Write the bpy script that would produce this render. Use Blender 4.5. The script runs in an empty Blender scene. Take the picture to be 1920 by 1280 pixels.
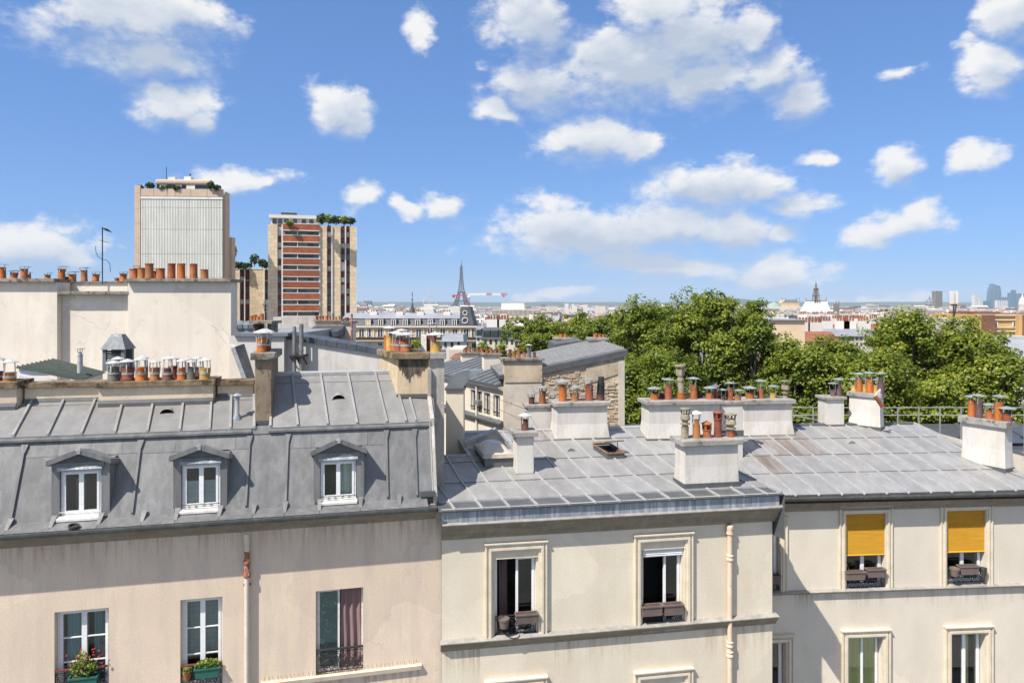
import bpy, math, random
import numpy as np
from mathutils import Vector, Matrix, noise as mnoise

sc = bpy.context.scene
COL = sc.collection
R = math.radians

# ------------------------------------------------------------------ camera
F, CX, HY, CZ = 1300.0, 960.0, 570.0, 18.0      # focal length (px of a 1920 px wide frame), optical axis, horizon row, eye height
cam_data = bpy.data.cameras.new('camera')
cam = bpy.data.objects.new('camera', cam_data)
COL.objects.link(cam)
cam.location = (0, 0, CZ)
cam.rotation_euler = (R(90), 0, 0)
cam_data.sensor_width = 36
cam_data.lens = 36 * F / 1920
cam_data.shift_y = -(640 - HY) / 1920
cam_data.clip_start = 0.2
cam_data.clip_end = 60000
sc.camera = cam

# ------------------------------------------------------------------ light
SUN_EL = R(54)
SUN_H = Vector((-0.722, -0.692, 0)).normalized()          # horizontal direction towards the sun
TO_SUN = (SUN_H * math.cos(SUN_EL) + Vector((0, 0, math.sin(SUN_EL)))).normalized()
sun_data = bpy.data.lights.new('sun', 'SUN')
sun_data.energy = 5.0
sun_data.angle = R(0.5)
sun_data.color = (1.0, 0.93, 0.83)
sun = bpy.data.objects.new('sun', sun_data)
COL.objects.link(sun)
sun.location = (-40, -40, 80)
sun.rotation_euler = TO_SUN.to_track_quat('Z', 'Y').to_euler()

SKY_STRENGTH = 0.10
SKY_GAMMA, SKY_TINT = 0.55, (0.272, 0.44, 0.73)
CLOUD_LEVEL = 0.63
EXPOSURE = 0.60
HAZE = 6.0e-5
sc.view_settings.view_transform = 'Standard'
sc.view_settings.look = 'None'
sc.view_settings.gamma = 1.0
sc.view_settings.use_curve_mapping = False
sc.view_settings.exposure = EXPOSURE
sc.cycles.use_denoising = True
try:
    sc.cycles.denoiser = 'OPENIMAGEDENOISE'
    sc.cycles.denoising_input_passes = 'RGB_ALBEDO_NORMAL'
except Exception:
    pass
sc.cycles.max_bounces = 6
sc.cycles.diffuse_bounces = 3
sc.cycles.glossy_bounces = 3
sc.cycles.transparent_max_bounces = 10
sc.cycles.volume_bounces = 0
sc.cycles.sample_clamp_indirect = 6.0

# ------------------------------------------------------------------ sky with fair-weather clouds
CLOUDS = [  # column, row, half width, half height
    (230, 38, 135, 62), (335, 15, 75, 42), (255, 98, 100, 38), (140, 15, 60, 38),
    (335, 200, 72, 40), (372, 228, 40, 26), (290, 172, 30, 22),
    (620, 205, 48, 44), (596, 178, 32, 22), (645, 236, 30, 26), (785, 50, 24, 40),
    (1000, 55, 78, 75), (1010, 145, 88, 42), (935, 212, 42, 24), (1190, 120, 105, 62), (1285, 62, 110, 72),
    (1330, 150, 112, 48), (1430, 140, 74, 44), (1488, 190, 40, 34), (1235, 22, 80, 40), (1410, 55, 45, 36),
    (1110, 262, 82, 32), (1195, 268, 50, 24), (1068, 255, 40, 26), 
    (1325, 345, 84, 38), (1430, 348, 70, 30), (1505, 388, 58, 24), (1268, 335, 36, 26),
    (1110, 448, 138, 46), (1250, 428, 122, 46), (1355, 428, 84, 32), (1180, 488, 124, 26), (1300, 500, 110, 24),
    (1420, 512, 104, 28), (1470, 440, 34, 16), (1690, 418, 78, 30), (1630, 437, 60, 24), (1720, 398, 40, 28),
    (1680, 300, 42, 30), (1842, 295, 55, 30), (1525, 294, 26, 15),
    (1850, 118, 50, 36), (1838, 152, 40, 24), (1905, 20, 50, 42), (1700, 128, 40, 12),
    (680, 380, 42, 23), (842, 388, 38, 23), (770, 393, 24, 12), (440, 341, 80, 17), (503, 347, 26, 14),
    (55, 462, 95, 36), (140, 482, 60, 26), (15, 440, 34, 26), (1045, 552, 70, 12), (1640, 562, 84, 14)]

def build_world():
    w = bpy.data.worlds.new('World')
    sc.world = w
    w.use_nodes = True
    nt = w.node_tree
    nt.nodes.clear()
    N, L = nt.nodes.new, nt.links.new
    def math_(op, a, b=None, c=None):
        n = N('ShaderNodeMath'); n.operation = op
        for i, v in enumerate((a, b, c)):
            if v is None: continue
            if isinstance(v, (int, float)): n.inputs[i].default_value = v
            else: L(v, n.inputs[i])
        return n.outputs[0]
    def vmath(op, a, b=None, c=None):
        n = N('ShaderNodeVectorMath'); n.operation = op
        for i, v in enumerate((a, b, c)):
            if v is None: continue
            if isinstance(v, tuple): n.inputs[i].default_value = v
            else: L(v, n.inputs[i])
        return n.outputs['Value'] if op in ('LENGTH', 'DOT_PRODUCT', 'DISTANCE') else n.outputs[0]
    out = N('ShaderNodeOutputWorld')
    bg = N('ShaderNodeBackground'); bg.inputs[1].default_value = 1.0
    L(bg.outputs[0], out.inputs[0])
    sky = N('ShaderNodeTexSky'); sky.sky_type = 'NISHITA'; sky.sun_disc = False
    sky.sun_elevation = SUN_EL
    sky.sun_rotation = math.atan2(SUN_H.x, SUN_H.y)
    sky.altitude = 60; sky.air_density = 1.0; sky.dust_density = 0.0; sky.ozone_density = 3.0
    # the photograph's deep, even blue: a flatter run from zenith to horizon
    gm = N('ShaderNodeGamma'); gm.inputs[1].default_value = SKY_GAMMA
    st = vmath('SCALE', sky.outputs[0]); st.node.inputs['Scale'].default_value = SKY_STRENGTH
    L(st, gm.inputs[0])
    skyc = vmath('MULTIPLY', gm.outputs[0], SKY_TINT)
    tc = N('ShaderNodeTexCoord')
    d = tc.outputs['Generated']
    sep = N('ShaderNodeSeparateXYZ'); L(d, sep.inputs[0])
    az = math_('ARCTAN2', sep.outputs[0], sep.outputs[1])
    el = math_('ARCSINE', sep.outputs[2])
    # billowy displacement of the cloud outlines
    nz1 = N('ShaderNodeTexNoise'); nz1.inputs['Scale'].default_value = 9; nz1.inputs['Detail'].default_value = 3; L(d, nz1.inputs['Vector'])
    off = vmath('SUBTRACT', nz1.outputs['Color'], (0.5, 0.5, 0.5))
    off = vmath('MULTIPLY', off, (0.10, 0.06, 0.0))
    cmb = N('ShaderNodeCombineXYZ'); L(az, cmb.inputs[0]); L(el, cmb.inputs[1])
    p = vmath('ADD', cmb.outputs[0], off)
    blobs = []
    for (x, y, rx, ry) in CLOUDS:
        if rx > 78: rx, ry = rx * 1.2, ry * 1.15
        a = math.atan((x - CX) / F)
        e = math.atan(-(y - HY) / F * math.cos(a))
        blobs.append((a, e, rx / F * math.cos(a) ** 2, ry / F * math.cos(a)))
    def cloud_field(pv, least=0.0):
        acc = None
        for (a, e, rx, ry) in blobs:
            if rx < least: continue
            ln = vmath('LENGTH', vmath('MULTIPLY_ADD', pv, (1 / rx, 1 / ry, 0), (-a / rx, -e / ry, 0)))
            acc = ln if acc is None else math_('MINIMUM', acc, ln)
        return math_('SUBTRACT', 1.50, math_('MINIMUM', acc, 2.6))
    field = cloud_field(p)
    above = cloud_field(vmath('ADD', p, (-0.008, 0.028, 0.0)), 0.024)       # how much cloud lies between here and the sun
    # broken cloud goes on unseen all round, thickened to whiten the ambient light
    n0 = N('ShaderNodeTexNoise'); n0.inputs['Scale'].default_value = 2.6; n0.inputs['Detail'].default_value = 2; L(d, n0.inputs['Vector'])
    wide = math_('MULTIPLY', math_('SUBTRACT', n0.outputs['Fac'], 0.47), 6.0)
    ab = N('ShaderNodeMapRange'); ab.interpolation_type = 'SMOOTHSTEP'; ab.inputs['From Min'].default_value = .62; ab.inputs['From Max'].default_value = .80
    L(math_('MAXIMUM', math_('ABSOLUTE', az), math_('ADD', el, .22)), ab.inputs['Value'])
    wide = math_('SUBTRACT', math_('MULTIPLY', wide, ab.outputs[0]), math_('MULTIPLY', math_('SUBTRACT', 1.0, ab.outputs[0]), 2.4))
    field = math_('MAXIMUM', field, wide)
    strf = vmath('MULTIPLY', d, (1.0, 1.0, 1.7))
    def fbm(vec, scale, det, rough=.6):
        n = N('ShaderNodeTexNoise'); n.inputs['Scale'].default_value = scale; n.inputs['Detail'].default_value = det
        n.inputs['Roughness'].default_value = rough; L(vec, n.inputs['Vector'])
        return n.outputs['Fac']
    n1 = fbm(strf, 9, 4, .58)
    n3 = fbm(strf, 40, 3, .7)
    vo = N('ShaderNodeTexVoronoi'); vo.feature = 'F1'; vo.inputs['Scale'].default_value = 30
    vo.inputs['Detail'].default_value = 1.0; vo.inputs['Roughness'].default_value = .5; vo.normalize = True
    L(vmath('ADD', strf, vmath('MULTIPLY', off, (.35, .35, .35))), vo.inputs['Vector'])
    puff = math_('SUBTRACT', .30, vo.outputs['Distance'])
    rough_ = math_('ADD', math_('MULTIPLY', math_('SUBTRACT', n1, 0.5), 2.6), math_('ADD', math_('MULTIPLY', puff, 1.1), math_('MULTIPLY', math_('SUBTRACT', n3, 0.5), 1.3)))
    dens = math_('ADD', field, rough_)
    # crisp where the cloud faces the sun, frayed on its shaded underside
    lee = N('ShaderNodeMapRange'); lee.inputs['From Min'].default_value = -0.35; lee.inputs['From Max'].default_value = 0.55
    lee.inputs['To Min'].default_value = 0.95; lee.inputs['To Max'].default_value = 2.0
    L(math_('SUBTRACT', above, field), lee.inputs['Value'])
    mr = N('ShaderNodeMapRange'); mr.interpolation_type = 'SMOOTHSTEP'
    mr.inputs['From Min'].default_value = 0.0
    L(lee.outputs[0], mr.inputs['From Max']); L(dens, mr.inputs['Value'])
    mask = mr.outputs[0]
    sh = math_('ADD', 1.02, math_('MULTIPLY', math_('MAXIMUM', math_('ADD', above, math_('MULTIPLY', math_('SUBTRACT', n1, .5), 1.6)), 0.0), -0.80))
    sh = math_('ADD', sh, math_('ADD', math_('MULTIPLY', puff, .55), math_('MULTIPLY', math_('SUBTRACT', n3, .5), .5)))
    ramp = N('ShaderNodeValToRGB')
    cr = ramp.color_ramp
    cr.elements[0].position = 0.15; cr.elements[0].color = (0.55, 0.63, 0.76, 1)
    cr.elements[1].position = 1.0; cr.elements[1].color = (1, 0.99, 0.975, 1)
    md = cr.elements.new(.62); md.color = (0.80, 0.84, 0.90, 1)
    L(sh, ramp.inputs[0])
    cl = N('ShaderNodeMix'); cl.data_type = 'RGBA'; cl.blend_type = 'MULTIPLY'; cl.inputs[0].default_value = 1.0
    L(ramp.outputs[0], cl.inputs[6]); cl.inputs[7].default_value = (CLOUD_LEVEL,) * 3 + (1,)
    mix = N('ShaderNodeMix'); mix.data_type = 'RGBA'
    L(math_('MULTIPLY', mask, 0.97), mix.inputs[0]); L(skyc, mix.inputs[6]); L(cl.outputs[2], mix.inputs[7])
    L(mix.outputs[2], bg.inputs[0])
    w.cycles.sampling_method = 'NONE'
build_world()

# ------------------------------------------------------------------ geometry of the place
def at(px, py, Y):
    return Vector(((px - CX) / F * Y, Y, CZ - (py - HY) / F * Y))

class Frame:
    """A building's own axes: u along its front, w away from the street, z up. (px, Y) is where its origin stands."""
    def __init__(s, px, Y, yaw):
        s.o = Vector(((px - CX) / F * Y, Y, 0)); s.yaw = R(yaw)
        s.u = Vector((math.cos(s.yaw), math.sin(s.yaw), 0)); s.v = Vector((-math.sin(s.yaw), math.cos(s.yaw), 0))
    def ray(s, px, py):
        r = Vector(((px - CX) / F, 1, -(py - HY) / F))
        c = Vector((0, 0, CZ)) - s.o
        return Vector((c.dot(s.u), c.dot(s.v), CZ)), Vector((r.dot(s.u), r.dot(s.v), r.z))
    def uz(s, px, py, w=0.0):
        c, r = s.ray(px, py); t = (w - c.y) / r.y
        p = c + r * t
        return p.x, p.z
    def pt(s, px, py, w=0.0):
        c, r = s.ray(px, py)
        return c + r * ((w - c.y) / r.y)
    def uw(s, px, py, z):
        c, r = s.ray(px, py); p = c + r * ((z - c.z) / r.z)
        return p.x, p.y
    def hit(s, px, py, surf, t0=5.0, t1=60.0):
        """first point of the sight line that is below the surface z = surf(u, w)"""
        c, r = s.ray(px, py)
        t = t0
        while t < t1:
            p = c + r * t
            if p.z <= surf(p.x, p.y): return p
            t += 0.01
        return c + r * t1
    def world(s, p):
        return s.o + s.u * p[0] + s.v * p[1] + Vector((0, 0, p[2]))
    def root(s, name, label, cat, group=None, at_=(0, 0, 0)):
        return empty(name, s.world(at_), s.yaw, label, cat, group)

def tag(o, label=None, cat=None, group=None, kind=None):
    if label: o['label'] = label
    if cat: o['category'] = cat
    if group: o['group'] = group
    if kind: o['kind'] = kind
    return o

def empty(name, loc, yaw=0.0, label=None, cat=None, group=None):
    o = bpy.data.objects.new(name, None)
    o.empty_display_size = 0.3
    COL.objects.link(o)
    o.location = loc; o.rotation_euler = (0, 0, yaw)
    return tag(o, label, cat, group)

class MB:
    """collects faces for ONE mesh"""
    def __init__(s):
        s.v, s.f, s.m = [], [], []
        s.mi = 0
    def add(s, vs, fs):
        n = len(s.v)
        s.v.extend([tuple(p) for p in vs])
        for f in fs:
            s.f.append(tuple(i + n for i in f)); s.m.append(s.mi)
        return s
    def box(s, x0, x1, y0, y1, z0, z1):
        if x0 > x1: x0, x1 = x1, x0
        if y0 > y1: y0, y1 = y1, y0
        if z0 > z1: z0, z1 = z1, z0
        return s.hull([(x0, y0, z0), (x1, y0, z0), (x1, y1, z0), (x0, y1, z0)], [(x0, y0, z1), (x1, y0, z1), (x1, y1, z1), (x0, y1, z1)])
    def hull(s, a, b):
        n = len(a)
        fs = [tuple(range(n - 1, -1, -1)), tuple(range(n, 2 * n))]
        for i in range(n):
            j = (i + 1) % n
            fs.append((i, j, n + j, n + i))
        return s.add(list(a) + list(b), fs)
    def quad(s, a, b, c, d):
        return s.add([a, b, c, d], [(0, 1, 2, 3)])
    def prism_y(s, poly, y0, y1):     # polygon in (x, z), extruded along y
        a = [(x, y0, z) for x, z in poly]; b = [(x, y1, z) for x, z in poly]
        return s.hull(a, b)
    def prism_x(s, poly, x0, x1):     # polygon in (y, z), extruded along x
        a = [(x0, y, z) for y, z in poly]; b = [(x1, y, z) for y, z in poly]
        return s.hull(a, b)
    def tube(s, pts, r, n=8, caps=True):
        pts = [Vector(p) for p in pts]
        rs = r if isinstance(r, (list, tuple)) else [r] * len(pts)
        rings = []
        prev = None
        for i, p in enumerate(pts):
            if i == 0: t = pts[1] - p
            elif i == len(pts) - 1: t = p - pts[i - 1]
            else: t = pts[i + 1] - pts[i - 1]
            t.normalize()
            ref = prev if prev is not None else (Vector((0, 0, 1)) if abs(t.z) < .9 else Vector((1, 0, 0)))
            a = (ref - t * ref.dot(t))
            if a.length < 1e-6: a = t.orthogonal()
            a.normalize(); prev = a
            b = t.cross(a)
            rings.append([p + (a * math.cos(2 * math.pi * k / n) + b * math.sin(2 * math.pi * k / n)) * rs[i] for k in range(n)])
        vs = [q for ring in rings for q in ring]
        fs = []
        for i in range(len(rings) - 1):
            for k in range(n):
                k2 = (k + 1) % n
                fs.append((i * n + k, i * n + k2, (i + 1) * n + k2, (i + 1) * n + k))
        if caps:
            fs.append(tuple(range(n - 1, -1, -1))); fs.append(tuple(range((len(rings) - 1) * n, len(rings) * n)))
        return s.add(vs, fs)
    def bar(s, p, q, w, h=None):
        h = h or w
        p, q = Vector(p), Vector(q); t = (q - p).normalized()
        ref = Vector((0, 0, 1)) if abs(t.z) < .95 else Vector((0, 1, 0))
        a = t.cross(ref).normalized(); b = a.cross(t).normalized()
        o = [a * w / 2 + b * h / 2, -a * w / 2 + b * h / 2, -a * w / 2 - b * h / 2, a * w / 2 - b * h / 2]
        return s.hull([p + k for k in o], [q + k for k in o])
    def lathe(s, cx, cy, prof, n=14, close=False):
        vs, fs = [], []
        for (r, z) in prof:
            for k in range(n):
                a = 2 * math.pi * k / n
                vs.append((cx + r * math.cos(a), cy + r * math.sin(a), z))
        for i in range(len(prof) - 1):
            for k in range(n):
                k2 = (k + 1) % n
                fs.append((i * n + k, i * n + k2, (i + 1) * n + k2, (i + 1) * n + k))
        return s.add(vs, fs)
    def blob(s, c, r, n=6):
        c = Vector(c); rx, ry, rz = r if isinstance(r, tuple) else (r, r, r)
        vs, fs = [], []
        for i in range(n + 1):
            th = math.pi * i / n
            for k in range(2 * n):
                ph = math.pi * k / n
                vs.append((c.x + rx * math.sin(th) * math.cos(ph), c.y + ry * math.sin(th) * math.sin(ph), c.z + rz * math.cos(th)))
        for i in range(n):
            for k in range(2 * n):
                k2 = (k + 1) % (2 * n)
                fs.append((i * 2 * n + k, (i + 1) * 2 * n + k, (i + 1) * 2 * n + k2, i * 2 * n + k2))
        return s.add(vs, fs)
    def mesh(s, name, mats, smooth=False):
        me = bpy.data.meshes.new(name)
        me.from_pydata(s.v, [], s.f)
        for m in (mats if isinstance(mats, (list, tuple)) else [mats]):
            me.materials.append(M[m] if isinstance(m, str) else m)
        if isinstance(mats, (list, tuple)) and len(mats) > 1:
            me.polygons.foreach_set('material_index', s.m)
        if smooth:
            me.polygons.foreach_set('use_smooth', [True] * len(me.polygons))
            try: me.set_sharp_from_angle(angle=R(40))
            except Exception: pass
        me.validate()
        me.update()
        return me
    def build(s, name, mats, parent=None, smooth=False, label=None, cat=None, group=None, kind=None, bevel=0):
        o = bpy.data.objects.new(name, s.mesh(name, mats, smooth))
        COL.objects.link(o)
        if parent is not None: o.parent = parent
        if bevel:
            b = o.modifiers.new('bevel', 'BEVEL'); b.width = bevel; b.segments = 2; b.limit_method = 'ANGLE'
        return tag(o, label, cat, group, kind)

def part(name, mats, parent, fn, **kw):
    m = MB(); fn(m)
    return m.build(name, mats, parent, **kw)

def dup(o, name, parent=None, loc=None, rotz=None):
    c = o.copy(); c.name = name
    COL.objects.link(c)
    if parent is not None: c.parent = parent
    if loc is not None: c.location = loc
    if rotz is not None: c.rotation_euler = (0, 0, rotz)
    return c

# ------------------------------------------------------------------ materials
M = {}
def mk(name, c1, c2=None, scale=(1, 1, 1), nscale=3.0, rough=0.7, metal=0.0, bump=0.0, bscale=40.0, rnd=0.0, streak=None, stain=None,
       spec=0.4, contrast=(0.38, 0.62), brick=None, crack=None):
    """two-tone weathered surface. streak = (colour, strength, (sx,sy,sz)); stain = (colour, threshold, scale, strength)"""
    m = bpy.data.materials.new(name); m.use_nodes = True
    nt = m.node_tree; N, L = nt.nodes.new, nt.links.new
    bs = nt.nodes['Principled BSDF']
    bs.inputs['Roughness'].default_value = rough; bs.inputs['Metallic'].default_value = metal
    bs.inputs['Specular IOR Level'].default_value = spec
    c2 = c2 or tuple(x * 0.8 for x in c1)
    tc = N('ShaderNodeTexCoord'); oi = N('ShaderNodeObjectInfo')
    off = N('ShaderNodeVectorMath'); off.operation = 'SCALE'
    cb = N('ShaderNodeCombineXYZ'); L(oi.outputs['Random'], cb.inputs[0]); L(oi.outputs['Random'], cb.inputs[2])
    L(cb.outputs[0], off.inputs[0]); off.inputs['Scale'].default_value = 37.0 if rnd else 0.0
    add = N('ShaderNodeVectorMath'); add.operation = 'ADD'; L(tc.outputs['Object'], add.inputs[0]); L(off.outputs[0], add.inputs[1])
    base = add.outputs[0]
    def mapped(sv):
        mp = N('ShaderNodeMapping'); mp.inputs['Scale'].default_value = sv; L(base, mp.inputs['Vector']); return mp.outputs[0]
    def noise(vec, s, d=5, ro=.6):
        n = N('ShaderNodeTexNoise'); n.inputs['Scale'].default_value = s; n.inputs['Detail'].default_value = d; n.inputs['Roughness'].default_value = ro
        L(vec, n.inputs['Vector']); return n.outputs['Fac']
    def rng(v, a, b, c=0., e=1.):
        r_ = N('ShaderNodeMapRange'); r_.inputs['From Min'].default_value = a; r_.inputs['From Max'].default_value = b
        r_.inputs['To Min'].default_value = c; r_.inputs['To Max'].default_value = e; L(v, r_.inputs['Value']); return r_.outputs[0]
    def mixc(f, a, b):
        x = N('ShaderNodeMix'); x.data_type = 'RGBA'
        if isinstance(f, float): x.inputs[0].default_value = f
        else: L(f, x.inputs[0])
        for i, v in ((6, a), (7, b)):
            if isinstance(v, tuple): x.inputs[i].default_value = v + (1,)
            else: L(v, x.inputs[i])
        return x.outputs[2]
    col = mixc(rng(noise(mapped(scale), nscale), *contrast), c1, c2)
    if brick:
        bw, bh, mort, bc = brick
        b = N('ShaderNodeTexBrick'); b.inputs['Scale'].default_value = 1.0; b.inputs['Brick Width'].default_value = bw; b.inputs['Row Height'].default_value = bh
        b.inputs['Mortar Size'].default_value = mort; b.inputs['Color1'].default_value = (1, 1, 1, 1); b.inputs['Color2'].default_value = (.82, .82, .82, 1); b.inputs['Mortar'].default_value = bc + (1,)
        rot = N('ShaderNodeMapping'); rot.inputs['Rotation'].default_value = (R(90), 0, 0); L(base, rot.inputs['Vector']); L(rot.outputs[0], b.inputs['Vector'])
        x = N('ShaderNodeMix'); x.data_type = 'RGBA'; x.blend_type = 'MULTIPLY'; x.inputs[0].default_value = 1.0
        L(col, x.inputs[6]); L(b.outputs['Color'], x.inputs[7]); col = x.outputs[2]
    if streak:
        sc_, st, sv = streak
        f = rng(noise(mapped(sv), 1.0, 6, .65), .47, .62, 0., st)
        col = mixc(f, col, sc_)
    if stain:
        sc_, th, ss, st = stain
        f = rng(noise(mapped((1, 1, 1)), ss, 7, .72), th - .035, th + .045, 0., st)
        col = mixc(f, col, sc_)
    if crack:      # hairline cracks and patched repairs
        cc, cs, cst = crack
        v = N('ShaderNodeTexVoronoi'); v.feature = 'DISTANCE_TO_EDGE'; v.inputs['Scale'].default_value = cs
        wob = N('ShaderNodeTexNoise'); wob.inputs['Scale'].default_value = 4.0; wob.inputs['Detail'].default_value = 4; L(base, wob.inputs['Vector'])
        ww = N('ShaderNodeVectorMath'); ww.operation = 'MULTIPLY_ADD'; L(wob.outputs['Color'], ww.inputs[0]); ww.inputs[1].default_value = (.35, .35, .35); L(base, ww.inputs[2])
        L(ww.outputs[0], v.inputs['Vector'])
        line = rng(v.outputs['Distance'], .004, .012, 1., 0.)
        keep = rng(noise(mapped((1, 1, 1)), cs * .9, 2), .54, .60, 0., cst)
        mu = N('ShaderNodeMath'); mu.operation = 'MULTIPLY'; L(line, mu.inputs[0]); L(keep, mu.inputs[1])
        col = mixc(mu.outputs[0], col, cc)
        pv = N('ShaderNodeTexVoronoi'); pv.inputs['Scale'].default_value = cs * .8; L(ww.outputs[0], pv.inputs['Vector'])
        sp = N('ShaderNodeSeparateColor'); L(pv.outputs['Color'], sp.inputs[0])
        hh = N('ShaderNodeHueSaturation'); L(rng(sp.outputs[0], 0, 1, .93, 1.05), hh.inputs['Value']); L(col, hh.inputs['Color']); col = hh.outputs[0]
    if rnd:
        h = N('ShaderNodeHueSaturation')
        L(rng(oi.outputs['Random'], 0, 1, 1 - rnd, 1 + rnd), h.inputs['Value']); L(col, h.inputs['Color'])
        col = h.outputs[0]
    if bump:       # fine grain
        hg = N('ShaderNodeHueSaturation'); L(rng(noise(mapped((1, 1, 1)), 26.0, 4, .75), .3, .7, .90, 1.10), hg.inputs['Value']); L(col, hg.inputs['Color']); col = hg.outputs[0]
    L(col, bs.inputs['Base Color'])
    L(rng(noise(mapped(scale), nscale * 2.3, 3), .3, .7, max(rough - .12, .05), min(rough + .1, 1.)), bs.inputs['Roughness'])
    if bump:
        bp = N('ShaderNodeBump'); bp.inputs['Strength'].default_value = bump; bp.inputs['Distance'].default_value = 0.02
        L(noise(mapped((1, 1, 1)), bscale, 6, .7), bp.inputs['Height']); L(bp.outputs[0], bs.inputs['Normal'])
    M[name] = m
    return m

def mk_glass(name, tint=(0.9, 0.95, 0.95), refl=0.16):
    m = bpy.data.materials.new(name); m.use_nodes = True
    nt = m.node_tree; nt.nodes.clear(); N, L = nt.nodes.new, nt.links.new
    out = N('ShaderNodeOutputMaterial'); tr = N('ShaderNodeBsdfTransparent'); gl = N('ShaderNodeBsdfGlossy'); mx = N('ShaderNodeMixShader')
    tr.inputs[0].default_value = tint + (1,); gl.inputs['Roughness'].default_value = 0.02
    lw = N('ShaderNodeLayerWeight'); lw.inputs[0].default_value = refl
    ad = N('ShaderNodeMath'); ad.operation = 'ADD'; L(lw.outputs['Fresnel'], ad.inputs[0]); ad.inputs[1].default_value = 0.06
    L(ad.outputs[0], mx.inputs[0]); L(tr.outputs[0], mx.inputs[1]); L(gl.outputs[0], mx.inputs[2]); L(mx.outputs[0], out.inputs[0])
    M[name] = m

mk('lap_grime', (0.13, 0.125, 0.12), (0.20, 0.195, 0.185), (3, 3, 3), 3, .8)
ZS = (0.40, 0.42, 0.45)
mk('zinc', (0.20, 0.202, 0.203), (0.148, 0.15, 0.152), (2.6, 2.6, .3), 1.6, .52, .15, .22, 2.2, rnd=.10, streak=((0.115, 0.118, 0.122), .6, (4, 4, .18)), stain=((0.10, 0.10, 0.10), .60, 1.2, .35), spec=.4)
mk('zinc_upper', (0.25, 0.248, 0.243), (0.205, 0.203, 0.199), (1, 1, 1), 2.0, .5, .2, .28, 2.6, rnd=.06, streak=((0.22, 0.21, 0.195), .55, (6, 1.0, 1)), stain=((0.19, 0.18, 0.165), .61, 1.8, .5))
mk('zinc_pale', (0.325, 0.325, 0.322), (0.262, 0.262, 0.26), (1, .5, 1), 3.0, .5, .2, .28, 2.6, rnd=.09, streak=((0.27, 0.255, 0.235), .5, (6, .8, 1)), stain=((0.235, 0.21, 0.18), .60, 1.5, .5))
mk('zinc_rusty', (0.275, 0.265, 0.26), (0.20, 0.18, 0.165), (2.2, .5, 1), 2.0, .6, .1, .06, 14, rnd=.08, streak=((0.15, 0.11, 0.085), .75, (3.4, .35, 1)), stain=((0.25, 0.20, 0.165), .57, 1.1, .5))
mk('zinc_roll', (0.41, 0.41, 0.405), (0.34, 0.34, 0.335), (1, 1, 1), 4, .5, .2, .03, 20, stain=((0.27, 0.24, 0.20), .66, 3., .5))
mk('zinc_flashing', (0.27, 0.305, 0.35), (0.20, 0.23, 0.27), (1, 1, .4), 3, .5, .2, .05, 20, rnd=.1, streak=((0.55, 0.57, 0.60), .65, (12, 12, .5)))
mk('zinc_dark', (0.085, 0.097, 0.115), (0.06, 0.07, 0.083), (1, 1, 1), 3, .5, .2, .03, 20)
mk('zinc_slate', (0.115, 0.12, 0.125), (0.085, 0.09, 0.095), (1, 1, 1), 2, .55, .15, .03, 20)
mk('gutter', (0.13, 0.14, 0.13), (0.09, 0.095, 0.09), (1, 1, 1), 5, .6, .1, .04, 30, stain=((0.22, 0.18, 0.12), .6, 4, .6))
mk('galvanised', (0.55, 0.55, 0.54), (0.40, 0.40, 0.39), (1, 1, 1), 6, .5, .1, .03, 30, rnd=.12, stain=((0.36, 0.27, 0.18), .64, 5, .6))
mk('cowl_dull', (0.33, 0.36, 0.36), (0.26, 0.29, 0.285), (1, 1, 1), 6, .5, .3, .03, 30, rnd=.12)
mk('stucco_pink', (0.71, 0.585, 0.455), (0.66, 0.54, 0.42), (1, 1, .6), 1.1, .9, 0, .12, 60, streak=((0.50, 0.42, 0.36), .35, (2.5, 2.5, .35)), stain=((0.50, 0.44, 0.38), .66, 1.3, .35), spec=.2, crack=((0.36, 0.29, 0.23), .5, .22))
mk('stucco_cream', (0.68, 0.62, 0.50), (0.63, 0.57, 0.455), (1, 1, .7), 1.0, .9, 0, .12, 55, streak=((0.60, 0.52, 0.39), .30, (2.2, 2.2, .4)), stain=((0.62, 0.51, 0.37), .60, 1.1, .45), spec=.2, crack=((0.40, 0.34, 0.26), .5, .18))
mk('stucco_ivory', (0.665, 0.605, 0.505), (0.615, 0.56, 0.465), (1, 1, .7), 1.0, .9, 0, .10, 55, streak=((0.60, 0.55, 0.47), .25, (2.2, 2.2, .4)), spec=.2, crack=((0.42, 0.37, 0.30), .45, .18))
mk('stucco_white', (0.58, 0.56, 0.525), (0.53, 0.51, 0.475), (1, 1, .6), 1.8, .9, 0, .08, 50, streak=((0.40, 0.355, 0.29), .38, (4, 4, .5)), stain=((0.42, 0.36, 0.28), .62, 2.2, .45), spec=.2, crack=((0.40, 0.36, 0.31), .9, .25))
mk('party_white', (0.72, 0.665, 0.575), (0.66, 0.605, 0.52), (1, 1, .7), .6, .9, 0, .14, 22, streak=((0.58, 0.51, 0.44), .4, (3, 3, .25)), stain=((0.50, 0.43, 0.35), .61, 1.4, .4), spec=.2, crack=((0.33, 0.28, 0.23), .55, .4))
mk('party_grey', (0.45, 0.42, 0.38), (0.36, 0.335, 0.30), (1, 1, .6), 1.6, .9, 0, .15, 25, streak=((0.22, 0.20, 0.18), .5, (4, 4, .4)), stain=((0.62, 0.59, 0.55), .58, 2.5, .6), spec=.2, crack=((0.18, 0.16, 0.14), .9, .6))
mk('moulding', (0.67, 0.60, 0.475), (0.60, 0.53, 0.415), (1, 1, 1), 3, .85, 0, .06, 50, stain=((0.48, 0.39, 0.27), .64, 3, .45), spec=.25)
mk('cornice_stone', (0.27, 0.235, 0.175), (0.21, 0.185, 0.14), (.4, 1, 3), 2.5, .9, 0, .1, 40, streak=((0.33, 0.29, 0.22), .5, (5, 5, .8)), spec=.2)
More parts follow.
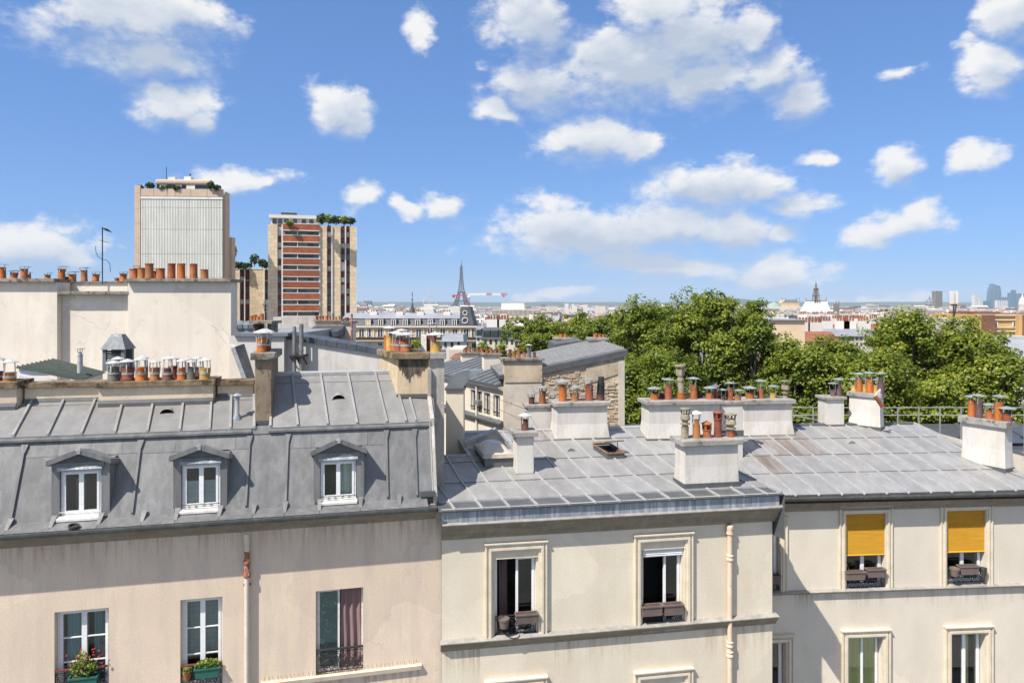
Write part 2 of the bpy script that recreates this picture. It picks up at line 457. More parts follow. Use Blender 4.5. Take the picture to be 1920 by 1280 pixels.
mk('lead_ledge', (0.36, 0.34, 0.31), (0.26, 0.245, 0.225), (1, 1, 1), 4, .7, .1, .08, 30, stain=((0.26, 0.25, 0.23), .58, 4, .6))
mk('coping', (0.30, 0.275, 0.235), (0.20, 0.18, 0.15), (1, 1, 1), 3, .95, 0, .3, 30, stain=((0.075, 0.063, 0.048), .54, 4, .85), spec=.15)
mk('coping_grey', (0.34, 0.325, 0.30), (0.25, 0.24, 0.22), (1, 1, 1), 3, .95, 0, .2, 30, stain=((0.10, 0.095, 0.085), .56, 4, .8), spec=.15)
mk('coping_mossy', (0.26, 0.20, 0.13), (0.16, 0.12, 0.075), (1, 1, 1), 3, .95, 0, .35, 25, stain=((0.055, 0.042, 0.026), .53, 3.5, .85), spec=.15)
mk('parapet_cream', (0.68, 0.57, 0.42), (0.57, 0.47, 0.36), (1, 1, 1), 1.5, .9, 0, .15, 30, stain=((0.40, 0.33, 0.26), .58, 2, .5), spec=.2)
mk('shaft_brown', (0.27, 0.215, 0.155), (0.19, 0.15, 0.105), (1, 1, .6), 2.2, .95, 0, .3, 24, stain=((0.085, 0.065, 0.042), .55, 3, .7), spec=.15)
mk('shaft_ochre', (0.60, 0.47, 0.31), (0.50, 0.40, 0.27), (1, 1, .6), 2.0, .95, 0, .2, 24, streak=((0.30, 0.24, 0.17), .4, (5, 5, .5)), stain=((0.63, 0.56, 0.45), .55, 2, .6), spec=.15)
mk('soot', (0.045, 0.04, 0.033), (0.16, 0.135, 0.10), (5, 5, .8), 2.2, .95, 0, .2, 24, contrast=(.35, .65), spec=.1)
mk('rubble', (0.52, 0.43, 0.32), (0.36, 0.29, 0.21), (1, 1, 2.6), 1.6, .95, 0, .0, 8, stain=((0.62, 0.53, 0.41), .56, 1.2, .75), spec=.1)
mk('rubble_stone', (0.48, 0.385, 0.28), (0.36, 0.285, 0.205), (1, 1, 1), 3, .95, 0, .3, 12, rnd=.16, stain=((0.58, 0.49, 0.38), .55, 3, .6), spec=.1)
mk('old_plaster', (0.55, 0.46, 0.34), (0.44, 0.36, 0.26), (1, 1, 1), 1.0, .95, 0, .4, 8, stain=((0.30, 0.24, 0.17), .60, 2.5, .6), spec=.1, crack=((0.16, 0.12, 0.08), 1.1, .9))
mk('pale_plaster', (0.60, 0.545, 0.46), (0.52, 0.47, 0.39), (1, 1, 1), 1.0, .95, 0, .3, 10, stain=((0.42, 0.36, 0.28), .60, 2.2, .5), spec=.1, crack=((0.20, 0.16, 0.12), 1.0, .8))
mk('terracotta', (0.36, 0.115, 0.04), (0.27, 0.085, 0.03), (1, 1, 1), 5, .75, 0, .06, 40, rnd=.22, stain=((0.10, 0.045, 0.025), .57, 7, .6))
mk('terracotta_brick', (0.26, 0.075, 0.04), (0.19, 0.055, 0.032), (1, 1, 1), 5, .75, 0, .06, 40, rnd=.2, stain=((0.07, 0.03, 0.02), .57, 7, .6))
mk('terracotta_bright', (0.42, 0.125, 0.022), (0.33, 0.095, 0.018), (1, 1, 1), 5, .7, 0, .05, 40, rnd=.12, stain=((0.14, 0.05, 0.02), .58, 7, .6))
mk('terracotta_tan', (0.36, 0.155, 0.05), (0.27, 0.115, 0.038), (1, 1, 1), 4, .7, 0, .06, 40, rnd=.15, streak=((0.25, 0.11, 0.04), .6, (9, 9, 1)))
mk('terracotta_dark', (0.15, 0.06, 0.04), (0.10, 0.045, 0.032), (1, 1, 1), 5, .7, 0, .06, 40, rnd=.15)
mk('pot_yellow', (0.50, 0.32, 0.075), (0.38, 0.235, 0.06), (1, 1, 1), 5, .75, 0, .06, 40, rnd=.1, stain=((0.26, 0.18, 0.10), .56, 6, .7))
mk('pot_plum', (0.12, 0.068, 0.072), (0.09, 0.053, 0.056), (1, 1, 1), 4, .7, 0, .04, 40, rnd=.1)
mk('pot_grey', (0.145, 0.13, 0.115), (0.105, 0.095, 0.083), (1, 1, 1), 4, .8, 0, .06, 40, rnd=.1)
mk('pot_stone', (0.30, 0.265, 0.20), (0.20, 0.175, 0.125), (1, 1, 1), 8, .95, 0, .3, 40, rnd=.1, stain=((0.19, 0.16, 0.08), .55, 8, .6))
mk('black_metal', (0.035, 0.037, 0.04), (0.02, 0.02, 0.022), (1, 1, 1), 5, .5, .2)
mk('iron', (0.045, 0.042, 0.04), (0.03, 0.028, 0.027), (1, 1, 1), 6, .6, .2, rnd=.1)
mk('strap', (0.42, 0.42, 0.41), (0.33, 0.33, 0.32), (1, 1, 1), 9, .5, .3)
mk('hole_shade', (0.012, 0.011, 0.01), (0.008, 0.008, 0.008), rough=1.0, spec=0.)  # near-black: the shade of a hollow put into the colour
mk('white_paint', (0.78, 0.79, 0.79), (0.72, 0.73, 0.735), (1, 1, 1), 4, .45, 0, .02, 40)
mk('old_white_paint', (0.74, 0.73, 0.70), (0.62, 0.60, 0.55), (1, 1, 1), 8, .6, 0, .06, 60, stain=((0.40, 0.34, 0.28), .62, 12, .6))
mk('shutter_metal', (0.66, 0.68, 0.70), (0.58, 0.60, 0.62), (1, 1, 1), 4, .45, .1)
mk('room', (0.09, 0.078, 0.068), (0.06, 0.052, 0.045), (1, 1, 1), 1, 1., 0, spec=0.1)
mk('wood_frame', (0.30, 0.26, 0.22), (0.22, 0.19, 0.16), (1, 1, 1), 5, .6)
mk('curtain_teal', (0.34, 0.52, 0.55), (0.22, 0.38, 0.41), (14, 14, .3), 1.2, .9)
mk('curtain_white', (0.70, 0.69, 0.62), (0.55, 0.55, 0.48), (14, 14, .3), 1.2, .9)
mk('curtain_plum', (0.25, 0.165, 0.165), (0.20, 0.13, 0.13), (9, 9, .3), 1.2, .9)
mk('curtain_olive', (0.70, 0.62, 0.24), (0.58, 0.51, 0.18), (10, 10, .3), 1.2, .9)
mk('lace', (0.15, 0.21, 0.20), (0.12, 0.175, 0.165), (1, 1, 1), 3, .9, 0, stain=((0.42, 0.47, 0.45), .585, 5.5, .8))
mk('roller_grey', (0.42, 0.44, 0.43), (0.36, 0.38, 0.37), (1, 1, 12), 2, .8)
mk('blind_yellow', (0.68, 0.38, 0.035), (0.58, 0.31, 0.025), (.6, .6, 14), 2.0, .75, 0, rnd=.06)
mk('pipe_cream', (0.66, 0.60, 0.52), (0.58, 0.52, 0.45), (1, 1, 1), 5, .6, 0, .04, 30, stain=((0.42, 0.33, 0.24), .66, 6, .5))
mk('pipe_peach', (0.68, 0.54, 0.41), (0.60, 0.46, 0.34), (1, 1, 1), 5, .7, 0, .06, 30, stain=((0.38, 0.25, 0.16), .62, 8, .6))
mk('pipe_rust', (0.33, 0.105, 0.05), (0.20, 0.07, 0.04), (1, 1, 1), 9, .8, 0, .2, 40, stain=((0.60, 0.50, 0.40), .55, 9, .8))
mk('rail_red', (0.17, 0.05, 0.045), (0.12, 0.04, 0.035), (1, 1, 1), 5, .5)
mk('planter_green', (0.03, 0.14, 0.105), (0.025, 0.11, 0.085), (1, 1, 1), 5, .5)
mk('planter_taupe', (0.165, 0.128, 0.113), (0.13, 0.10, 0.09), (1, 1, 1), 4, .7, rnd=.1)
mk('planter_dark', (0.06, 0.058, 0.056), (0.045, 0.044, 0.042), (1, 1, 1), 4, .6)
mk('soil', (0.10, 0.06, 0.04), (0.06, 0.04, 0.03), (1, 1, 1), 20, 1.)
mk('rust', (0.24, 0.135, 0.075), (0.15, 0.09, 0.055), (1, 1, 1), 8, .9, 0, .15, 40, stain=((0.38, 0.33, 0.27), .58, 6, .6))
mk('skylight_dome', (0.56, 0.50, 0.42), (0.46, 0.42, 0.37), (1, 1, 1), 2, .25, spec=.6)
mk('skylight_frame', (0.42, 0.38, 0.32), (0.30, 0.27, 0.23), (1, 1, 1), 5, .8, 0, .1, 30)
mk('green_sheet', (0.085, 0.11, 0.095), (0.068, 0.09, 0.078), (1, 1, 1), 2, .55, .1, rnd=.04)
mk('white_board', (0.70, 0.76, 0.80), (0.62, 0.68, 0.73), (1, 1, 1), 2, .6, rnd=.05)
mk('duct_metal', (0.17, 0.19, 0.21), (0.13, 0.15, 0.165), (1, 1, 1), 3, .6, .0, .02, 20)
mk('pipe_grey', (0.26, 0.26, 0.25), (0.19, 0.19, 0.18), (1, 1, 1), 4, .5, .3, .05, 30)
mk('tower_white', (0.70, 0.70, 0.65), (0.63, 0.635, 0.59), (1, 1, .5), .35, .8, 0, rnd=.03, streak=((0.46, 0.47, 0.43), .4, (.9, .9, .06)))
mk('tower_groove', (0.27, 0.28, 0.26), (0.22, 0.23, 0.21), rough=.9)
mk('tower_pink', (0.52, 0.405, 0.31), (0.46, 0.355, 0.27), (1, 1, 1), .4, .85, 0, rnd=.05)
mk('tower_beige', (0.74, 0.605, 0.42), (0.68, 0.55, 0.38), (1, 1, 1), .5, .85, 0, brick=(1.55, 1.0, .035, (.62, .60, .58)))
mk('red_panel', (0.10, 0.022, 0.02), (0.08, 0.018, 0.018), (1, 1, 1), 2, .5, rnd=.15)
mk('balcony_rust', (0.33, 0.09, 0.035), (0.25, 0.068, 0.028), (1, 1, 1), 1.0, .6, 0, rnd=.15, stain=((0.45, 0.15, 0.05), .60, 1.2, .5))
mk('loggia_wall', (0.55, 0.52, 0.46), (0.48, 0.45, 0.40), (1, 1, 1), 1, .9)
mk('far_window', (0.05, 0.06, 0.07), (0.035, 0.045, 0.05), (1, 1, 1), .7, .15, rnd=.3, spec=.8)
mk('blind_pale', (0.48, 0.49, 0.48), (0.40, 0.41, 0.40), (1, 1, 1), .7, .7, rnd=.2)
mk('slate', (0.085, 0.092, 0.105), (0.065, 0.07, 0.08), (1, 1, 1), 1.0, .6, rnd=.06)
mk('far_zinc', (0.30, 0.31, 0.33), (0.23, 0.24, 0.26), (1, 1, 1), .25, .5, .15, rnd=.15)
mk('far_stone', (0.60, 0.545, 0.46), (0.53, 0.48, 0.40), (1, 1, 1), .15, .9, rnd=.12)
mk('far_white', (0.66, 0.64, 0.60), (0.58, 0.56, 0.52), (1, 1, 1), .15, .9, rnd=.06)
mk('far_ochre', (0.56, 0.42, 0.25), (0.50, 0.36, 0.21), (1, 1, 1), .3, .9, rnd=.08)
mk('far_brown', (0.20, 0.095, 0.055), (0.15, 0.07, 0.045), (1, 1, 1), .3, .9)
mk('far_orange', (0.52, 0.335, 0.145), (0.45, 0.285, 0.12), (1, 1, 1), .3, .9)
mk('far_tile', (0.26, 0.105, 0.06), (0.19, 0.08, 0.05), (1, 1, 1), .4, .9, rnd=.15)
mk('blank_beige', (0.68, 0.53, 0.37), (0.62, 0.48, 0.33), (1, 1, 3), .4, .9)
mk('tower_iron', (0.06, 0.055, 0.052), (0.045, 0.042, 0.04), rough=.7)
mk('crane_red', (0.50, 0.055, 0.04), (0.42, 0.045, 0.035), rough=.6)
mk('crane_white', (0.75, 0.74, 0.72), (0.66, 0.65, 0.63), rough=.6)
mk('blue_glass', (0.045, 0.13, 0.20), (0.03, 0.095, 0.15), (1, 1, .3), .02, .25, spec=.7, rnd=.2)
mk('lead_dome', (0.17, 0.185, 0.20), (0.12, 0.13, 0.14), rough=.7)
mk('copper_green', (0.24, 0.36, 0.30), (0.20, 0.31, 0.26), rough=.8)
mk('dark_stone', (0.22, 0.19, 0.16), (0.16, 0.14, 0.12), (1, 1, 1), .2, .9)
mk('asphalt', (0.055, 0.055, 0.057), (0.045, 0.045, 0.047), (1, 1, 1), .8, .9, 0, .1, 20)
mk('paving', (0.30, 0.28, 0.26), (0.25, 0.235, 0.215), (1, 1, 1), 1, .9)
mk('city_floor', (0.22, 0.215, 0.20), (0.13, 0.13, 0.12), (1, 1, 1), .03, .9, stain=((0.07, 0.10, 0.045), .58, .01, .7))
mk('hill_green', (0.055, 0.085, 0.045), (0.075, 0.10, 0.06), (1, 1, 1), .004, .95)
mk('bark', (0.20, 0.17, 0.125), (0.12, 0.10, 0.075), (1, 1, .4), 3, .9, 0, .3, 12)
mk('terrace', (0.075, 0.08, 0.085), (0.055, 0.06, 0.065), (1, 1, 1), 1, .6, 0, .05, 20)
mk('steel_rail', (0.36, 0.365, 0.36), (0.30, 0.305, 0.30), rough=.5, metal=.3)
mk('mast_dark', (0.05, 0.05, 0.05), (0.035, 0.035, 0.035), rough=.6)
mk('flower_red', (0.45, 0.03, 0.07), (0.35, 0.02, 0.05), rough=.7)
mk_glass('glass')
mk_glass('glass_dark', (0.75, 0.8, 0.78), .2)

def mk_leaf(name, c1, c2, c3):
    m = bpy.data.materials.new(name); m.use_nodes = True
    nt = m.node_tree; nt.nodes.clear(); N, L = nt.nodes.new, nt.links.new
    out = N('ShaderNodeOutputMaterial')
    df = N('ShaderNodeBsdfPrincipled'); df.inputs['Roughness'].default_value = .5; df.inputs['Specular IOR Level'].default_value = .35
    tr = N('ShaderNodeBsdfTranslucent'); mx = N('ShaderNodeMixShader'); mx.inputs[0].default_value = .40
    at_ = N('ShaderNodeAttribute'); at_.attribute_name = 'tone'
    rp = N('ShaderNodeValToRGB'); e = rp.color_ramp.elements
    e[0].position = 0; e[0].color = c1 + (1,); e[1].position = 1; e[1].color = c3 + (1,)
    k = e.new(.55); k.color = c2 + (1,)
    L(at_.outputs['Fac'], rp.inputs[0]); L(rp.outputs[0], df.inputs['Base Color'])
    hs = N('ShaderNodeHueSaturation'); hs.inputs['Value'].default_value = 1.3; L(rp.outputs[0], hs.inputs['Color']); L(hs.outputs[0], tr.inputs[0])
    L(df.outputs[0], mx.inputs[1]); L(tr.outputs[0], mx.inputs[2]); L(mx.outputs[0], out.inputs[0])
    M[name] = m
mk_leaf('leaf_plane', (0.065, 0.11, 0.014), (0.19, 0.245, 0.03), (0.37, 0.38, 0.06))
mk_leaf('leaf_pot', (0.07, 0.14, 0.03), (0.17, 0.25, 0.05), (0.40, 0.42, 0.08))
mk_leaf('leaf_dark', (0.02, 0.045, 0.012), (0.045, 0.08, 0.022), (0.10, 0.13, 0.04))

def mk_run(name, col, strength):
    """dirt that rain has washed down a wall: strongest at the top, ragged at the bottom"""
    m = bpy.data.materials.new(name); m.use_nodes = True
    nt = m.node_tree; nt.nodes.clear(); N, L = nt.nodes.new, nt.links.new
    out = N('ShaderNodeOutputMaterial'); tr = N('ShaderNodeBsdfTransparent'); df = N('ShaderNodeBsdfDiffuse'); df.inputs[0].default_value = col + (1,)
    mx = N('ShaderNodeMixShader'); tc = N('ShaderNodeTexCoord'); sp = N('ShaderNodeSeparateXYZ'); L(tc.outputs['Generated'], sp.inputs[0])
    mp = N('ShaderNodeMapping'); mp.inputs['Scale'].default_value = (7, 7, .35); L(tc.outputs['Object'], mp.inputs[0])
    nz = N('ShaderNodeTexNoise'); nz.inputs['Scale'].default_value = 1.6; nz.inputs['Detail'].default_value = 6; nz.inputs['Roughness'].default_value = .7; L(mp.outputs[0], nz.inputs['Vector'])
    mr = N('ShaderNodeMapRange'); mr.inputs['From Min'].default_value = .46; mr.inputs['From Max'].default_value = .66; L(nz.outputs['Fac'], mr.inputs['Value'])
    pw = N('ShaderNodeMath'); pw.operation = 'POWER'; L(sp.outputs[2], pw.inputs[0]); pw.inputs[1].default_value = 1.6
    a = N('ShaderNodeMath'); a.operation = 'MULTIPLY'; L(mr.outputs[0], a.inputs[0]); L(pw.outputs[0], a.inputs[1])
    b = N('ShaderNodeMath'); b.operation = 'MULTIPLY'; L(a.outputs[0], b.inputs[0]); b.inputs[1].default_value = strength
    L(b.outputs[0], mx.inputs[0]); L(tr.outputs[0], mx.inputs[1]); L(df.outputs[0], mx.inputs[2]); L(mx.outputs[0], out.inputs[0])
    M[name] = m
mk_run('rain_run', (0.26, 0.21, 0.16), .36)
mk_run('rain_run_ochre', (0.42, 0.30, 0.16), .42)
# ------------------------------------------------------------------ building blocks
def wall_holes(mb, u0, u1, z0, z1, holes, w=0.0, reveal=0.22):
    us = sorted({u0, u1, *[h[0] for h in holes], *[h[1] for h in holes]})
    zs = sorted({z0, z1, *[h[2] for h in holes], *[h[3] for h in holes]})
    us = [u for u in us if u0 <= u <= u1]; zs = [z for z in zs if z0 <= z <= z1]
    for i in range(len(us) - 1):
        for k in range(len(zs) - 1):
            cu, cz = (us[i] + us[i + 1]) / 2, (zs[k] + zs[k + 1]) / 2
            if any(h[0] < cu < h[1] and h[2] < cz < h[3] for h in holes): continue
            mb.quad((us[i], w, zs[k]), (us[i + 1], w, zs[k]), (us[i + 1], w, zs[k + 1]), (us[i], w, zs[k + 1]))
    for (a, b, c, d) in holes:
        e = w + reveal
        mb.quad((a, w, c), (a, w, d), (a, e, d), (a, e, c))
        mb.quad((b, w, d), (b, w, c), (b, e, c), (b, e, d))
        mb.quad((a, w, d), (b, w, d), (b, e, d), (a, e, d))
        mb.quad((b, w, c), (a, w, c), (a, e, c), (b, e, c))

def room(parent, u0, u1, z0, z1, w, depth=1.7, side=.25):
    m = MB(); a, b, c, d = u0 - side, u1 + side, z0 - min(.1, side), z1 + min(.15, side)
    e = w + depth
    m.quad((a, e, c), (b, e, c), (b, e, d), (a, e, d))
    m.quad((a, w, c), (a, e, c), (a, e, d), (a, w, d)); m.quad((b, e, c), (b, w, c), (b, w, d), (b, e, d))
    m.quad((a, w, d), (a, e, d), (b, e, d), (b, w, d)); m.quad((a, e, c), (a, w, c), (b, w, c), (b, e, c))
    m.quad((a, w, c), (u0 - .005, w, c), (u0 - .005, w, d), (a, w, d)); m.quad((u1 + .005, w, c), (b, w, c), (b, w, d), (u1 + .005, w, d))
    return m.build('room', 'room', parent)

def drape(parent, u0, u1, z0, z1, w, mat, folds=5, amp=.035, name='curtain', taper=0.0):
    m = MB(); n = folds * 6
    rows = 6
    for j in range(rows + 1):
        z = z1 + (z0 - z1) * j / rows
        for i in range(n + 1):
            t = i / n
            u = u0 + (u1 - u0) * (t + taper * (j / rows) * (t - .0) * .0)
            u = u0 + (u1 - taper * (j / rows) * (u1 - u0) - u0) * t
            m.v.append((u, w + amp * math.sin(t * folds * 2 * math.pi + .5 * math.sin(j)), z))
    for j in range(rows):
        for i in range(n):
            a = j * (n + 1) + i
            m.f.append((a, a + 1, a + n + 2, a + n + 1)); m.m.append(0)
    return m.build(name, mat, parent, smooth=True)

def casement(parent, u0, u1, z0, z1, w, rows=1, leaves=2, open_leaf=None, fw=.05, sash=.05, mat='white_paint', glass='glass', deep=1.7, mull=None,
             label=None, name='window', muntin=.022):
    """frame with its leaves as one mesh; each pane, the room behind it and what hangs there are pieces of the window"""
    m = MB()
    m.box(u0, u0 + fw, w, w + .07, z0, z1); m.box(u1 - fw, u1, w, w + .07, z0, z1)
    m.box(u0 + fw, u1 - fw, w, w + .07, z1 - fw, z1); m.box(u0 + fw, u1 - fw, w, w + .07, z0, z0 + fw)
    mull = (u0 + u1) / 2 if mull is None else mull
    edges = [(u0 + fw, mull), (mull, u1 - fw)] if leaves == 2 else [(u0 + fw, u1 - fw)]
    panes = []
    for i, (a, b) in enumerate(edges):
        c, d = z0 + fw, z1 - fw
        if open_leaf == i:      # swung into the room
            x = a + .02 if i == 0 else b - .02
            y0 = w + .06
            m.box(x - .02, x + .02, y0, y0 + sash, c, d); L_ = (b - a)
            m.box(x - .02, x + .02, y0 + L_ - sash, y0 + L_, c, d)
            m.box(x - .02, x + .02, y0 + sash, y0 + L_ - sash, c, c + sash); m.box(x - .02, x + .02, y0 + sash, y0 + L_ - sash, d - sash, d)
            panes.append((x - .004, x + .004, y0 + sash, y0 + L_ - sash, c + sash, d - sash))
            continue
        y0, y1 = w - .012, w + .045
        m.box(a, a + sash, y0, y1, c, d); m.box(b - sash, b, y0, y1, c, d)
        m.box(a + sash, b - sash, y0, y1, c, c + sash * 1.25); m.box(a + sash, b - sash, y0, y1, d - sash, d)
        zz = [c + sash * 1.25 + (d - sash - c - sash * 1.25) * k / rows for k in range(rows + 1)]
        for k in range(1, rows): m.box(a + sash, b - sash, y0 + .006, y1 - .006, zz[k] - muntin / 2, zz[k] + muntin / 2)
        for k in range(rows): panes.append((a + sash, b - sash, w + .014, w + .02, zz[k] + (muntin / 2 if k else 0), zz[k + 1] - (muntin / 2 if k < rows - 1 else 0)))
    o = m.build(name, mat, parent, label=label)
    for pn in panes: part('pane', glass, o, lambda q: q.box(*pn))
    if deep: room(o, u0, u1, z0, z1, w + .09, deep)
    return o

def scroll(cx, cz, r, turns=1.3, start=0., sgn=1, w=0.0, n=16):
    pts = []
    for i in range(n + 1):
        t = i / n; a = start + sgn * t * turns * 2 * math.pi; rr = r * (1 - .8 * t)
        pts.append((cx + rr * math.cos(a), w, cz + rr * math.sin(a)))
    return pts

def railing(parent, u0, u1, z0, z1, w, mat='iron', top=None, rad=.008):
    m = MB()
    m.box(u0, u1, w - .012, w + .012, z1 - .022, z1) if top is None else None
    m.box(u0, u1, w - .008, w + .008, z0, z0 + .016)
    m.box(u0, u1, w - .006, w + .006, z1 - .075, z1 - .063)
    n = 3; cw = (u1 - u0) / n; h = z1 - .07 - z0
    for i in range(n):
        a, b = u0 + i * cw, u0 + (i + 1) * cw; c = (a + b) / 2
        m.box(a - .006, a + .006, w - .006, w + .006, z0, z1 - .02)
        for s in (-1, 1):
            m.tube(scroll(c + s * cw * .22, z0 + h * .72, h * .23, 1.4, math.pi / 2, s, w), rad, 5)
            m.tube(scroll(c + s * cw * .22, z0 + h * .28, h * .23, 1.4, -math.pi / 2, -s, w), rad, 5)
            m.tube([(c, w, z0 + h * .5), (c + s * cw * .25, w, z0 + h * .62), (c + s * cw * .46, w, z0 + h * .97)], rad, 5)
            m.tube([(c, w, z0 + h * .5), (c + s * cw * .25, w, z0 + h * .38), (c + s * cw * .46, w, z0 + h * .04)], rad, 5)
    m.box(u1 - .006, u1 + .006, w - .006, w + .006, z0, z1 - .02)
    o = m.build('railing', mat, parent)
    if top: part('handrail', top, parent, lambda q: q.box(u0 - .02, u1 + .02, w - .025, w + .02, z1 - .03, z1 + .012), bevel=.006)
    return o

def leaf_mesh(name, P, size, out, tone, mat, parent=None, rng=None, spread=.9, **kw):
    rng = rng or np.random.default_rng(1)
    n = len(P)
    nrm = out + rng.normal(0, spread, (n, 3)); nrm /= np.linalg.norm(nrm, axis=1, keepdims=True) + 1e-9
    t = np.cross(nrm, rng.normal(0, 1, (n, 3))); t /= np.linalg.norm(t, axis=1, keepdims=True) + 1e-9
    b = np.cross(nrm, t)
    s = size[:, None]
    v = np.empty((n, 4, 3), np.float32)
    fold = nrm * s * .18
    v[:, 0] = P - t * s * .5; v[:, 1] = P + b * s * .42 + fold; v[:, 2] = P + t * s * .5; v[:, 3] = P - b * s * .42 + fold
    me = bpy.data.meshes.new(name)
    me.vertices.add(n * 4); me.loops.add(n * 4); me.polygons.add(n)
    me.vertices.foreach_set('co', v.reshape(-1))
    me.loops.foreach_set('vertex_index', np.arange(n * 4, dtype=np.int32))
    me.polygons.foreach_set('loop_start', np.arange(0, n * 4, 4, dtype=np.int32))
    try: me.polygons.foreach_set('loop_total', np.full(n, 4, dtype=np.int32))
    except Exception: pass
    at_ = me.attributes.new('tone', 'FLOAT', 'POINT')
    at_.data.foreach_set('value', np.repeat(np.clip(tone, 0, 1), 4).astype(np.float32))
    me.materials.append(M[mat])
    me.update(); me.validate()
    o = bpy.data.objects.new(name, me); COL.objects.link(o)
    if parent is not None: o.parent = parent
    return tag(o, kw.get('label'), kw.get('cat'), kw.get('group'), kw.get('kind'))

def tuft(name, parent, c, r, n, size, mat, seed, **kw):
    rng = np.random.default_rng(seed)
    d = rng.normal(0, 1, (n, 3)); d /= np.linalg.norm(d, axis=1, keepdims=True)
    P = np.array(c) + d * np.array(r) * (rng.random((n, 1)) ** .45)
    return leaf_mesh(name, P, size * rng.uniform(.7, 1.3, n), d * .6 + np.array([0, 0, .6]), rng.random(n) * .7 + .15 + .2 * d[:, 2], mat, parent, rng, **kw)

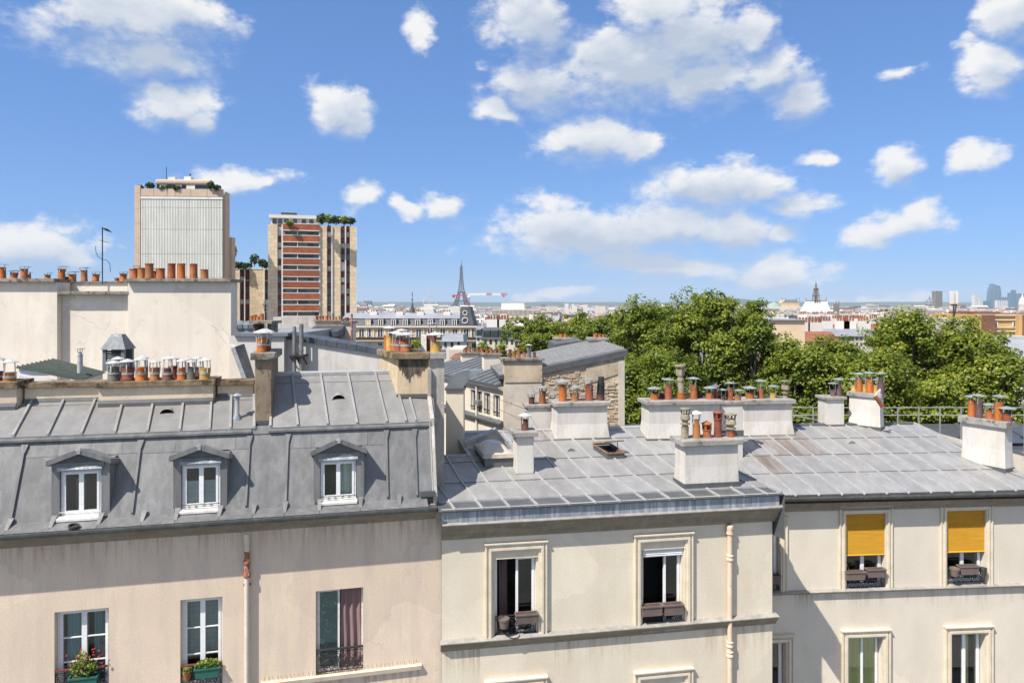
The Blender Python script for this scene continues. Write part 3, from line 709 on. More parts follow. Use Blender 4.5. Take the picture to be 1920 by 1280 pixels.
# ---- chimney pots
def pot(parent, x, y, z0, z1, r, mat, cowl='hat', cap=None, capr=None, strap=False, seed=0, capmat='galvanised'):
    m = MB(); h = z1 - z0
    rl = random.Random(seed * 13 + int(abs(x * 977 + z1 * 131)))
    lx, ly = rl.gauss(0, .018), rl.gauss(0, .018)           # no pot stands quite plumb
    def lean(q):
        q.v = [(vx + lx * (vz - z0), vy + ly * (vz - z0), vz) for vx, vy, vz in q.v]
        return q
    n = 14
    m.lathe(x, y, [(r * 1.06, z0 - .03), (r * 1.06, z0 + h * .1), (r, z0 + h * .13), (r * .97, z1 - h * .1), (r * 1.05, z1 - h * .09), (r * 1.05, z1), (r * .8, z1), (r * .78, z1 - .06), (0.001, z1 - .06)], n)
    rg = random.Random(seed * 7 + int(abs(x) * 1000))
    if strap:
        pass
    p = lean(m).build('chimney_pot', mat, parent, smooth=True)
    if strap:
        zz = z0 + h * .55
        part('strap', 'strap', p, lambda q: lean(q.lathe(x, y, [(r * 1.0, zz - .024), (r * 1.045, zz - .024), (r * 1.045, zz + .024), (r * 1.0, zz + .024)], n)), smooth=True)
    if cowl in ('hat', 'flat', 'cone') and cap is not None:
        R_ = capr or r * 1.85
        q = MB()
        hh = R_ * (.30 if cowl == 'hat' else .45 if cowl == 'cone' else .1)
        tilt = rg.uniform(-.05, .05)
        q.lathe(x, y, [(R_ * .2, cap - hh + .002), (R_, cap - hh), (R_, cap - hh + .012), (R_ * .55, cap - hh * .42), (0.004, cap)], 12)
        for i in range(len(q.v)):
            vx, vy, vz = q.v[i]; q.v[i] = (vx, vy, vz + (vx - x) * tilt)
        k0 = rg.random()
        for k in range(4 if cowl == 'cone' else 3):
            a = 2 * math.pi * (k / (4 if cowl == 'cone' else 3) + k0)
            c_, s_ = math.cos(a), math.sin(a)
            q.bar((x + c_ * r * 1.08, y + s_ * r * 1.08, z1 - .10), (x + c_ * r * 1.1, y + s_ * r * 1.1, z1 + .01), .022, .01)
            q.bar((x + c_ * r * 1.1, y + s_ * r * 1.1, z1), (x + c_ * R_ * .74, y + s_ * R_ * .74, cap - hh * .75), .02, .01)
        lean(q).build('cowl', capmat, p, smooth=True)
    elif cowl == 'lantern':     # clay lantern with open sides
        q = MB(); zt = cap; zb = z1
        H = zt - zb
        q.lathe(x, y, [(r * .75, zb), (r * 1.15, zb), (r * 1.15, zb + H * .1), (r * .85, zb + H * .1)], 12)
        for k in range(4):
            a = math.pi / 4 + k * math.pi / 2
            q.bar((x + r * .9 * math.cos(a), y + r * .9 * math.sin(a), zb + H * .08), (x + r * .9 * math.cos(a), y + r * .9 * math.sin(a), zb + H * .64), r * .5, r * .4)
        q.lathe(x, y, [(r * .3, zb + H * .62), (r * 1.35, zb + H * .62), (r * 1.35, zb + H * .7), (r * .7, zb + H * .85), (r * .25, zb + H * .9), (r * .22, zb + H), (.002, zb + H)], 12)
        lean(q).build('cowl', mat if capmat == 'galvanised' else capmat, p, smooth=True)
    elif cowl == 'stone':       # stone collar and bowl with a framed mouth
        q = MB(); zb, zt = z1, cap; H = zt - zb
        q.lathe(x, y, [(r * .75, zb - .02), (r * .8, zb + H * .12), (r * 1.25, zb + H * .14), (r * 1.25, zb + H * .2), (r * .75, zb + H * .22), (r * .75, zb + H * .3), (r * 1.3, zb + H * .42), (r * 1.1, zb + H * .66), (r * .9, zb + H * .7), (.002, zb + H * .68)], 14)
        for k in range(4):
            a = math.pi / 4 + k * math.pi / 2
            q.bar((x + r * .95 * math.cos(a), y + r * .95 * math.sin(a), zb + H * .64), (x + r * 1.2 * math.cos(a), y + r * 1.2 * math.sin(a), zb + H * .96), r * .32, r * .26)
        q.lathe(x, y, [(r * .7, zb + H * .93), (r * 1.45, zb + H * .93), (r * 1.45, zt), (.002, zt)], 14)
        lean(q).build('cowl', 'pot_stone', p, smooth=True)
    elif cowl == 'stonepipe':   # tall grey stone flue with a square head
        q = MB(); zb, zt = z1, cap; H = zt - zb
        q.lathe(x, y, [(r * .9, zb - .02), (r * .82, zb + H * .4), (r * .95, zb + H * .42), (r * .95, zb + H * .5), (r * .72, zb + H * .52), (r * .72, zb + H * .62)], 14)
        q.lathe(x, y, [(r * 1.1, zb + H * .62), (r * 1.15, zb + H * .9), (r * .6, zb + H * .9)], 4)
        q.lathe(x, y, [(r * .5, zt - H * .06), (r * 1.4, zt - H * .06), (r * 1.4, zt), (.002, zt)], 14)
        for k in range(4):
            a = k * math.pi / 2
            q.bar((x + r * .95 * math.cos(a), y + r * .95 * math.sin(a), zb + H * .88), (x + r * .95 * math.cos(a), y + r * .95 * math.sin(a), zt - H * .03), r * .5, r * .3)
        lean(q).build('cowl', 'pot_stone', p, smooth=True)
    elif cowl == 'black':
        q = MB(); H = cap - z1
        q.lathe(x, y, [(r * .98, z1 - .02), (r * 1.0, z1 + H * .05), (r * .92, z1 + H * .4), (r * .98, z1 + H * .42), (r * .9, z1 + H * .7), (r * .8, z1 + H * .72), (r * .72, cap), (.002, cap)], 14)
        lean(q).build('cowl', 'black_metal', p, smooth=True)
    return p

def chimney(label, x0, x1, yt, yc, yb, Y, depth, yaw=6, flare=0.0, over=.07, shaft='stucco_white', coping='coping_grey', pots=(), group='chimney stacks on the roofs',
            name='chimney_stack', sink=.6, yb2=None, slab_over=None):
    """front face between columns x0, x1; coping rows yt..yc; foot at row yb; Y = distance of the front face"""
    fr = Frame((x0 + x1) / 2, Y, yaw)
    u0, zt = fr.uz(x0, yt); u1, zc = fr.uz(x1, yc); _, zb = fr.uz((x0 + x1) / 2, yb); _, zt = fr.uz((x0 + x1) / 2, yt); _, zc = fr.uz((x0 + x1) / 2, yc)
    rt = empty(name, fr.world((0, 0, zb)), fr.yaw, label, 'chimney', group)
    m = MB()
    f = flare
    lo = [(u0 - f, -f, 0), (u1 + f, -f, 0), (u1 + f, depth + f, 0), (u0 - f, depth + f, 0)]
    mid = [(u0, 0, (zc - zb) * .45), (u1, 0, (zc - zb) * .45), (u1, depth, (zc - zb) * .45), (u0, depth, (zc - zb) * .45)]
    top = [(u0, 0, zc - zb + .01), (u1, 0, zc - zb + .01), (u1, depth, zc - zb + .01), (u0, depth, zc - zb + .01)]
    dn = [(a, b, -sink) for a, b, _ in lo]
    vs = dn + lo + mid + top
    fs = [(3, 2, 1, 0), (12, 13, 14, 15)]
    for k in range(3):
        for i in range(4):
            j = (i + 1) % 4
            fs.append((k * 4 + i, k * 4 + j, k * 4 + 4 + j, k * 4 + 4 + i))
    m.add(vs, fs)
    m.build('shaft', shaft, rt, bevel=.012)
    fo = f + .018
    part('flashing', 'zinc_slate', rt, lambda q: q.hull([(u0 - fo, -fo, -.14), (u1 + fo, -fo, -.14), (u1 + fo, depth + fo, -.14), (u0 - fo, depth + fo, -.14)], [(u0 - fo, -fo, .025), (u1 + fo, -fo, .025), (u1 + fo, depth + fo, .025), (u0 - fo, depth + fo, .025)]))
    part('coping', coping, rt, lambda q: q.box(u0 - over, u1 + over, -over, depth + over, zc - zb, zt - zb), bevel=.012)
    for k, p_ in enumerate(pots):
        px, ytop, wpx, mat, cowl, capy = p_[:6]
        wo = p_[6] if len(p_) > 6 else depth / 2
        strap = p_[7] if len(p_) > 7 else False
        capm = p_[8] if len(p_) > 8 else ('cowl_dull' if cowl in ('hat', 'flat') else 'galvanised')
        u, z1 = fr.uz(px, ytop, wo)
        _, cz = fr.uz(px, capy, wo) if capy else (0, None)
        rr = wpx / 2 * (Y + wo) / F
        pot(rt, u, wo, zt - zb, z1 - zb, rr, mat, cowl, None if cz is None else cz - zb, None, strap, k, capm)
    return rt

# ---- zinc sheets between standing rolls
def strip_panel(parent, rungs, mat, lift0=.016, lift1=.004, inset=.018, name='zinc_panel', nrm=None):
    """rungs: [(left, right), ...] from the lower edge up; a thin sheet that laps over the one below"""
    m = MB(); n = len(rungs)
    top, bot = [], []
    for i, (a, b) in enumerate(rungs):
        a, b = Vector(a), Vector(b)
        d = (b - a).normalized()
        k = i / (n - 1)
        if nrm is None:
            j = min(i, n - 2)
            up = (Vector(rungs[j + 1][0]) - Vector(rungs[j][0])).normalized()
            nn = d.cross(up).normalized()
            if nn.z < 0: nn = -nn
        else: nn = nrm
        lf = nn * (lift0 + (lift1 - lift0) * k)
        a2, b2 = a + d * inset, b - d * inset
        top += [a2 + lf, b2 + lf]; bot += [a2 - nn * .01, b2 - nn * .01]
    vs = top + bot; fs = []
    T = 2 * n
    for i in range(n - 1):
        fs.append((2 * i, 2 * i + 1, 2 * i + 3, 2 * i + 2))
        fs.append((2 * i, 2 * i + 2, T + 2 * i + 2, T + 2 * i)); fs.append((2 * i + 1, T + 2 * i + 1, T + 2 * i + 3, 2 * i + 3))
    fs.append((2 * n - 2, 2 * n - 1, T + 2 * n - 1, T + 2 * n - 2))
    m.add(vs, fs)
    m.mi = 1
    m.add([vs[0], vs[T], vs[T + 1], vs[1]], [(0, 1, 2, 3)])
    return m.build(name, [mat, 'lap_grime'], parent)

def roll(parent, pts, mat='zinc_roll', wd=.05, h=.045, name='zinc_roll', side=None, nose=True):
    pts = [Vector(p) for p in pts]; m = MB()
    sec = []
    for i, p in enumerate(pts):
        t = (pts[min(i + 1, len(pts) - 1)] - pts[max(i - 1, 0)]).normalized()
        sd = Vector(side) if side is not None else t.cross(Vector((0, 0, 1))).normalized()
        sd = (sd - t * sd.dot(t)).normalized()
        nn = sd.cross(t).normalized()
        if nn.z < 0 and abs(nn.z) > .05: nn = -nn
        elif abs(nn.z) <= .05 and nn.y > 0: nn = -nn
        sec.append([p + sd * wd / 2 - nn * .01, p + sd * wd * .38 + nn * h, p - sd * wd * .38 + nn * h, p - sd * wd / 2 - nn * .01])
    vs = [q for s_ in sec for q in s_]; fs = [(0, 1, 2, 3), tuple((len(sec) - 1) * 4 + k for k in (3, 2, 1, 0))]
    for i in range(len(sec) - 1):
        for k in range(4):
            k2 = (k + 1) % 4
            fs.append((i * 4 + k, i * 4 + 4 + k, i * 4 + 4 + k2, i * 4 + k2))
    m.add(vs, fs)
    if nose:        # the bell-shaped end piece at the foot
        p = pts[0]; m.blob(p + Vector((0, 0, .012)), (wd * .75, .03, h * 1.05), 5)
    return m.build(name, mat, parent)
# ================================================================== the mansard house with pink render
FL = Frame(828, 16.05, 13)
LB = FL.root('mansard_house', 'pink rendered house with grey zinc mansard roof and three dormers', 'house')
LROOF_LEFT = FL.uz(-140, 1000)[0]
def lu(px, py, w=0.0): return FL.uz(px, py, w)[0]
Z_GUT, Z_FOOT, Z_BRK, W_BRK, W_FOOT = 13.43, 13.56, 15.08, .62, -.06
def mw(z): return W_FOOT + (W_BRK - W_FOOT) * (z - Z_FOOT) / (Z_BRK - Z_FOOT)      # depth of the steep slope at a height

lw = []      # openings in the wall: columns, top row, bottom row
for (xa, xb, yt, yb) in ((102, 204, 1143, 1300), (338, 417, 1121, 1290), (592, 681, 1104, 1262)):
    ym = (yt + yb) / 2
    xm = (xa + xb) / 2
    lw.append((lu(xa, ym), lu(xb, ym), FL.uz(xm, yb)[1], FL.uz(xm, yt)[1]))
m = MB(); wall_holes(m, LROOF_LEFT, 0.0, 0.0, 13.2, lw, 0.0, .24)
m.quad((0, 0, 0), (0, 9, 0), (0, 9, 13.2), (0, 0, 13.2))
m.quad((LROOF_LEFT, 9, 0), (LROOF_LEFT, 0, 0), (LROOF_LEFT, 0, 13.2), (LROOF_LEFT, 9, 13.2))
m.quad((0, 9, 0), (LROOF_LEFT, 9, 0), (LROOF_LEFT, 9, 15.3), (0, 9, 15.3))
m.build('wall', 'stucco_pink', LB)
# windows of the wall
W = []
for i, (a, b, c, d) in enumerate(lw):
    if i < 2: W.append(casement(LB, a + .003, b - .003, c, d - .003, .15, rows=3, fw=.055, sash=.05))
    else: W.append(casement(LB, a + .003, b - .003, c, d - .003, .15, rows=1, open_leaf=1, fw=.035, sash=.045, mat='old_white_paint'))
a, b, c, d = lw[0]
drape(W[0], a + .12, (a + b) / 2 + .02, c + .05, d - .08, .32, 'curtain_teal', 5); drape(W[0], (a + b) / 2 + .12, b - .08, c + .05, d - .08, .34, 'curtain_teal', 6)
a, b, c, d = lw[1]
drape(W[1], a + .04, b - .04, c + .55, d - .05, .36, 'roller_grey', 7, .006, 'net_curtain')
a, b, c, d = lw[2]
part('lace_curtain', 'lace', W[2], lambda q: q.box(a + .07, (a + b) / 2 - .03, .19, .196, c + .05, d - .05))
drape(W[2], (a + b) / 2 + .02, b - .03, c + .04, d - .02, .18, 'curtain_plum', 3, .03)
for i, (a, b, c, d) in enumerate(lw):
    h = .52 if i < 2 else .45
    if i < 2: railing(W[i], a + .01, b - .01, c + .03, c + (FL.uz(0, 1268 if i == 0 else 1252)[1] * 0 + h), .03, top='rail_red')
    else: railing(W[i], a + .01, b - .01, c + .06, c + .06 + h + .05, .03, top='iron')
    part('window_sill', 'stucco_pink', W[i], lambda q: q.prism_x([(-.05, c - .07), (.2, c - .07), (.2, c + .02), (-.05, c - .01)], a - .0, b + .0))
# ledge below the third window with its bird spikes
ue0, ze = FL.uz(490, 1278); ue1 = lu(790, 1262)
part('ledge', 'stucco_pink', LB, lambda q: q.prism_x([(0, ze - .12), (-.07, ze - .10), (-.09, ze), (0, ze + .012)], ue0, ue1))
m = MB()
for i in range(74):
    u = ue0 + .05 + (ue1 - ue0 - .1) * i / 73
    m.bar((u, -.05, ze), (u + random.Random(i).uniform(-.02, .02), -.05 + (-.05 if i % 2 else .05), ze + .11), .004)
m.build('bird_spikes', 'iron', LB, kind='stuff')
def runs(parent, mat, u0, u1, z0, z1, w=-.003):
    part('rain_stain', mat, parent, lambda q: q.quad((u0, w, z0), (u1, w, z0), (u1, w, z1), (u0, w, z1)))
runs(LB, 'rain_run', LROOF_LEFT, -.02, 12.25, 13.06)
runs(LB, 'rain_run', ue0 + .05, ue1 - .02, ze - 1.0, ze - .12)
# eaves: cornice, gutter and the apron of zinc above it
part('cornice', 'cornice_stone', LB, lambda q: q.prism_x([(0, 13.05), (-.05, 13.07), (-.08, 13.15), (-.16, 13.2), (-.20, 13.28), (-.30, 13.33), (-.31, 13.42), (.1, 13.42), (.1, 13.05)], LROOF_LEFT, -.16))
m = MB()
gp = [(-.33, 13.47), (-.335, 13.40), (-.36, 13.355), (-.41, 13.335), (-.46, 13.35), (-.487, 13.40), (-.49, 13.455), (-.475, 13.458), (-.472, 13.41), (-.45, 13.37), (-.41, 13.352), (-.37, 13.37), (-.35, 13.41), (-.345, 13.47)]
m.prism_x(gp, LROOF_LEFT, -.16)
m.build('gutter', 'gutter', LB, smooth=True)
ap = [lu(x, 1000) for x in (-130, -40, 24, 105, 193, 273, 335, 415, 478, 536, 600, 676, 748, 800)]
for k in range(len(ap) - 1):
    strip_panel(LB, [((ap[k], -.42, 13.45), (ap[k + 1], -.42, 13.45)), ((ap[k], W_FOOT - .01, Z_FOOT), (ap[k + 1], W_FOOT - .01, Z_FOOT))], 'zinc', .012, .004, .004, 'apron_panel')
    part('apron_clip', 'zinc', LB, lambda q: q.hull([(ap[k] - .03, -.30, 13.50), (ap[k] + .03, -.30, 13.50), (ap[k] + .03, -.24, 13.52), (ap[k] - .03, -.24, 13.52)],
                                                    [(ap[k] - .05, -.09, 13.66), (ap[k] + .05, -.09, 13.66), (ap[k] + .05, -.06, 13.68), (ap[k] - .05, -.06, 13.68)]))
# steep slope
LROOF = part('mansard_slope', 'zinc_slate', LB, lambda q: q.prism_x([(-.03, Z_FOOT - .14), (-.04, Z_FOOT - .02), (.2, Z_FOOT - .02), (.2, Z_FOOT - .14)], LROOF_LEFT, -.19))
seam_px = [(-140, 860), (-60, 860), (45, 850), (262, 850), (467, 850), (539, 850), (725, 850), (779, 850), (816, 850)]
seam_u = []
for (x, y) in seam_px:
    zg = 14.8
    for _ in range(4): u, zg = FL.uz(x, y, mw(zg))
    seam_u.append(u)
seam_u[-1] = -.205
DORM = [(97, 206, 112, 190, 839, 866, 880, 985), (325, 426, 340, 413, 832, 857, 869, 974), (588, 683, 600, 668, 820, 848, 862, 966)]
dorm = []
for (xa, xb, oa, ob, yp, ye, yo, ys) in DORM:
    dorm.append(dict(u0=lu(xa, 920, -.02), u1=lu(xb, 920, -.02), o0=lu(oa, 920, -.02), o1=lu(ob, 920, -.02), zp=FL.uz((xa + xb) / 2, yp, -.12)[1] - .05, ze=FL.uz((xa + xb) / 2, ye, -.12)[1],
                     zo=FL.uz((xa + xb) / 2, yo, -.02)[1], zs=max(FL.uz((xa + xb) / 2, ys, -.02)[1], Z_FOOT + .02)))
def slope_panel(u0, u1, z0, z1, **k):
    return strip_panel(LROOF, [((u0, mw(z0), z0), (u1, mw(z0), z0)), ((u0, mw(z1), z1), (u1, mw(z1), z1))], 'zinc', .010, .003, .002, 'zinc_panel', Vector((0, -.92, .39)))
for i in range(len(seam_u) - 1):
    a, b = seam_u[i], seam_u[i + 1]
    ds = [d_ for d_ in dorm if a < (d_['u0'] + d_['u1']) / 2 < b]
    if ds:
        d_ = ds[0]; mid = (d_['u0'] + d_['u1']) / 2
        zt = d_['ze'] + .02
        slope_panel(a, d_['u0'] + .03, Z_FOOT, zt); slope_panel(d_['u1'] - .03, b, Z_FOOT, zt)
        slope_panel(a, d_['u0'] - .08, zt, Z_BRK); slope_panel(d_['u0'] - .08, mid, zt, Z_BRK); slope_panel(mid, d_['u1'] + .08, zt, Z_BRK); slope_panel(d_['u1'] + .08, b, zt, Z_BRK)
    else:
        if b - a > 1.0:
            slope_panel(a, (a + b) / 2, Z_FOOT, Z_BRK); slope_panel((a + b) / 2, b, Z_FOOT, Z_BRK)
        else: slope_panel(a, b, Z_FOOT, Z_BRK)
for i, u in enumerate(seam_u):
    zb_ = Z_FOOT + .06
    roll(LROOF, [(u, mw(zb_) - .008, zb_), (u, mw(14.5), 14.5), (u, mw(Z_BRK - .06), Z_BRK - .06)], 'zinc', .055, .05, side=(1, 0, 0), nose=False)
    part('roll_head', 'zinc', LROOF, lambda q: q.hull([(u - .028, mw(14.88) - .055, 14.88), (u + .028, mw(14.88) - .055, 14.88), (u + .028, mw(14.88), 14.88), (u - .028, mw(14.88), 14.88)],
                                                     [(u - .065, mw(15.04) - .05, 15.04), (u + .065, mw(15.04) - .05, 15.04), (u + .065, mw(15.04), 15.04), (u - .065, mw(15.04), 15.04)]))
# dormers
def dormer(d_, idx):
    u0, u1, o0, o1, zp, ze, zo, zs = (d_[k] for k in ('u0', 'u1', 'o0', 'o1', 'zp', 'ze', 'zo', 'zs'))
    mid = (u0 + u1) / 2; wf = -.03
    m = MB()
    zb = Z_FOOT
    for (a, b) in ((u0, o0), (o1, u1)):      # front posts that run back as cheeks
        m.prism_x([(wf, zb), (wf, ze), (mw(ze) + .03, ze), (mw(zb) + .03, zb)], a, b)
    m.prism_x([(wf + .0, zo), (wf + .0, ze), (mw(ze), ze), (mw(zo), zo)], o0, o1)
    m.prism_x([(wf - .03, zo + .05), (wf - .03, ze - .02), (wf + .02, ze - .02), (wf + .02, zo + .05)], u0 + .1, u1 - .1)
    o = m.build('dormer', 'zinc', LB)
    # shallow pediment roof
    ov = .06; wr = wf - .12
    hw = (u1 - u0) / 2 + ov
    part('pediment', 'zinc_slate', o, lambda q: q.prism_y([(u0 - .01, ze + .003), (u1 + .01, ze + .003), (mid, zp - .05)], wf - .02, wf + .12))
    for s in (-1, 1):
        e = mid + s * hw
        A = [(mid, wr, zp), (e, wr, ze + .02), (e, mw(ze) + .02, ze - .12), (mid, mw(zp) + .05, zp - .15)]
        T = Vector((0, 0, .035)); B = Vector((0, -.0, .085))
        A = A if s > 0 else A[::-1]
        part('dormer_roof', 'zinc', o, lambda q: q.hull([Vector(p) - Vector((0, 0, .07)) for p in A], [Vector(p) + Vector((0, 0, .035)) for p in A]))
    part('finial', 'zinc_roll', o, lambda q: (q.box(mid - .03, mid + .03, wr - .015, wr + .03, zp - .07, zp + .05), q.blob((mid, wr, zp - .0), (.06, .02, .035), 4)))
    part('lintel_flashing', 'zinc_flashing', o, lambda q: q.prism_x([(wf - .035, zo - .01), (wf - .06, zo + .02), (wf - .035, zo + .07), (wf, zo + .07), (wf, zo - .01)], o0 - .03, o1 + .03))
    win = casement(o, o0 + .01, o1 - .01, zs + .05, zo - .012, .03, fw=.04, sash=.045, mat='white_paint', name='casement', deep=None)
    for ch in list(win.children): ch.parent = o
    win.name = 'casement'
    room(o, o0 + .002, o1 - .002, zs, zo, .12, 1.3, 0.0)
    part('sill', 'old_white_paint', o, lambda q: (q.prism_x([(-.16, zs - .02), (-.16, zs + .03), (.03, zs + .06), (.03, zs - .02)], o0 - .02, o1 + .02)))
    m = MB(); zr = zs + .14
    m.bar((o0, -.045, zr), (o1, -.045, zr), .012)
    for k in range(2):
        for s in (-1, 1): m.tube(scroll(mid + s * (.08 + k * .14), zr - .04, .035, 1.2, 0, s, -.045, 10), .006, 5)
    m.bar((o0, -.045, zr - .09), (o1, -.045, zr - .09), .01)
    m.build('window_guard', 'iron' if idx else 'old_white_paint', o)
    if idx == 1: part('roller_blind', 'roller_grey', o, lambda q: q.box(o0 + .06, o1 - .06, .085, .09, zs + .1, (zs + zo) / 2 + .12))
    if idx == 2: drape(o, (o0 + o1) / 2 + .06, o1 - .06, zs + .08, zo - .05, .14, 'curtain_white', 3, .02, taper=-.0)
    if idx == 0: part('shelf_unit', 'wood_frame', o, lambda q: q.box(o0 + .12, o0 + .3, .5, .8, zs, zo - .3))
    return o
for i, d_ in enumerate(dorm): dormer(d_, i)
# band at the break of the roof
UCH0, UCH1 = FL.uz(471, 790, .7)[0], FL.uz(512, 790, .7)[0]
for (a, b) in ((LROOF_LEFT, UCH0 + .02), (UCH1 - .08, -.205)):
    part('ridge_band', 'zinc', LB, lambda q: q.prism_x([(W_BRK - .03, Z_BRK - .01), (W_BRK - .07, Z_BRK + .01), (W_BRK - .07, Z_BRK + .055), (W_BRK - .02, Z_BRK + .07), (W_BRK - .01, Z_BRK + .105), (W_BRK + .1, Z_BRK + .13), (W_BRK + .1, Z_BRK - .02)], a, b))
part('hip_sheet', 'zinc', LB, lambda q: q.prism_x([(W_BRK + .1, Z_BRK - .05), (W_BRK - .035, Z_BRK - .02), (W_BRK + .02, Z_BRK + .12), (W_BRK + .1, Z_BRK + .14)], UCH0 + .02, UCH1 - .08))
# upper slopes
zL0, zL1, wL1 = Z_BRK + .10, 15.76, 1.98
zR0, zR1, wR1 = Z_BRK + .10, 16.24, 2.02
W0 = W_BRK - .01
m = MB()
for (xa_, xb_, z1_, w1_) in ((-140, 474, zL1, wL1), (510, 703, zR1, wR1)):
    a_, b_ = FL.uz(xa_, 793, W0)[0], FL.uz(xb_, 793, W0)[0]
    m.hull([(a_, W0 + .05, zL0 - .1), (b_, W0 + .05, zL0 - .1), (b_, w1_, z1_ - .1), (a_, w1_, z1_ - .1)], [(a_, W0 + .05, zL0 - .03), (b_, W0 + .05, zL0 - .03), (b_, w1_, z1_ - .03), (a_, w1_, z1_ - .03)])
UP = m.build('upper_slope', 'zinc_slate', LB)
def upper(list_px, z1, w1, ytop, ybot, mats, clip=None, joint=None):
    ls = []
    for (xt, xb) in list_px:
        ub = FL.uz(xb, ybot, W0)[0]; ut = FL.uz(xt, ytop, w1)[0]
        ls.append(((ub, W0, zL0), (ut, w1, z1)))
    for i in range(len(ls) - 1):
        (a0, a1), (b0, b1) = ls[i], ls[i + 1]
        cuts = [0, joint, 1] if joint else [0, 1]
        for k in range(len(cuts) - 1):
            t0, t1 = cuts[k], cuts[k + 1]
            L_ = lambda p, q, t: Vector(p).lerp(Vector(q), t)
            strip_panel(UP, [(L_(a0, a1, t0), L_(b0, b1, t0)), (L_(a0, a1, t1), L_(b0, b1, t1))], mats, .014, .004, .004)
    for (p, q) in ls:
        v = (Vector(q) - Vector(p)) * .03
        roll(UP, [Vector(p) + v * .5, Vector(q) - v * .3], 'zinc_pale', .065, .06, side=(1, 0, 0))
upper([(-120, -165), (-60, -100), (0, -38), (60, 24), (120, 89), (179, 152), (232, 215), (289, 276), (345, 337), (397, 393), (434, 432), (476, 477)], zL1, wL1, 749, 810, 'zinc_upper', joint=.86)
upper([(510, 507), (548, 559), (601, 615), (652, 670), (703, 726), (736, 762)], zR1, wR1, 697, 793, 'zinc_upper', joint=.83)
# last two trays beside the ochre stack, cut short by it
ls = []
for (xt, xb) in ((739, 758), (768, 780), (810, 815)):
    ls.append((Vector((FL.uz(xb, 791, W0)[0], W0, zL0)), Vector((FL.uz(xt, 745, 1.25)[0], 1.25, 15.66))))
for i in range(2):
    strip_panel(UP, [(ls[i][0], ls[i + 1][0]), (ls[i][1], ls[i + 1][1])], 'zinc_upper', .014, .004, .004)
    roll(UP, [ls[i + 1][0] + Vector((0, .03, .02)), ls[i + 1][1]], 'zinc_pale', .06, .055, side=(1, 0, 0))
UPR = FL.uz(736, 697, wR1)[0]
part('ridge_cap', 'zinc_roll', UP, lambda q: q.prism_x([(wR1 - .05, zR1 - .02), (wR1 - .05, zR1 + .05), (wR1 + .10, zR1 + .08), (wR1 + .10, zR1 - .02)], FL.uz(512, 697, wR1)[0], UPR))
# backs of the upper slopes and the flat behind them
m = MB()
m.quad((FL.uz(508, 697, wR1)[0], wR1 + .08, zR1), (UPR, wR1 + .08, zR1), (UPR, 6.0, 15.2), (FL.uz(508, 697, wR1)[0], 6.0, 15.2))
m.build('rear_slope', 'zinc_slate', UP)
part('roof_deck', 'zinc_slate', UP, lambda q: q.box(LROOF_LEFT, -.2, .75, 9.0, 14.8, 15.0))
# half-moon vents
def moon_vent(parent, fr, p, r=.13, ln=.22, mat='zinc_pale', slope=.3, grill=False):
    m = MB(); n = 10
    ring0 = [(p[0] + r * math.cos(math.pi * k / n), p[1], p[2] + r * .85 * math.sin(math.pi * k / n)) for k in range(n + 1)]
    ring1 = [(p[0] + r * .5 * math.cos(math.pi * k / n), p[1] + ln, p[2] + ln * slope - .01 + r * .25 * math.sin(math.pi * k / n)) for k in range(n + 1)]
    vs = ring0 + ring1; fs = [(k, k + 1, n + 2 + k, n + 1 + k) for k in range(n)]
    m.add(vs, fs)
    o = m.build('roof_vent', mat, parent, smooth=True)
    q = MB(); q.add([(x, y + .035, z) for x, y, z in ring0], [tuple(range(n + 1))]); q.build('vent_mouth', 'hole_shade', o)  # black sheet across the mouth stands in for the shade inside
    if grill:
        g = MB()
        for k in range(-3, 4): g.bar((p[0] + k * r * .27, p[1] + .01, p[2]), (p[0] + k * r * .27, p[1] + .01, p[2] + r * .82 * math.sqrt(max(0, 1 - (k * .27) ** 2))), .012)
        g.build('vent_grille', 'galvanised', o)
    return o
def up_surfL(u, w): return zL0 + (zL1 - zL0) * (w - W0) / (wL1 - W0)
def up_surfR(u, w): return zR0 + (zR1 - zR0) * (w - W0) / (wR1 - W0)
moon_vent(LB, FL, FL.hit(313, 776, up_surfL, 10, 20) + Vector((0, -.02, -.01)), .15, .25, slope=.42)
moon_vent(LB, FL, FL.hit(635, 749, up_surfR, 10, 20) + Vector((0, -.03, -.01)), .15, .2, slope=.75)
p = FL.hit(445, 785, up_surfL, 10, 20)
VP_ = MB(); VP_.lathe(p.x, p.y, [(.10, p.z - .03), (.10, p.z + .02), (.045, p.z + .12), (.045, p.z + .46), (.06, p.z + .46), (.045, p.z + .5), (.04, p.z + .52), (.11, p.z + .54), (.005, p.z + .60)], 12)
VP_.build('vent_pipe', 'zinc_flashing', UP, smooth=True)
# parapet wall with stone coping behind the low slope
PW = FL.root('parapet_wall', 'low cream parapet wall with mossy stone coping along the zinc ridge', 'wall')
def parapet(u0, u1, w0, w1, z0, z1, zc):
    part('wall', 'parapet_cream', PW, lambda q: q.box(u0, u1, w0, w1, z0, z1))
    part('coping', 'coping_mossy', PW, lambda q: q.box(u0 - .05, u1 + .05, w0 - .08, w1 + .08, z1, zc), bevel=.012)
    part('lead_flashing', 'zinc_slate', PW, lambda q: q.prism_x([(w0 - .05, z0 + .23), (w0 - .02, z0 + .30), (w0, z0 + .30), (w0, z0), (w0 - .06, z0)], u0, u1))
zf = 15.48
def puz(x, y, w): return FL.uz(x, y, w)
u_a = puz(31, 740, 1.70)[0]; u_b = puz(192, 740, 1.95)[0]; u_c = puz(400, 740, 1.72)[0]; u_d = puz(474, 740, 1.95)[0]
parapet(LROOF_LEFT, u_a, 1.70, 2.4, zf, puz(15, 728, 1.7)[1], puz(15, 716, 1.62)[1])
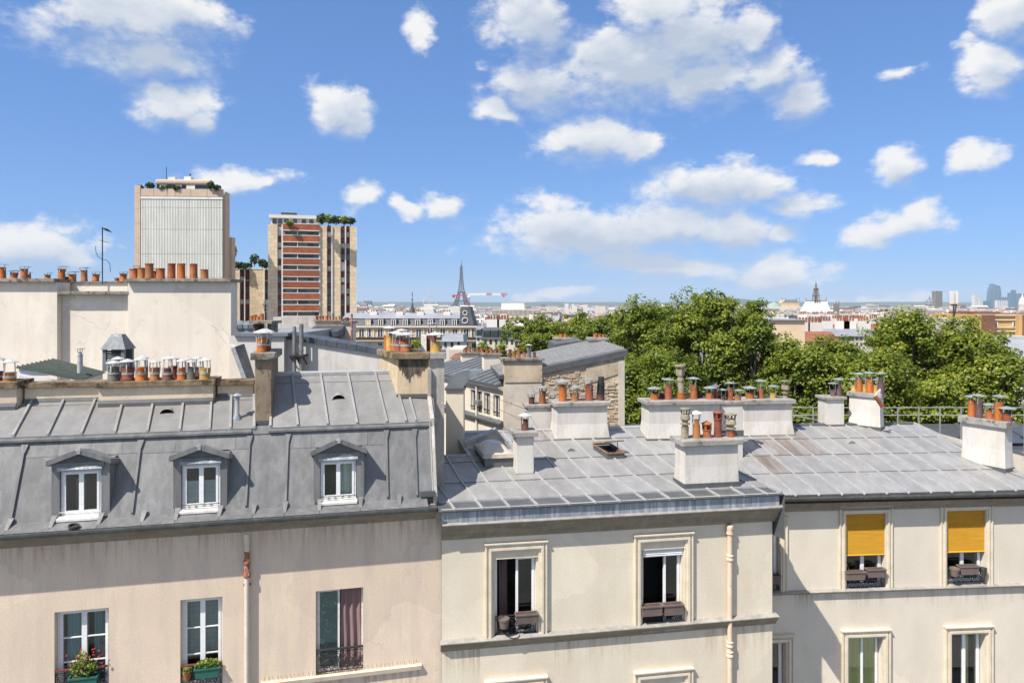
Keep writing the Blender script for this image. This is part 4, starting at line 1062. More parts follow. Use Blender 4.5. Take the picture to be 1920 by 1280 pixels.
parapet(u_a + .052, u_b - .052, 1.97, 2.30, zf + .05, puz(110, 726, 1.95)[1], puz(110, 717, 1.87)[1])
parapet(u_b, u_c, 1.70, 2.45, zf, puz(300, 724, 1.7)[1], puz(300, 714, 1.62)[1])
parapet(u_c + .052, u_d, 1.97, 2.30, zf + .05, puz(440, 722, 1.95)[1], puz(440, 713, 1.87)[1])
def row_pots(root, fr, items, zt_px, wo, z_of=None):
    for k, p_ in enumerate(items):
        px, ytop, ybase, wpx, mat, cowl, capy, dw, strap = p_
        w_ = wo + dw
        u, z1 = fr.uz(px, ytop, w_); _, z0 = fr.uz(px, ybase, w_)
        cz = fr.uz(px, capy, w_)[1] if capy else None
        Yd = (fr.world((u, w_, 0))).y
        rr = wpx / 2 * Yd / F
        pot(root, u, w_, z0, z1, rr, mat, cowl, cz, rr * 1.3 if cowl == 'cone' else None, strap, k, 'galvanised')
row_pots(PW, FL, [(213, 688, 713, 20, 'pot_grey', 'cone', 675, 0, True), (240, 689, 713, 21, 'terracotta_brick', 'cone', 672, 0, True), (264, 690, 713, 19, 'terracotta_bright', 'cone', 669, 0, True),
                  (290, 689, 712, 17, 'terracotta_tan', 'cone', 674, 0, True), (314, 690, 712, 19, 'terracotta_dark', 'cone', 667, 0, True), (341, 690, 712, 17, 'terracotta_bright', 'cone', 672, 0, True),
                  (358, 690, 711, 16, 'pot_grey', 'cone', 674, 0, False), (384, 690, 711, 19, 'pot_yellow', 'cone', 670, 0, True),
                  (222, 688, 713, 18, 'terracotta', 'cone', 668, .38, False), (268, 688, 713, 18, 'pot_yellow', 'cone', 666, .4, False), (325, 686, 711, 18, 'terracotta_brick', 'cone', 667, .38, False),
                  (352, 688, 711, 17, 'terracotta_brick', 'cone', 669, .4, False), (372, 688, 711, 17, 'terracotta_dark', 'cone', 667, .4, False),
                  (18, 698, 716, 21, 'terracotta_tan', 'cone', 673, 0, True), (-6, 696, 716, 20, 'terracotta_dark', 'cone', 668, .2, True)], 0, 1.85)
# party wall at the right end, standing a little proud of the roof
ztop = FL.uz(820, 672, 1.1)[1]
PWALL = part('party_wall', 'party_grey', LB, lambda q: q.prism_x([(-.07, Z_FOOT - .10), (-.10, Z_FOOT + .04), (W_BRK - .10, Z_BRK + .02), (W_BRK - .1, Z_BRK + .2), (1.16, 15.72), (1.16, 16.4), (9, 16.4), (9, 12.0), (.02, 12.0), (.02, 13.25)], -.20, -.11))
part('wall_capping', 'zinc_roll', PWALL, lambda q: q.prism_x([(-.115, Z_FOOT + .04), (W_BRK - .12, Z_BRK + .03), (W_BRK - .12, Z_BRK + .16), (W_BRK - .06, Z_BRK + .16), (W_BRK - .06, Z_BRK + .0), (-.06, Z_FOOT + .04)], -.225, -.201))
part('gutter_end', 'zinc_slate', PWALL, lambda q: q.box(-.50, -.17, -.12, -.03, Z_FOOT + .04, Z_FOOT + .16))
# downpipe on the wall
DP = MB(); ud, _ = FL.uz(463, 1100, -.08); zt = FL.uz(463, 1008, -.15)[1]
DPo = None
rt = empty('downpipe', FL.world((ud, 0, 0)), FL.yaw, 'cream downpipe with rusty joint on the pink wall', 'downpipe')
zz = lambda y: FL.uz(463, y, -.08)[1]
part('pipe', 'pipe_cream', rt, lambda q: q.tube([(0, -.08, 0.3), (0, -.08, zz(1081))], .052, 12), smooth=True)
part('swan_neck', 'pipe_cream', rt, lambda q: q.tube([(.0, -.08, zz(1033)), (.0, -.085, zz(1024)), (.01, -.13, zz(1016)), (.015, -.24, zz(1008)), (.015, -.33, zz(1004) + .12)], .05, 12), smooth=True)
part('rusty_joint', 'pipe_rust', rt, lambda q: q.lathe(0, -.08, [(.054, zz(1082)), (.075, zz(1080)), (.075, zz(1075)), (.057, zz(1073)), (.057, zz(1058)), (.072, zz(1056)), (.072, zz(1052)), (.056, zz(1050)), (.056, zz(1033)), (.04, zz(1032))], 14), smooth=True, label='rusty iron joint of the pipe')
part('pipe_clip', 'iron', rt, lambda q: q.box(-.07, .07, -.09, 0, zz(1097), zz(1095)))
# stack of brown render between the two slopes, long rows of pots running back from the street
fr = Frame(493, 15.95, 13)
chimney('brown rendered chimney stack rising between the two zinc slopes', 478, 509, 661, 674, 790, 15.95, 1.5, 13, shaft='shaft_brown', coping='coping', over=.09, sink=.25,
        pots=[(490, 634, 17, 'terracotta_bright', 'cone', 617, .22, True), (499, 636, 15, 'terracotta_brick', 'cone', 619, .5, True), (494, 634, 16, 'terracotta', 'cone', 616, .78, True),
              (497, 634, 16, 'terracotta', 'cone', 616, 1.05, False), (500, 634, 16, 'terracotta_brick', 'cone', 616, 1.3, False)])
# ochre stack, skew to the street, at the end of the house
FO = Frame(745, 17.15, 6)
def skew_stack():
    zt_ = FO.uz(745, 661, 0)[1]; zc_ = FO.uz(745, 673, 0)[1]; zb_ = 15.6
    rt = empty('chimney_stack', FO.world((0, 0, zb_)), FO.yaw, 'ochre chimney stack with black soot stains and a thick slab', 'chimney', 'chimney stacks on the roofs')
    u1 = FO.uz(806, 700, 0)[0]; u2 = FO.uz(833, 700, 0)[0]
    bl = Vector((at(712, 660, 18.5) - FO.o)); bu, bw = bl.dot(FO.u), bl.dot(FO.v)
    foot = [(0, 0), (u1, 0), (u1, bw), (bu, bw)]
    H = zc_ - zb_
    part('shaft', 'shaft_ochre', rt, lambda q: q.hull([(x, y, -.5) for x, y in foot], [(x, y, H) for x, y in foot]))
    part('plastered_end', 'party_grey', rt, lambda q: q.box(u1 + .001, u2, .02, bw, -2.2, H), label='whitewashed end of the stack')
    foot2 = [(-.10, -.10), (u1, -.10), (u1, bw + .1), (bu - .10, bw + .1)]
    part('coping', 'coping_mossy', rt, lambda q: q.hull([(x, y, H) for x, y in foot2], [(x, y, zt_ - zb_) for x, y in foot2]), bevel=.015)
    part('coping', 'coping_grey', rt, lambda q: q.box(u1 + .002, u2 + .05, -.09, bw + .1, H, zt_ - zb_ - .004), bevel=.012)
    m = MB(); rg = random.Random(3); n = 46
    edge = [(.03 + (u1 - .06) * k / n, H - .12 - .34 * math.exp(-((k / n - .34) / .24) ** 2) - .16 * math.exp(-((k / n - .74) / .2) ** 2) - abs(rg.gauss(0, .085))) for k in range(n + 1)]
    for k in range(n): m.quad((edge[k][0], -.003, edge[k][1]), (edge[k + 1][0], -.003, edge[k + 1][1]), (edge[k + 1][0], -.003, H - .002), (edge[k][0], -.003, H - .002))
    m.build('soot_stain', 'soot', rt)
    part('lead_flashing', 'zinc_slate', rt, lambda q: q.box(-.02, u1 + .05, -.05, -.004, FO.uz(780, 745, 0)[1] - zb_, FO.uz(780, 738, 0)[1] - zb_))
    for k, (px, ytop, wpx, mat, cowl, capy, w_, st) in enumerate([(727, 628, 14, 'terracotta_bright', 'none', None, 1.1, False), (731, 622, 13, 'pot_yellow', 'cone', 610, .8, False), (741, 637, 15, 'terracotta_bright', 'hat', 620, .75, True),
                                                     (748, 637, 15, 'terracotta_brick', 'hat', 622, .5, True), (761, 637, 20, 'terracotta', 'hat', 622, .22, True), (804, 627, 10, 'terracotta_brick', 'none', None, .55, False),
                                                     (817, 641, 20, 'pot_yellow', 'hat', 622, .25, False), (812, 622, 12, 'terracotta_brick', 'flat', 605, .8, False), (752, 630, 15, 'terracotta_tan', 'hat', 616, .95, False)]):
        u, z1 = FO.uz(px, ytop, w_); cz = FO.uz(px, capy, w_)[1] - zb_ if capy else None
        pot(rt, u, w_, zt_ - zb_, z1 - zb_, wpx / 2 * (17.2 + w_) / F, mat, cowl, cz, (wpx / 2 * 17.2 / F) * 1.9, st, k)
    u, _ = FO.uz(796, 640, .5)
    part('flue_box', 'old_white_paint', rt, lambda q: q.box(u - .09, u + .05, .4, .7, zt_ - zb_, FO.uz(796, 628, .5)[1] - zb_))
skew_stack()

# things on the window ledges and in the gutter of the pink house
def window_box(fr, label, x0, x1, yt, yb, w, mat, plant=None, group='window boxes and pots', name='window_box', depth=.17, tilt=0.0, seed=1, cat='planter', soil=True):
    u0, zt = fr.uz(x0, yt, w); u1, zb = fr.uz(x1, yb, w)
    um = (u0 + u1) / 2
    rt = empty(name, fr.world((um, w, zb)), fr.yaw, label, cat, group)
    h = zt - zb; a = (u1 - u0) / 2
    m = MB()
    i = .82
    lo = [(-a * .92, .02, 0), (a * .92, .02, 0), (a * .92, depth * i, 0), (-a * .92, depth * i, 0)]
    hi = [(-a, 0, h), (a, 0, h), (a, depth, h), (-a, depth, h)]
    t = .012
    inn = [(-a + t, t, h), (a - t, t, h), (a - t, depth - t, h), (-a + t, depth - t, h)]
    bt = [(x * .96, y, h - .05) for x, y, _ in inn]
    vs = lo + hi + inn + bt
    fs = [(3, 2, 1, 0), (12, 13, 14, 15)]
    for k in range(3):
        for q in range(4):
            r_ = (q + 1) % 4
            fs.append((k * 4 + q, k * 4 + r_, k * 4 + 4 + r_, k * 4 + 4 + q))
    m.add(vs, fs)
    rim = .014
    m.box(-a - rim, a + rim, -rim, 0, h - .03, h); m.box(-a - rim, a + rim, depth, depth + rim, h - .03, h)
    m.box(-a - rim, -a, 0, depth, h - .03, h); m.box(a, a + rim, 0, depth, h - .03, h)
    m.build('trough', mat, rt)
    if soil: part('soil', 'soil', rt, lambda q: q.box(-a * .94, a * .94, .016, depth - .016, h - .06, h - .035))
    if plant: plant(rt, a, h, depth)
    if tilt: rt.rotation_euler = (tilt, 0, fr.yaw)
    return rt
def round_pot(fr, label, px, yt, yb, wpx, w, mat, plant=None, name='flower_pot', cat='flower pot', tilt=(0, 0)):
    u, zt = fr.uz(px, yt, w); _, zb = fr.uz(px, yb, w)
    rr = wpx / 2 * fr.world((u, w, 0)).y / F; h = zt - zb
    rt = empty(name, fr.world((u, w, zb)), fr.yaw, label, cat, 'window boxes and pots')
    part('pot', mat, rt, lambda q: q.lathe(0, 0, [(.002, 0), (rr * .72, 0), (rr * .92, h * .8), (rr * 1.0, h * .8), (rr * 1.0, h), (rr * .88, h), (rr * .8, h - .05), (.002, h - .05)], 14), smooth=True)
    if plant: plant(rt, rr, h)
    if tilt != (0, 0): rt.rotation_euler = (tilt[0], tilt[1], fr.yaw)
    return rt
def bloom(rt, a, h, d):
    tuft('foliage', rt, (0, d / 2, h + .16), (a * 1.05, .13, .2), 420, .05, 'leaf_pot', 3)
    tuft('foliage', rt, (-a * .1, d / 2, h + .34), (a * .5, .1, .2), 160, .045, 'leaf_pot', 4)
    m = MB(); rg = random.Random(2)
    for k in range(22):
        c = (rg.uniform(-a * 1.1, a * 1.25), rg.uniform(-.04, d), h + rg.uniform(.16, .56))
        for j in range(5):
            m.blob((c[0] + rg.uniform(-.018, .018), c[1] + rg.uniform(-.018, .018), c[2] + rg.uniform(-.014, .014)), .013, 3)
    m.build('flowers', 'flower_red', rt, kind='stuff')
    part('stems', 'leaf_dark', rt, lambda q: [q.bar((x * .3, d / 2, h), (x, d / 2 + rg.uniform(-.05, .05), h + .45), .006) for x in (-.3, -.2, -.05, .1, .22, .36)])
def low_green(rt, a, h, d):
    tuft('foliage', rt, (0, d / 2, h + .06), (a * 1.05, .11, .10), 420, .05, 'leaf_pot', 9)
window_box(FL, 'green window box with pink flowering plant, cut by the lower edge', 127, 181, 1273, 1292, -.13, 'planter_green', bloom)
window_box(FL, 'green window box of trailing yellow-green leaves', 364, 411, 1255, 1269, -.13, 'planter_green', low_green)
round_pot(FL, 'small terracotta pot beside the green window box', 351, 1259, 1272, 16, -.06, 'terracotta', lambda rt, r_, h: tuft('foliage', rt, (0, 0, h + .04), (.1, .09, .07), 120, .045, 'leaf_pot', 5))
round_pot(FL, 'tilted dark plastic pot standing in the gutter', 137, 983, 1001, 19, -.36, 'planter_dark', tilt=(.12, .12))
rt = round_pot(FL, 'small white bowl lying in the gutter', 162, 994, 1001, 15, -.36, 'old_white_paint', name='bowl', cat='bowl')
# ================================================================== the cream house in the middle
FM = Frame(828, 16.0, 9.8)
MBD = FM.root('cream_house', 'cream rendered house with moulded windows and shallow zinc roof', 'house')
MR = FM.uz(1448, 1100)[0]
ML = -.10
MLW = .003
PROF = [(-.36, 13.33), (.2, 13.375), (1.45, 13.485), (2.6, 13.72), (4.5, 14.16)]
SKEW = -.174
def prof(w):
    if w <= PROF[0][0]: return PROF[0][1]
    for (a, za), (b, zb) in zip(PROF, PROF[1:]):
        if w <= b: return za + (zb - za) * (w - a) / (b - a)
    return PROF[-1][1]
def surfM(u, w): return prof(w)
mh = []
MWIN = [(925, 1009, 1045, 1196), (1203, 1283, 1028, 1176), (925, 1009, 1292, 1440), (1203, 1283, 1275, 1420)]
for (xa, xb, yt, yb) in MWIN:
    xm, ym = (xa + xb) / 2, (yt + yb) / 2
    mh.append((FM.uz(xa, ym)[0], FM.uz(xb, ym)[0], FM.uz(xm, yb)[1], FM.uz(xm, yt)[1]))
m = MB(); wall_holes(m, MLW, MR, 0, 13.0, mh, 0, .2)
m.quad((MR, 0, 0), (MR, 4, 0), (MR, 4, 13.3), (MR, 0, 13.3))
m.build('wall', 'stucco_cream', MBD)
def architrave(parent, a, b, c, d, steps=((.20, .085), (.165, .05), (.115, .095), (.06, .045)), mat='moulding', skip_bottom=True):
    """moulded surround: nested frames of differing projection"""
    m = MB()
    zs_ = c - (0 if skip_bottom else .0)
    prev = None
    for i, (o, pr) in enumerate(steps):
        inn = steps[i + 1][0] if i + 1 < len(steps) else 0.0
        m.box(a - o, a - inn, -pr, .0, zs_, d + o); m.box(b + inn, b + o, -pr, .0, zs_, d + o)
        m.box(a - inn, b + inn, -pr, .0, d + inn, d + o)
    m.box(a - steps[0][0] - .02, b + steps[0][0] + .02, -steps[0][1] - .03, 0, d + steps[0][0] + .0005, d + steps[0][0] + .03)
    return m.build('surround', mat, parent)
mwin = []
for i, (a, b, c, d) in enumerate(mh):
    if i < 2:
        wdw = casement(MBD, a + .045, b - .045, c + .02, d - .003, .14, open_leaf=0, fw=.03, sash=.055, mull=a + (b - a) * (.52 if i == 0 else .56))
        part('jamb', 'moulding', wdw, lambda q: (q.box(a + .002, a + .044, .04, .2, c, d - .002), q.box(b - .044, b - .002, .04, .2, c, d - .002)))
    else:
        wdw = casement(MBD, a + .04, b - .04, c + .02, d - .003, .14, fw=.05, sash=.055)
    mwin.append(wdw)
    architrave(wdw, a, b, c, d + (.16 if i < 2 else .06))
    if i < 2:
        part('shutter_box', 'moulding', wdw, lambda q: q.box(a - .002, b + .002, -.012, .13, d - .01, d + .16 - .002))
        if i == 1: part('roller_shutter', 'shutter_metal', wdw, lambda q: [q.prism_x([(.03, d - .02 - k * .045 - .042), (.02, d - .02 - k * .045 - .02), (.03, d - .02 - k * .045), (.06, d - .02 - k * .045), (.06, d - .02 - k * .045 - .042)], a + .045, b - .045) for k in range(4)])
        railing(wdw, a + .05, b - .05, c + .10, c + .55, .03)
        part('sill', 'lead_ledge', wdw, lambda q: q.prism_x([(-.1, c - .04), (-.1, c - .01), (.15, c + .03), (.15, c - .04)], a + .002, b - .002))
    else:
        part('shutter_box', 'moulding', wdw, lambda q: q.box(a - .002, b + .002, -.012, .13, d - .25, d + .058))
a, b, c, d = mh[0]
drape(mwin[0], a + .25, a + .45, c + .05, d - .05, .75, 'curtain_plum', 2, .02)
# cornice below the roof: stepped stone, topped by a strip of lead
zc0 = FM.uz(828, 1012)[1]
part('cornice', 'cornice_stone', MBD, lambda q: q.prism_x([(0, zc0), (-.025, zc0), (-.03, zc0 + .03), (-.07, zc0 + .10), (-.10, zc0 + .115), (-.105, zc0 + .14), (-.12, zc0 + .15), (-.17, zc0 + .26), (-.21, zc0 + .275), (-.215, zc0 + .30), (-.27, zc0 + .38), (-.28, zc0 + .40), (.05, zc0 + .40), (.05, zc0)], MLW, MR + .1))
part('cornice_cover', 'lead_ledge', MBD, lambda q: q.prism_x([(-.30, zc0 + .405), (-.305, zc0 + .425), (-.28, zc0 + .47), (.0, zc0 + .48), (.0, zc0 + .405)], MLW - .01, MR + .16))
zfb, zft = zc0 + .47, 13.335
fl = [825, 859, 934, 984, 1032, 1091, 1148, 1204, 1256, 1305, 1355, 1409, 1456]
fu = [FM.uz(x, 965, -.28)[0] for x in fl]; fu[0] = MLW - .03; fu[-1] = MR + .03
FLS = part('eaves_upstand', 'zinc_flashing', MBD, lambda q: q.box(fu[0], fu[-1], -.26, -.1, zfb - .02, zft - .02))
for k in range(len(fu) - 1):
    rg = random.Random(k)
    jt = rg.uniform(-.006, .006)
    part('upstand_panel', 'zinc_flashing', FLS, lambda q: q.hull([(fu[k] + .003, -.278 + jt, zfb), (fu[k + 1] - .003, -.278 + jt, zfb), (fu[k + 1] - .003, -.262, zfb), (fu[k] + .003, -.262, zfb)],
                                                                [(fu[k] + .003, -.285, zft), (fu[k + 1] - .003, -.285, zft), (fu[k + 1] - .003, -.262, zft), (fu[k] + .003, -.262, zft)]))
part('upstand_edge', 'zinc_roll', FLS, lambda q: q.tube([(fu[0], -.295, zft + .005), (fu[-1], -.295, zft + .005)], .018, 8), smooth=True)
part('upstand_end', 'zinc_flashing', FLS, lambda q: q.box(MR + .012, MR + .031, -.26, 1.5, zfb, zft))
# string course
def course(fr, parent, px, y, u0, u1, pr, h, mat='cornice_stone', lead='lead_ledge', gaps=()):
    z = fr.uz(px, y, -pr)[1]
    part('string_course', mat, parent, lambda q: q.prism_x([(0, z - h), (-pr * .12, z - h), (-pr * .2, z - h * .8), (-pr * .55, z - h * .55), (-pr * .62, z - h * .42), (-pr * .97, z - .03), (-pr * .97, z - .02), (0, z - .02)], u0, u1))
    part('course_cover', lead, parent, lambda q: q.prism_x([(-pr, z - .018), (-pr, z), (0, z + .03), (0, z - .018)], u0 - .01, u1 + .01))
course(FM, MBD, 828, 1208, MLW - .03, MR + .09, .17, .24)
zc_ = FM.uz(828, 1208, -.17)[1] - .24
for (xa, xb) in ((832, 900), (1040, 1182), (1310, 1360), (1378, 1445)): runs(MBD, 'rain_run_ochre', FM.uz(xa, 1230)[0], FM.uz(xb, 1230)[0], zc_ - 1.0, zc_ + .005)
# roof
ROOFM = MB()
vs = []
seam_x = [(842, 940), (892, 937), (941, 934), (992, 931), (1051, 930), (1099, 928), (1145, 927), (1192, 925), (1237, 923), (1283, 921), (1329, 919), (1375, 917), (1417, 915)]
su = [FM.uw(x, y, prof(.2))[0] for x, y in seam_x]
sp_ = su[6] - su[5]
UR = MR + .02
ends = [UR]
zl = []
w_cut = 3.05
def seam_pts(u, w0, w1):
    ws = sorted({w0, w1, *[p[0] for p in PROF if w0 < p[0] < w1]})
    return [(u + SKEW * (w - .2), w, prof(w)) for w in ws]
m = MB()
ws = [p[0] for p in PROF]
for i in range(len(ws) - 1):
    for (ua, ub) in ((ML + .0, su[3]), (su[3], UR)):
        if ua == ML and i == 3: continue
        z0, z1 = prof(ws[i]) - .012, prof(ws[i + 1]) - .012
        s0, s1 = SKEW * (ws[i] - .2), SKEW * (ws[i + 1] - .2)
        m.quad((ua + (s0 if ua != ML else 0), ws[i], z0), (ub + s0, ws[i], z0), (ub + s1, ws[i + 1], z1), (ua + (s1 if ua != ML else 0), ws[i + 1], z1))
# right-hand edge down to the lower roof beside it, and the far side
for i in range(len(ws) - 1):
    m.quad((UR + SKEW * (ws[i] - .2), ws[i], prof(ws[i]) - .012), (UR + SKEW * (ws[i + 1] - .2), ws[i + 1], prof(ws[i + 1]) - .012), (UR + SKEW * (ws[i + 1] - .2), ws[i + 1], 12.2), (UR + SKEW * (ws[i] - .2), ws[i], 12.2))
m.quad((UR + SKEW * 4.3, 4.5, 14.148), (su[3] + SKEW * 4.3, 4.5, 14.148), (su[3] + SKEW * 8, 8.5, 12.6), (UR + SKEW * 8, 8.5, 12.6))
RM = m.build('roof', 'zinc_slate', MBD)
lines = [ML + .02] + su + [UR - .03]
jr = random.Random(11)
joints0 = [.2, 1.35, 2.5, 3.65, 4.5]
for i in range(len(lines) - 1):
    a, b = lines[i], lines[i + 1]
    left = (i <= 2)
    top = 3.0 if left else 4.5
    js = [.2] + [w + (0) for w in (1.42, 2.62, 3.8) if w < top - .2] + [top]
    for k in range(len(js) - 1):
        w0, w1 = js[k], js[k + 1]
        P = seam_pts(a, w0, w1); Q = seam_pts(b, w0, w1)
        if i == 0: P = [(ML + .02, w, z) for _, w, z in P]
        mat = 'zinc_pale'
        if k == len(js) - 2 and 5 <= i <= 7: mat = 'zinc_rusty' if i == 6 else mat
        strip_panel(RM, list(zip(P, Q)), mat, .026, .004, .004)
    # flat strip in front of the drip edge
    P = seam_pts(a, -.34, .2); Q = seam_pts(b, -.34, .2)
    if i == 0: P = [(ML + .02, w, z) for _, w, z in P]
    strip_panel(RM, [((p[0], p[1], p[2] - .035), (q[0], q[1], q[2] - .035)) for p, q in zip(P, Q)], 'zinc_pale', .01, .006, .004)
    part('drip_edge', 'zinc_roll', RM, lambda q: q.box(a + .03, b - .03, .17, .205, prof(.2) - .02, prof(.2) + .024))
for i, u in enumerate(lines[1:-1]):
    top = 3.0 if i < 2 else 4.46
    roll(RM, seam_pts(u, .17, top), 'zinc_roll', .055, .045, side=(1, 0, 0))
    roll(RM, [(p[0], p[1], p[2] - .02) for p in seam_pts(u, -.33, .14)], 'zinc_roll', .06, .045, side=(1, 0, 0), nose=False)
roll(RM, seam_pts(UR - .03, -.3, 4.46), 'zinc_roll', .055, .045, side=(1, 0, 0), nose=False)
part('ridge_cap', 'zinc_roll', RM, lambda q: q.prism_x([(4.44, 14.13), (4.44, 14.20), (4.62, 14.22), (4.62, 14.10)], su[2] + SKEW * 4.3, UR + SKEW * 4.3))
part('verge_capping', 'zinc_roll', RM, lambda q: q.hull([(su[2] + SKEW * 2.7 - .05, 2.9, 13.7), (su[2] + SKEW * 2.7 + .05, 2.9, 13.7), (su[2] + SKEW * 4.3 + .05, 4.5, 14.1), (su[2] + SKEW * 4.3 - .05, 4.5, 14.1)],
                                                 [(su[2] + SKEW * 2.7 - .05, 2.9, 13.86), (su[2] + SKEW * 2.7 + .05, 2.9, 13.86), (su[2] + SKEW * 4.3 + .05, 4.5, 14.26), (su[2] + SKEW * 4.3 - .05, 4.5, 14.26)]))
part('low_ridge', 'zinc_roll', RM, lambda q: q.box(ML, su[2] + SKEW * 2.8, 2.98, 3.08, 13.76, 13.86))
moon_vent(MBD, FM, FM.hit(1072, 848, surfM, 12, 25), .12, .2, 'zinc_pale', slope=.15, grill=True)
# downpipe
ud = FM.uz(1368, 1100, -.07)[0]
rt = empty('downpipe', FM.world((ud, 0, 0)), FM.yaw, 'peach painted downpipe with collars on the cream wall', 'downpipe')
zz = lambda y: FM.uz(1368, y, -.08)[1]
part('pipe', 'pipe_peach', rt, lambda q: q.tube([(0, -.085, .3), (0, -.085, zz(1000))], .062, 12), smooth=True)
part('hopper', 'pipe_peach', rt, lambda q: q.lathe(0, -.085, [(.065, zz(1002)), (.09, zz(1000)), (.075, zz(992)), (.10, zz(988)), (.085, zz(984)), (.05, zz(983))], 12), smooth=True)
for y in (1044, 1206, 1224):
    part('collar', 'pipe_peach', rt, lambda q: q.lathe(0, -.085, [(.062, zz(y + 6)), (.088, zz(y + 5)), (.088, zz(y + 2)), (.07, zz(y)), (.088, zz(y - 2)), (.088, zz(y - 4)), (.062, zz(y - 5))], 12), smooth=True)
# ---- skylight, hatch
def box_on(fr, p, ln, wd, h0, h1): pass
ps = FM.hit(938, 876, surfM, 12, 25)
rt = empty('skylight', FM.world((ps.x, ps.y, ps.z)), FM.yaw, 'domed plastic skylight on a grey kerb at the roof edge', 'skylight')
def sky_l(q):
    pass
part('kerb', 'zinc_slate', rt, lambda q: q.hull([(-.42, -.02, -.1), (.33, -.02, -.1), (.18, .95, .10), (-.57, .95, .10)], [(-.42, -.02, .26), (.33, -.02, .26), (.18, .95, .38), (-.57, .95, .38)]))
part('frame', 'skylight_frame', rt, lambda q: q.hull([(-.47, -.07, .262), (.38, -.07, .262), (.23, 1.0, .395), (-.62, 1.0, .395)], [(-.45, -.05, .36), (.36, -.05, .36), (.21, .98, .47), (-.60, .98, .47)]))
dm = MB(); n = 8
for j in range(n + 1):
    for i in range(n + 1):
        s, t = i / n, j / n
        x = -.43 + .77 * s - .15 * t; y = -.03 + .99 * t; z = .36 + .11 * t + .22 * (1 - abs(2 * s - 1) ** 2.6) * (1 - abs(2 * t - 1) ** 2.6)
        dm.v.append((x, y, z))
for j in range(n):
    for i in range(n):
        a = j * (n + 1) + i
        dm.f.append((a, a + 1, a + n + 2, a + n + 1)); dm.m.append(0)
dm.build('dome', 'skylight_dome', rt, smooth=True)
ph = FM.hit(1155, 861, surfM, 12, 25)
rt = empty('roof_hatch', FM.world((ph.x, ph.y, ph.z)), FM.yaw + .05, 'rusty roof hatch with its lid propped open', 'hatch')
a_, dp = .25, .66
sk = lambda y: -.28 * y
def hatch(q):
    o = [(-a_, 0), (a_, 0), (a_ + sk(dp), dp), (-a_ + sk(dp), dp)]
    i_ = [(-a_ + .07, .07), (a_ - .07, .07), (a_ - .07 + sk(dp), dp - .07), (-a_ + .07 + sk(dp), dp - .07)]
    zz_ = lambda y: .16 + y * .17
    for k in range(4):
        k2 = (k + 1) % 4
        q.hull([(*o[k], -.15), (*o[k2], -.15), (*i_[k2], -.15), (*i_[k], -.15)], [(*o[k], zz_(o[k][1])), (*o[k2], zz_(o[k2][1])), (*i_[k2], zz_(i_[k2][1])), (*i_[k], zz_(i_[k][1]))])
part('kerb', 'zinc_slate', rt, hatch)
part('rim', 'rust', rt, lambda q: [q.bar(p0, p1, .05, .035) for p0, p1 in (((-a_, 0, .18), (a_, 0, .18)), ((a_, 0, .18), (a_ + sk(dp), dp, .31)), ((a_ + sk(dp), dp, .31), (-a_ + sk(dp), dp, .31)), ((-a_ + sk(dp), dp, .31), (-a_, 0, .18)))])
part('shaft_floor', 'rust', rt, lambda q: q.quad((-a_, 0, .02), (a_, 0, .02), (a_ + sk(dp), dp, .15), (-a_ + sk(dp), dp, .15)))
part('lid', 'rust', rt, lambda q: q.hull([(-a_ + sk(dp) - .02, dp, .34), (a_ + sk(dp) + .04, dp, .34), (a_ + .05, .16, .46), (-a_ - .02, .16, .44)], [(-a_ + sk(dp) - .02, dp, .375), (a_ + sk(dp) + .04, dp, .375), (a_ + .05, .16, .495), (-a_ - .02, .16, .475)]))
part('prop', 'iron', rt, lambda q: [q.bar((.12, .2, .1), (.18, .35, .44), .02), q.bar((-.12, .3, .15), (.05, .55, .26), .03), q.bar((-.18, .25, .15), (-.02, .5, .26), .03)])
# ---- chimneys on the cream house
def YOF(fr, px, py, surf): return fr.world(fr.hit(px, py, surf, 12, 30)).y
pb = FM.hit(985, 889, surfM, 12, 25); Yb = FM.world(pb).y
chimney('slim white chimney with a single pot near the skylight', 968, 1001, 809, 818, 889, Yb, .5, 9.8, over=.10, flare=.0, pots=[(984, 786, 14, 'terracotta_dark', 'cone', 773)], sink=.3)
pb = FM.hit(1330, 915, surfM, 12, 25); Yb = FM.world(pb).y
chimney('broad white chimney stack in front with five odd pots', 1284, 1384, 824, 834, 906, Yb, .62, 9.8, over=.10, flare=.02, sink=.5,
        pots=[(1284, 800, 14, 'pot_stone', 'stone', 765), (1306, 787, 14, 'terracotta_tan', 'cone', 769), (1326, 806, 15, 'terracotta', 'lantern', 788), (1346, 785, 14, 'terracotta_brick', 'lantern', 767, .31, False, 'terracotta_brick'), (1370, 808, 17, 'terracotta', 'stone', 775)])
YR = FM.world((0.5, 4.0, 0)).y
chimney('tall white ridge chimney with a black metal flue', 1044, 1139, 754, 761, 822, YOF(FM, 1092, 822, surfM), .8, 8, over=.09, flare=.06, sink=.5, pots=[
    (1055, 722, 15, 'terracotta_bright', 'hat', 711), (1078, 737, 15, 'terracotta_tan', 'hat', 721), (1105, 722, 15, 'terracotta_brick', 'hat', 707), (1126, 739, 15, 'terracotta_dark', 'black', 706)])
chimney('lower white ridge chimney adjoining the one with the black flue', 989, 1043, 759, 764, 806, 21.4, .6, 8, over=.06, sink=.5, pots=[
    (997, 745, 11, 'terracotta_dark', 'hat', 735), (1017, 733, 12, 'terracotta', 'hat', 723), (1034, 746, 12, 'terracotta_brick', 'hat', 736)])
YC = 21.3
YR2 = 21.9
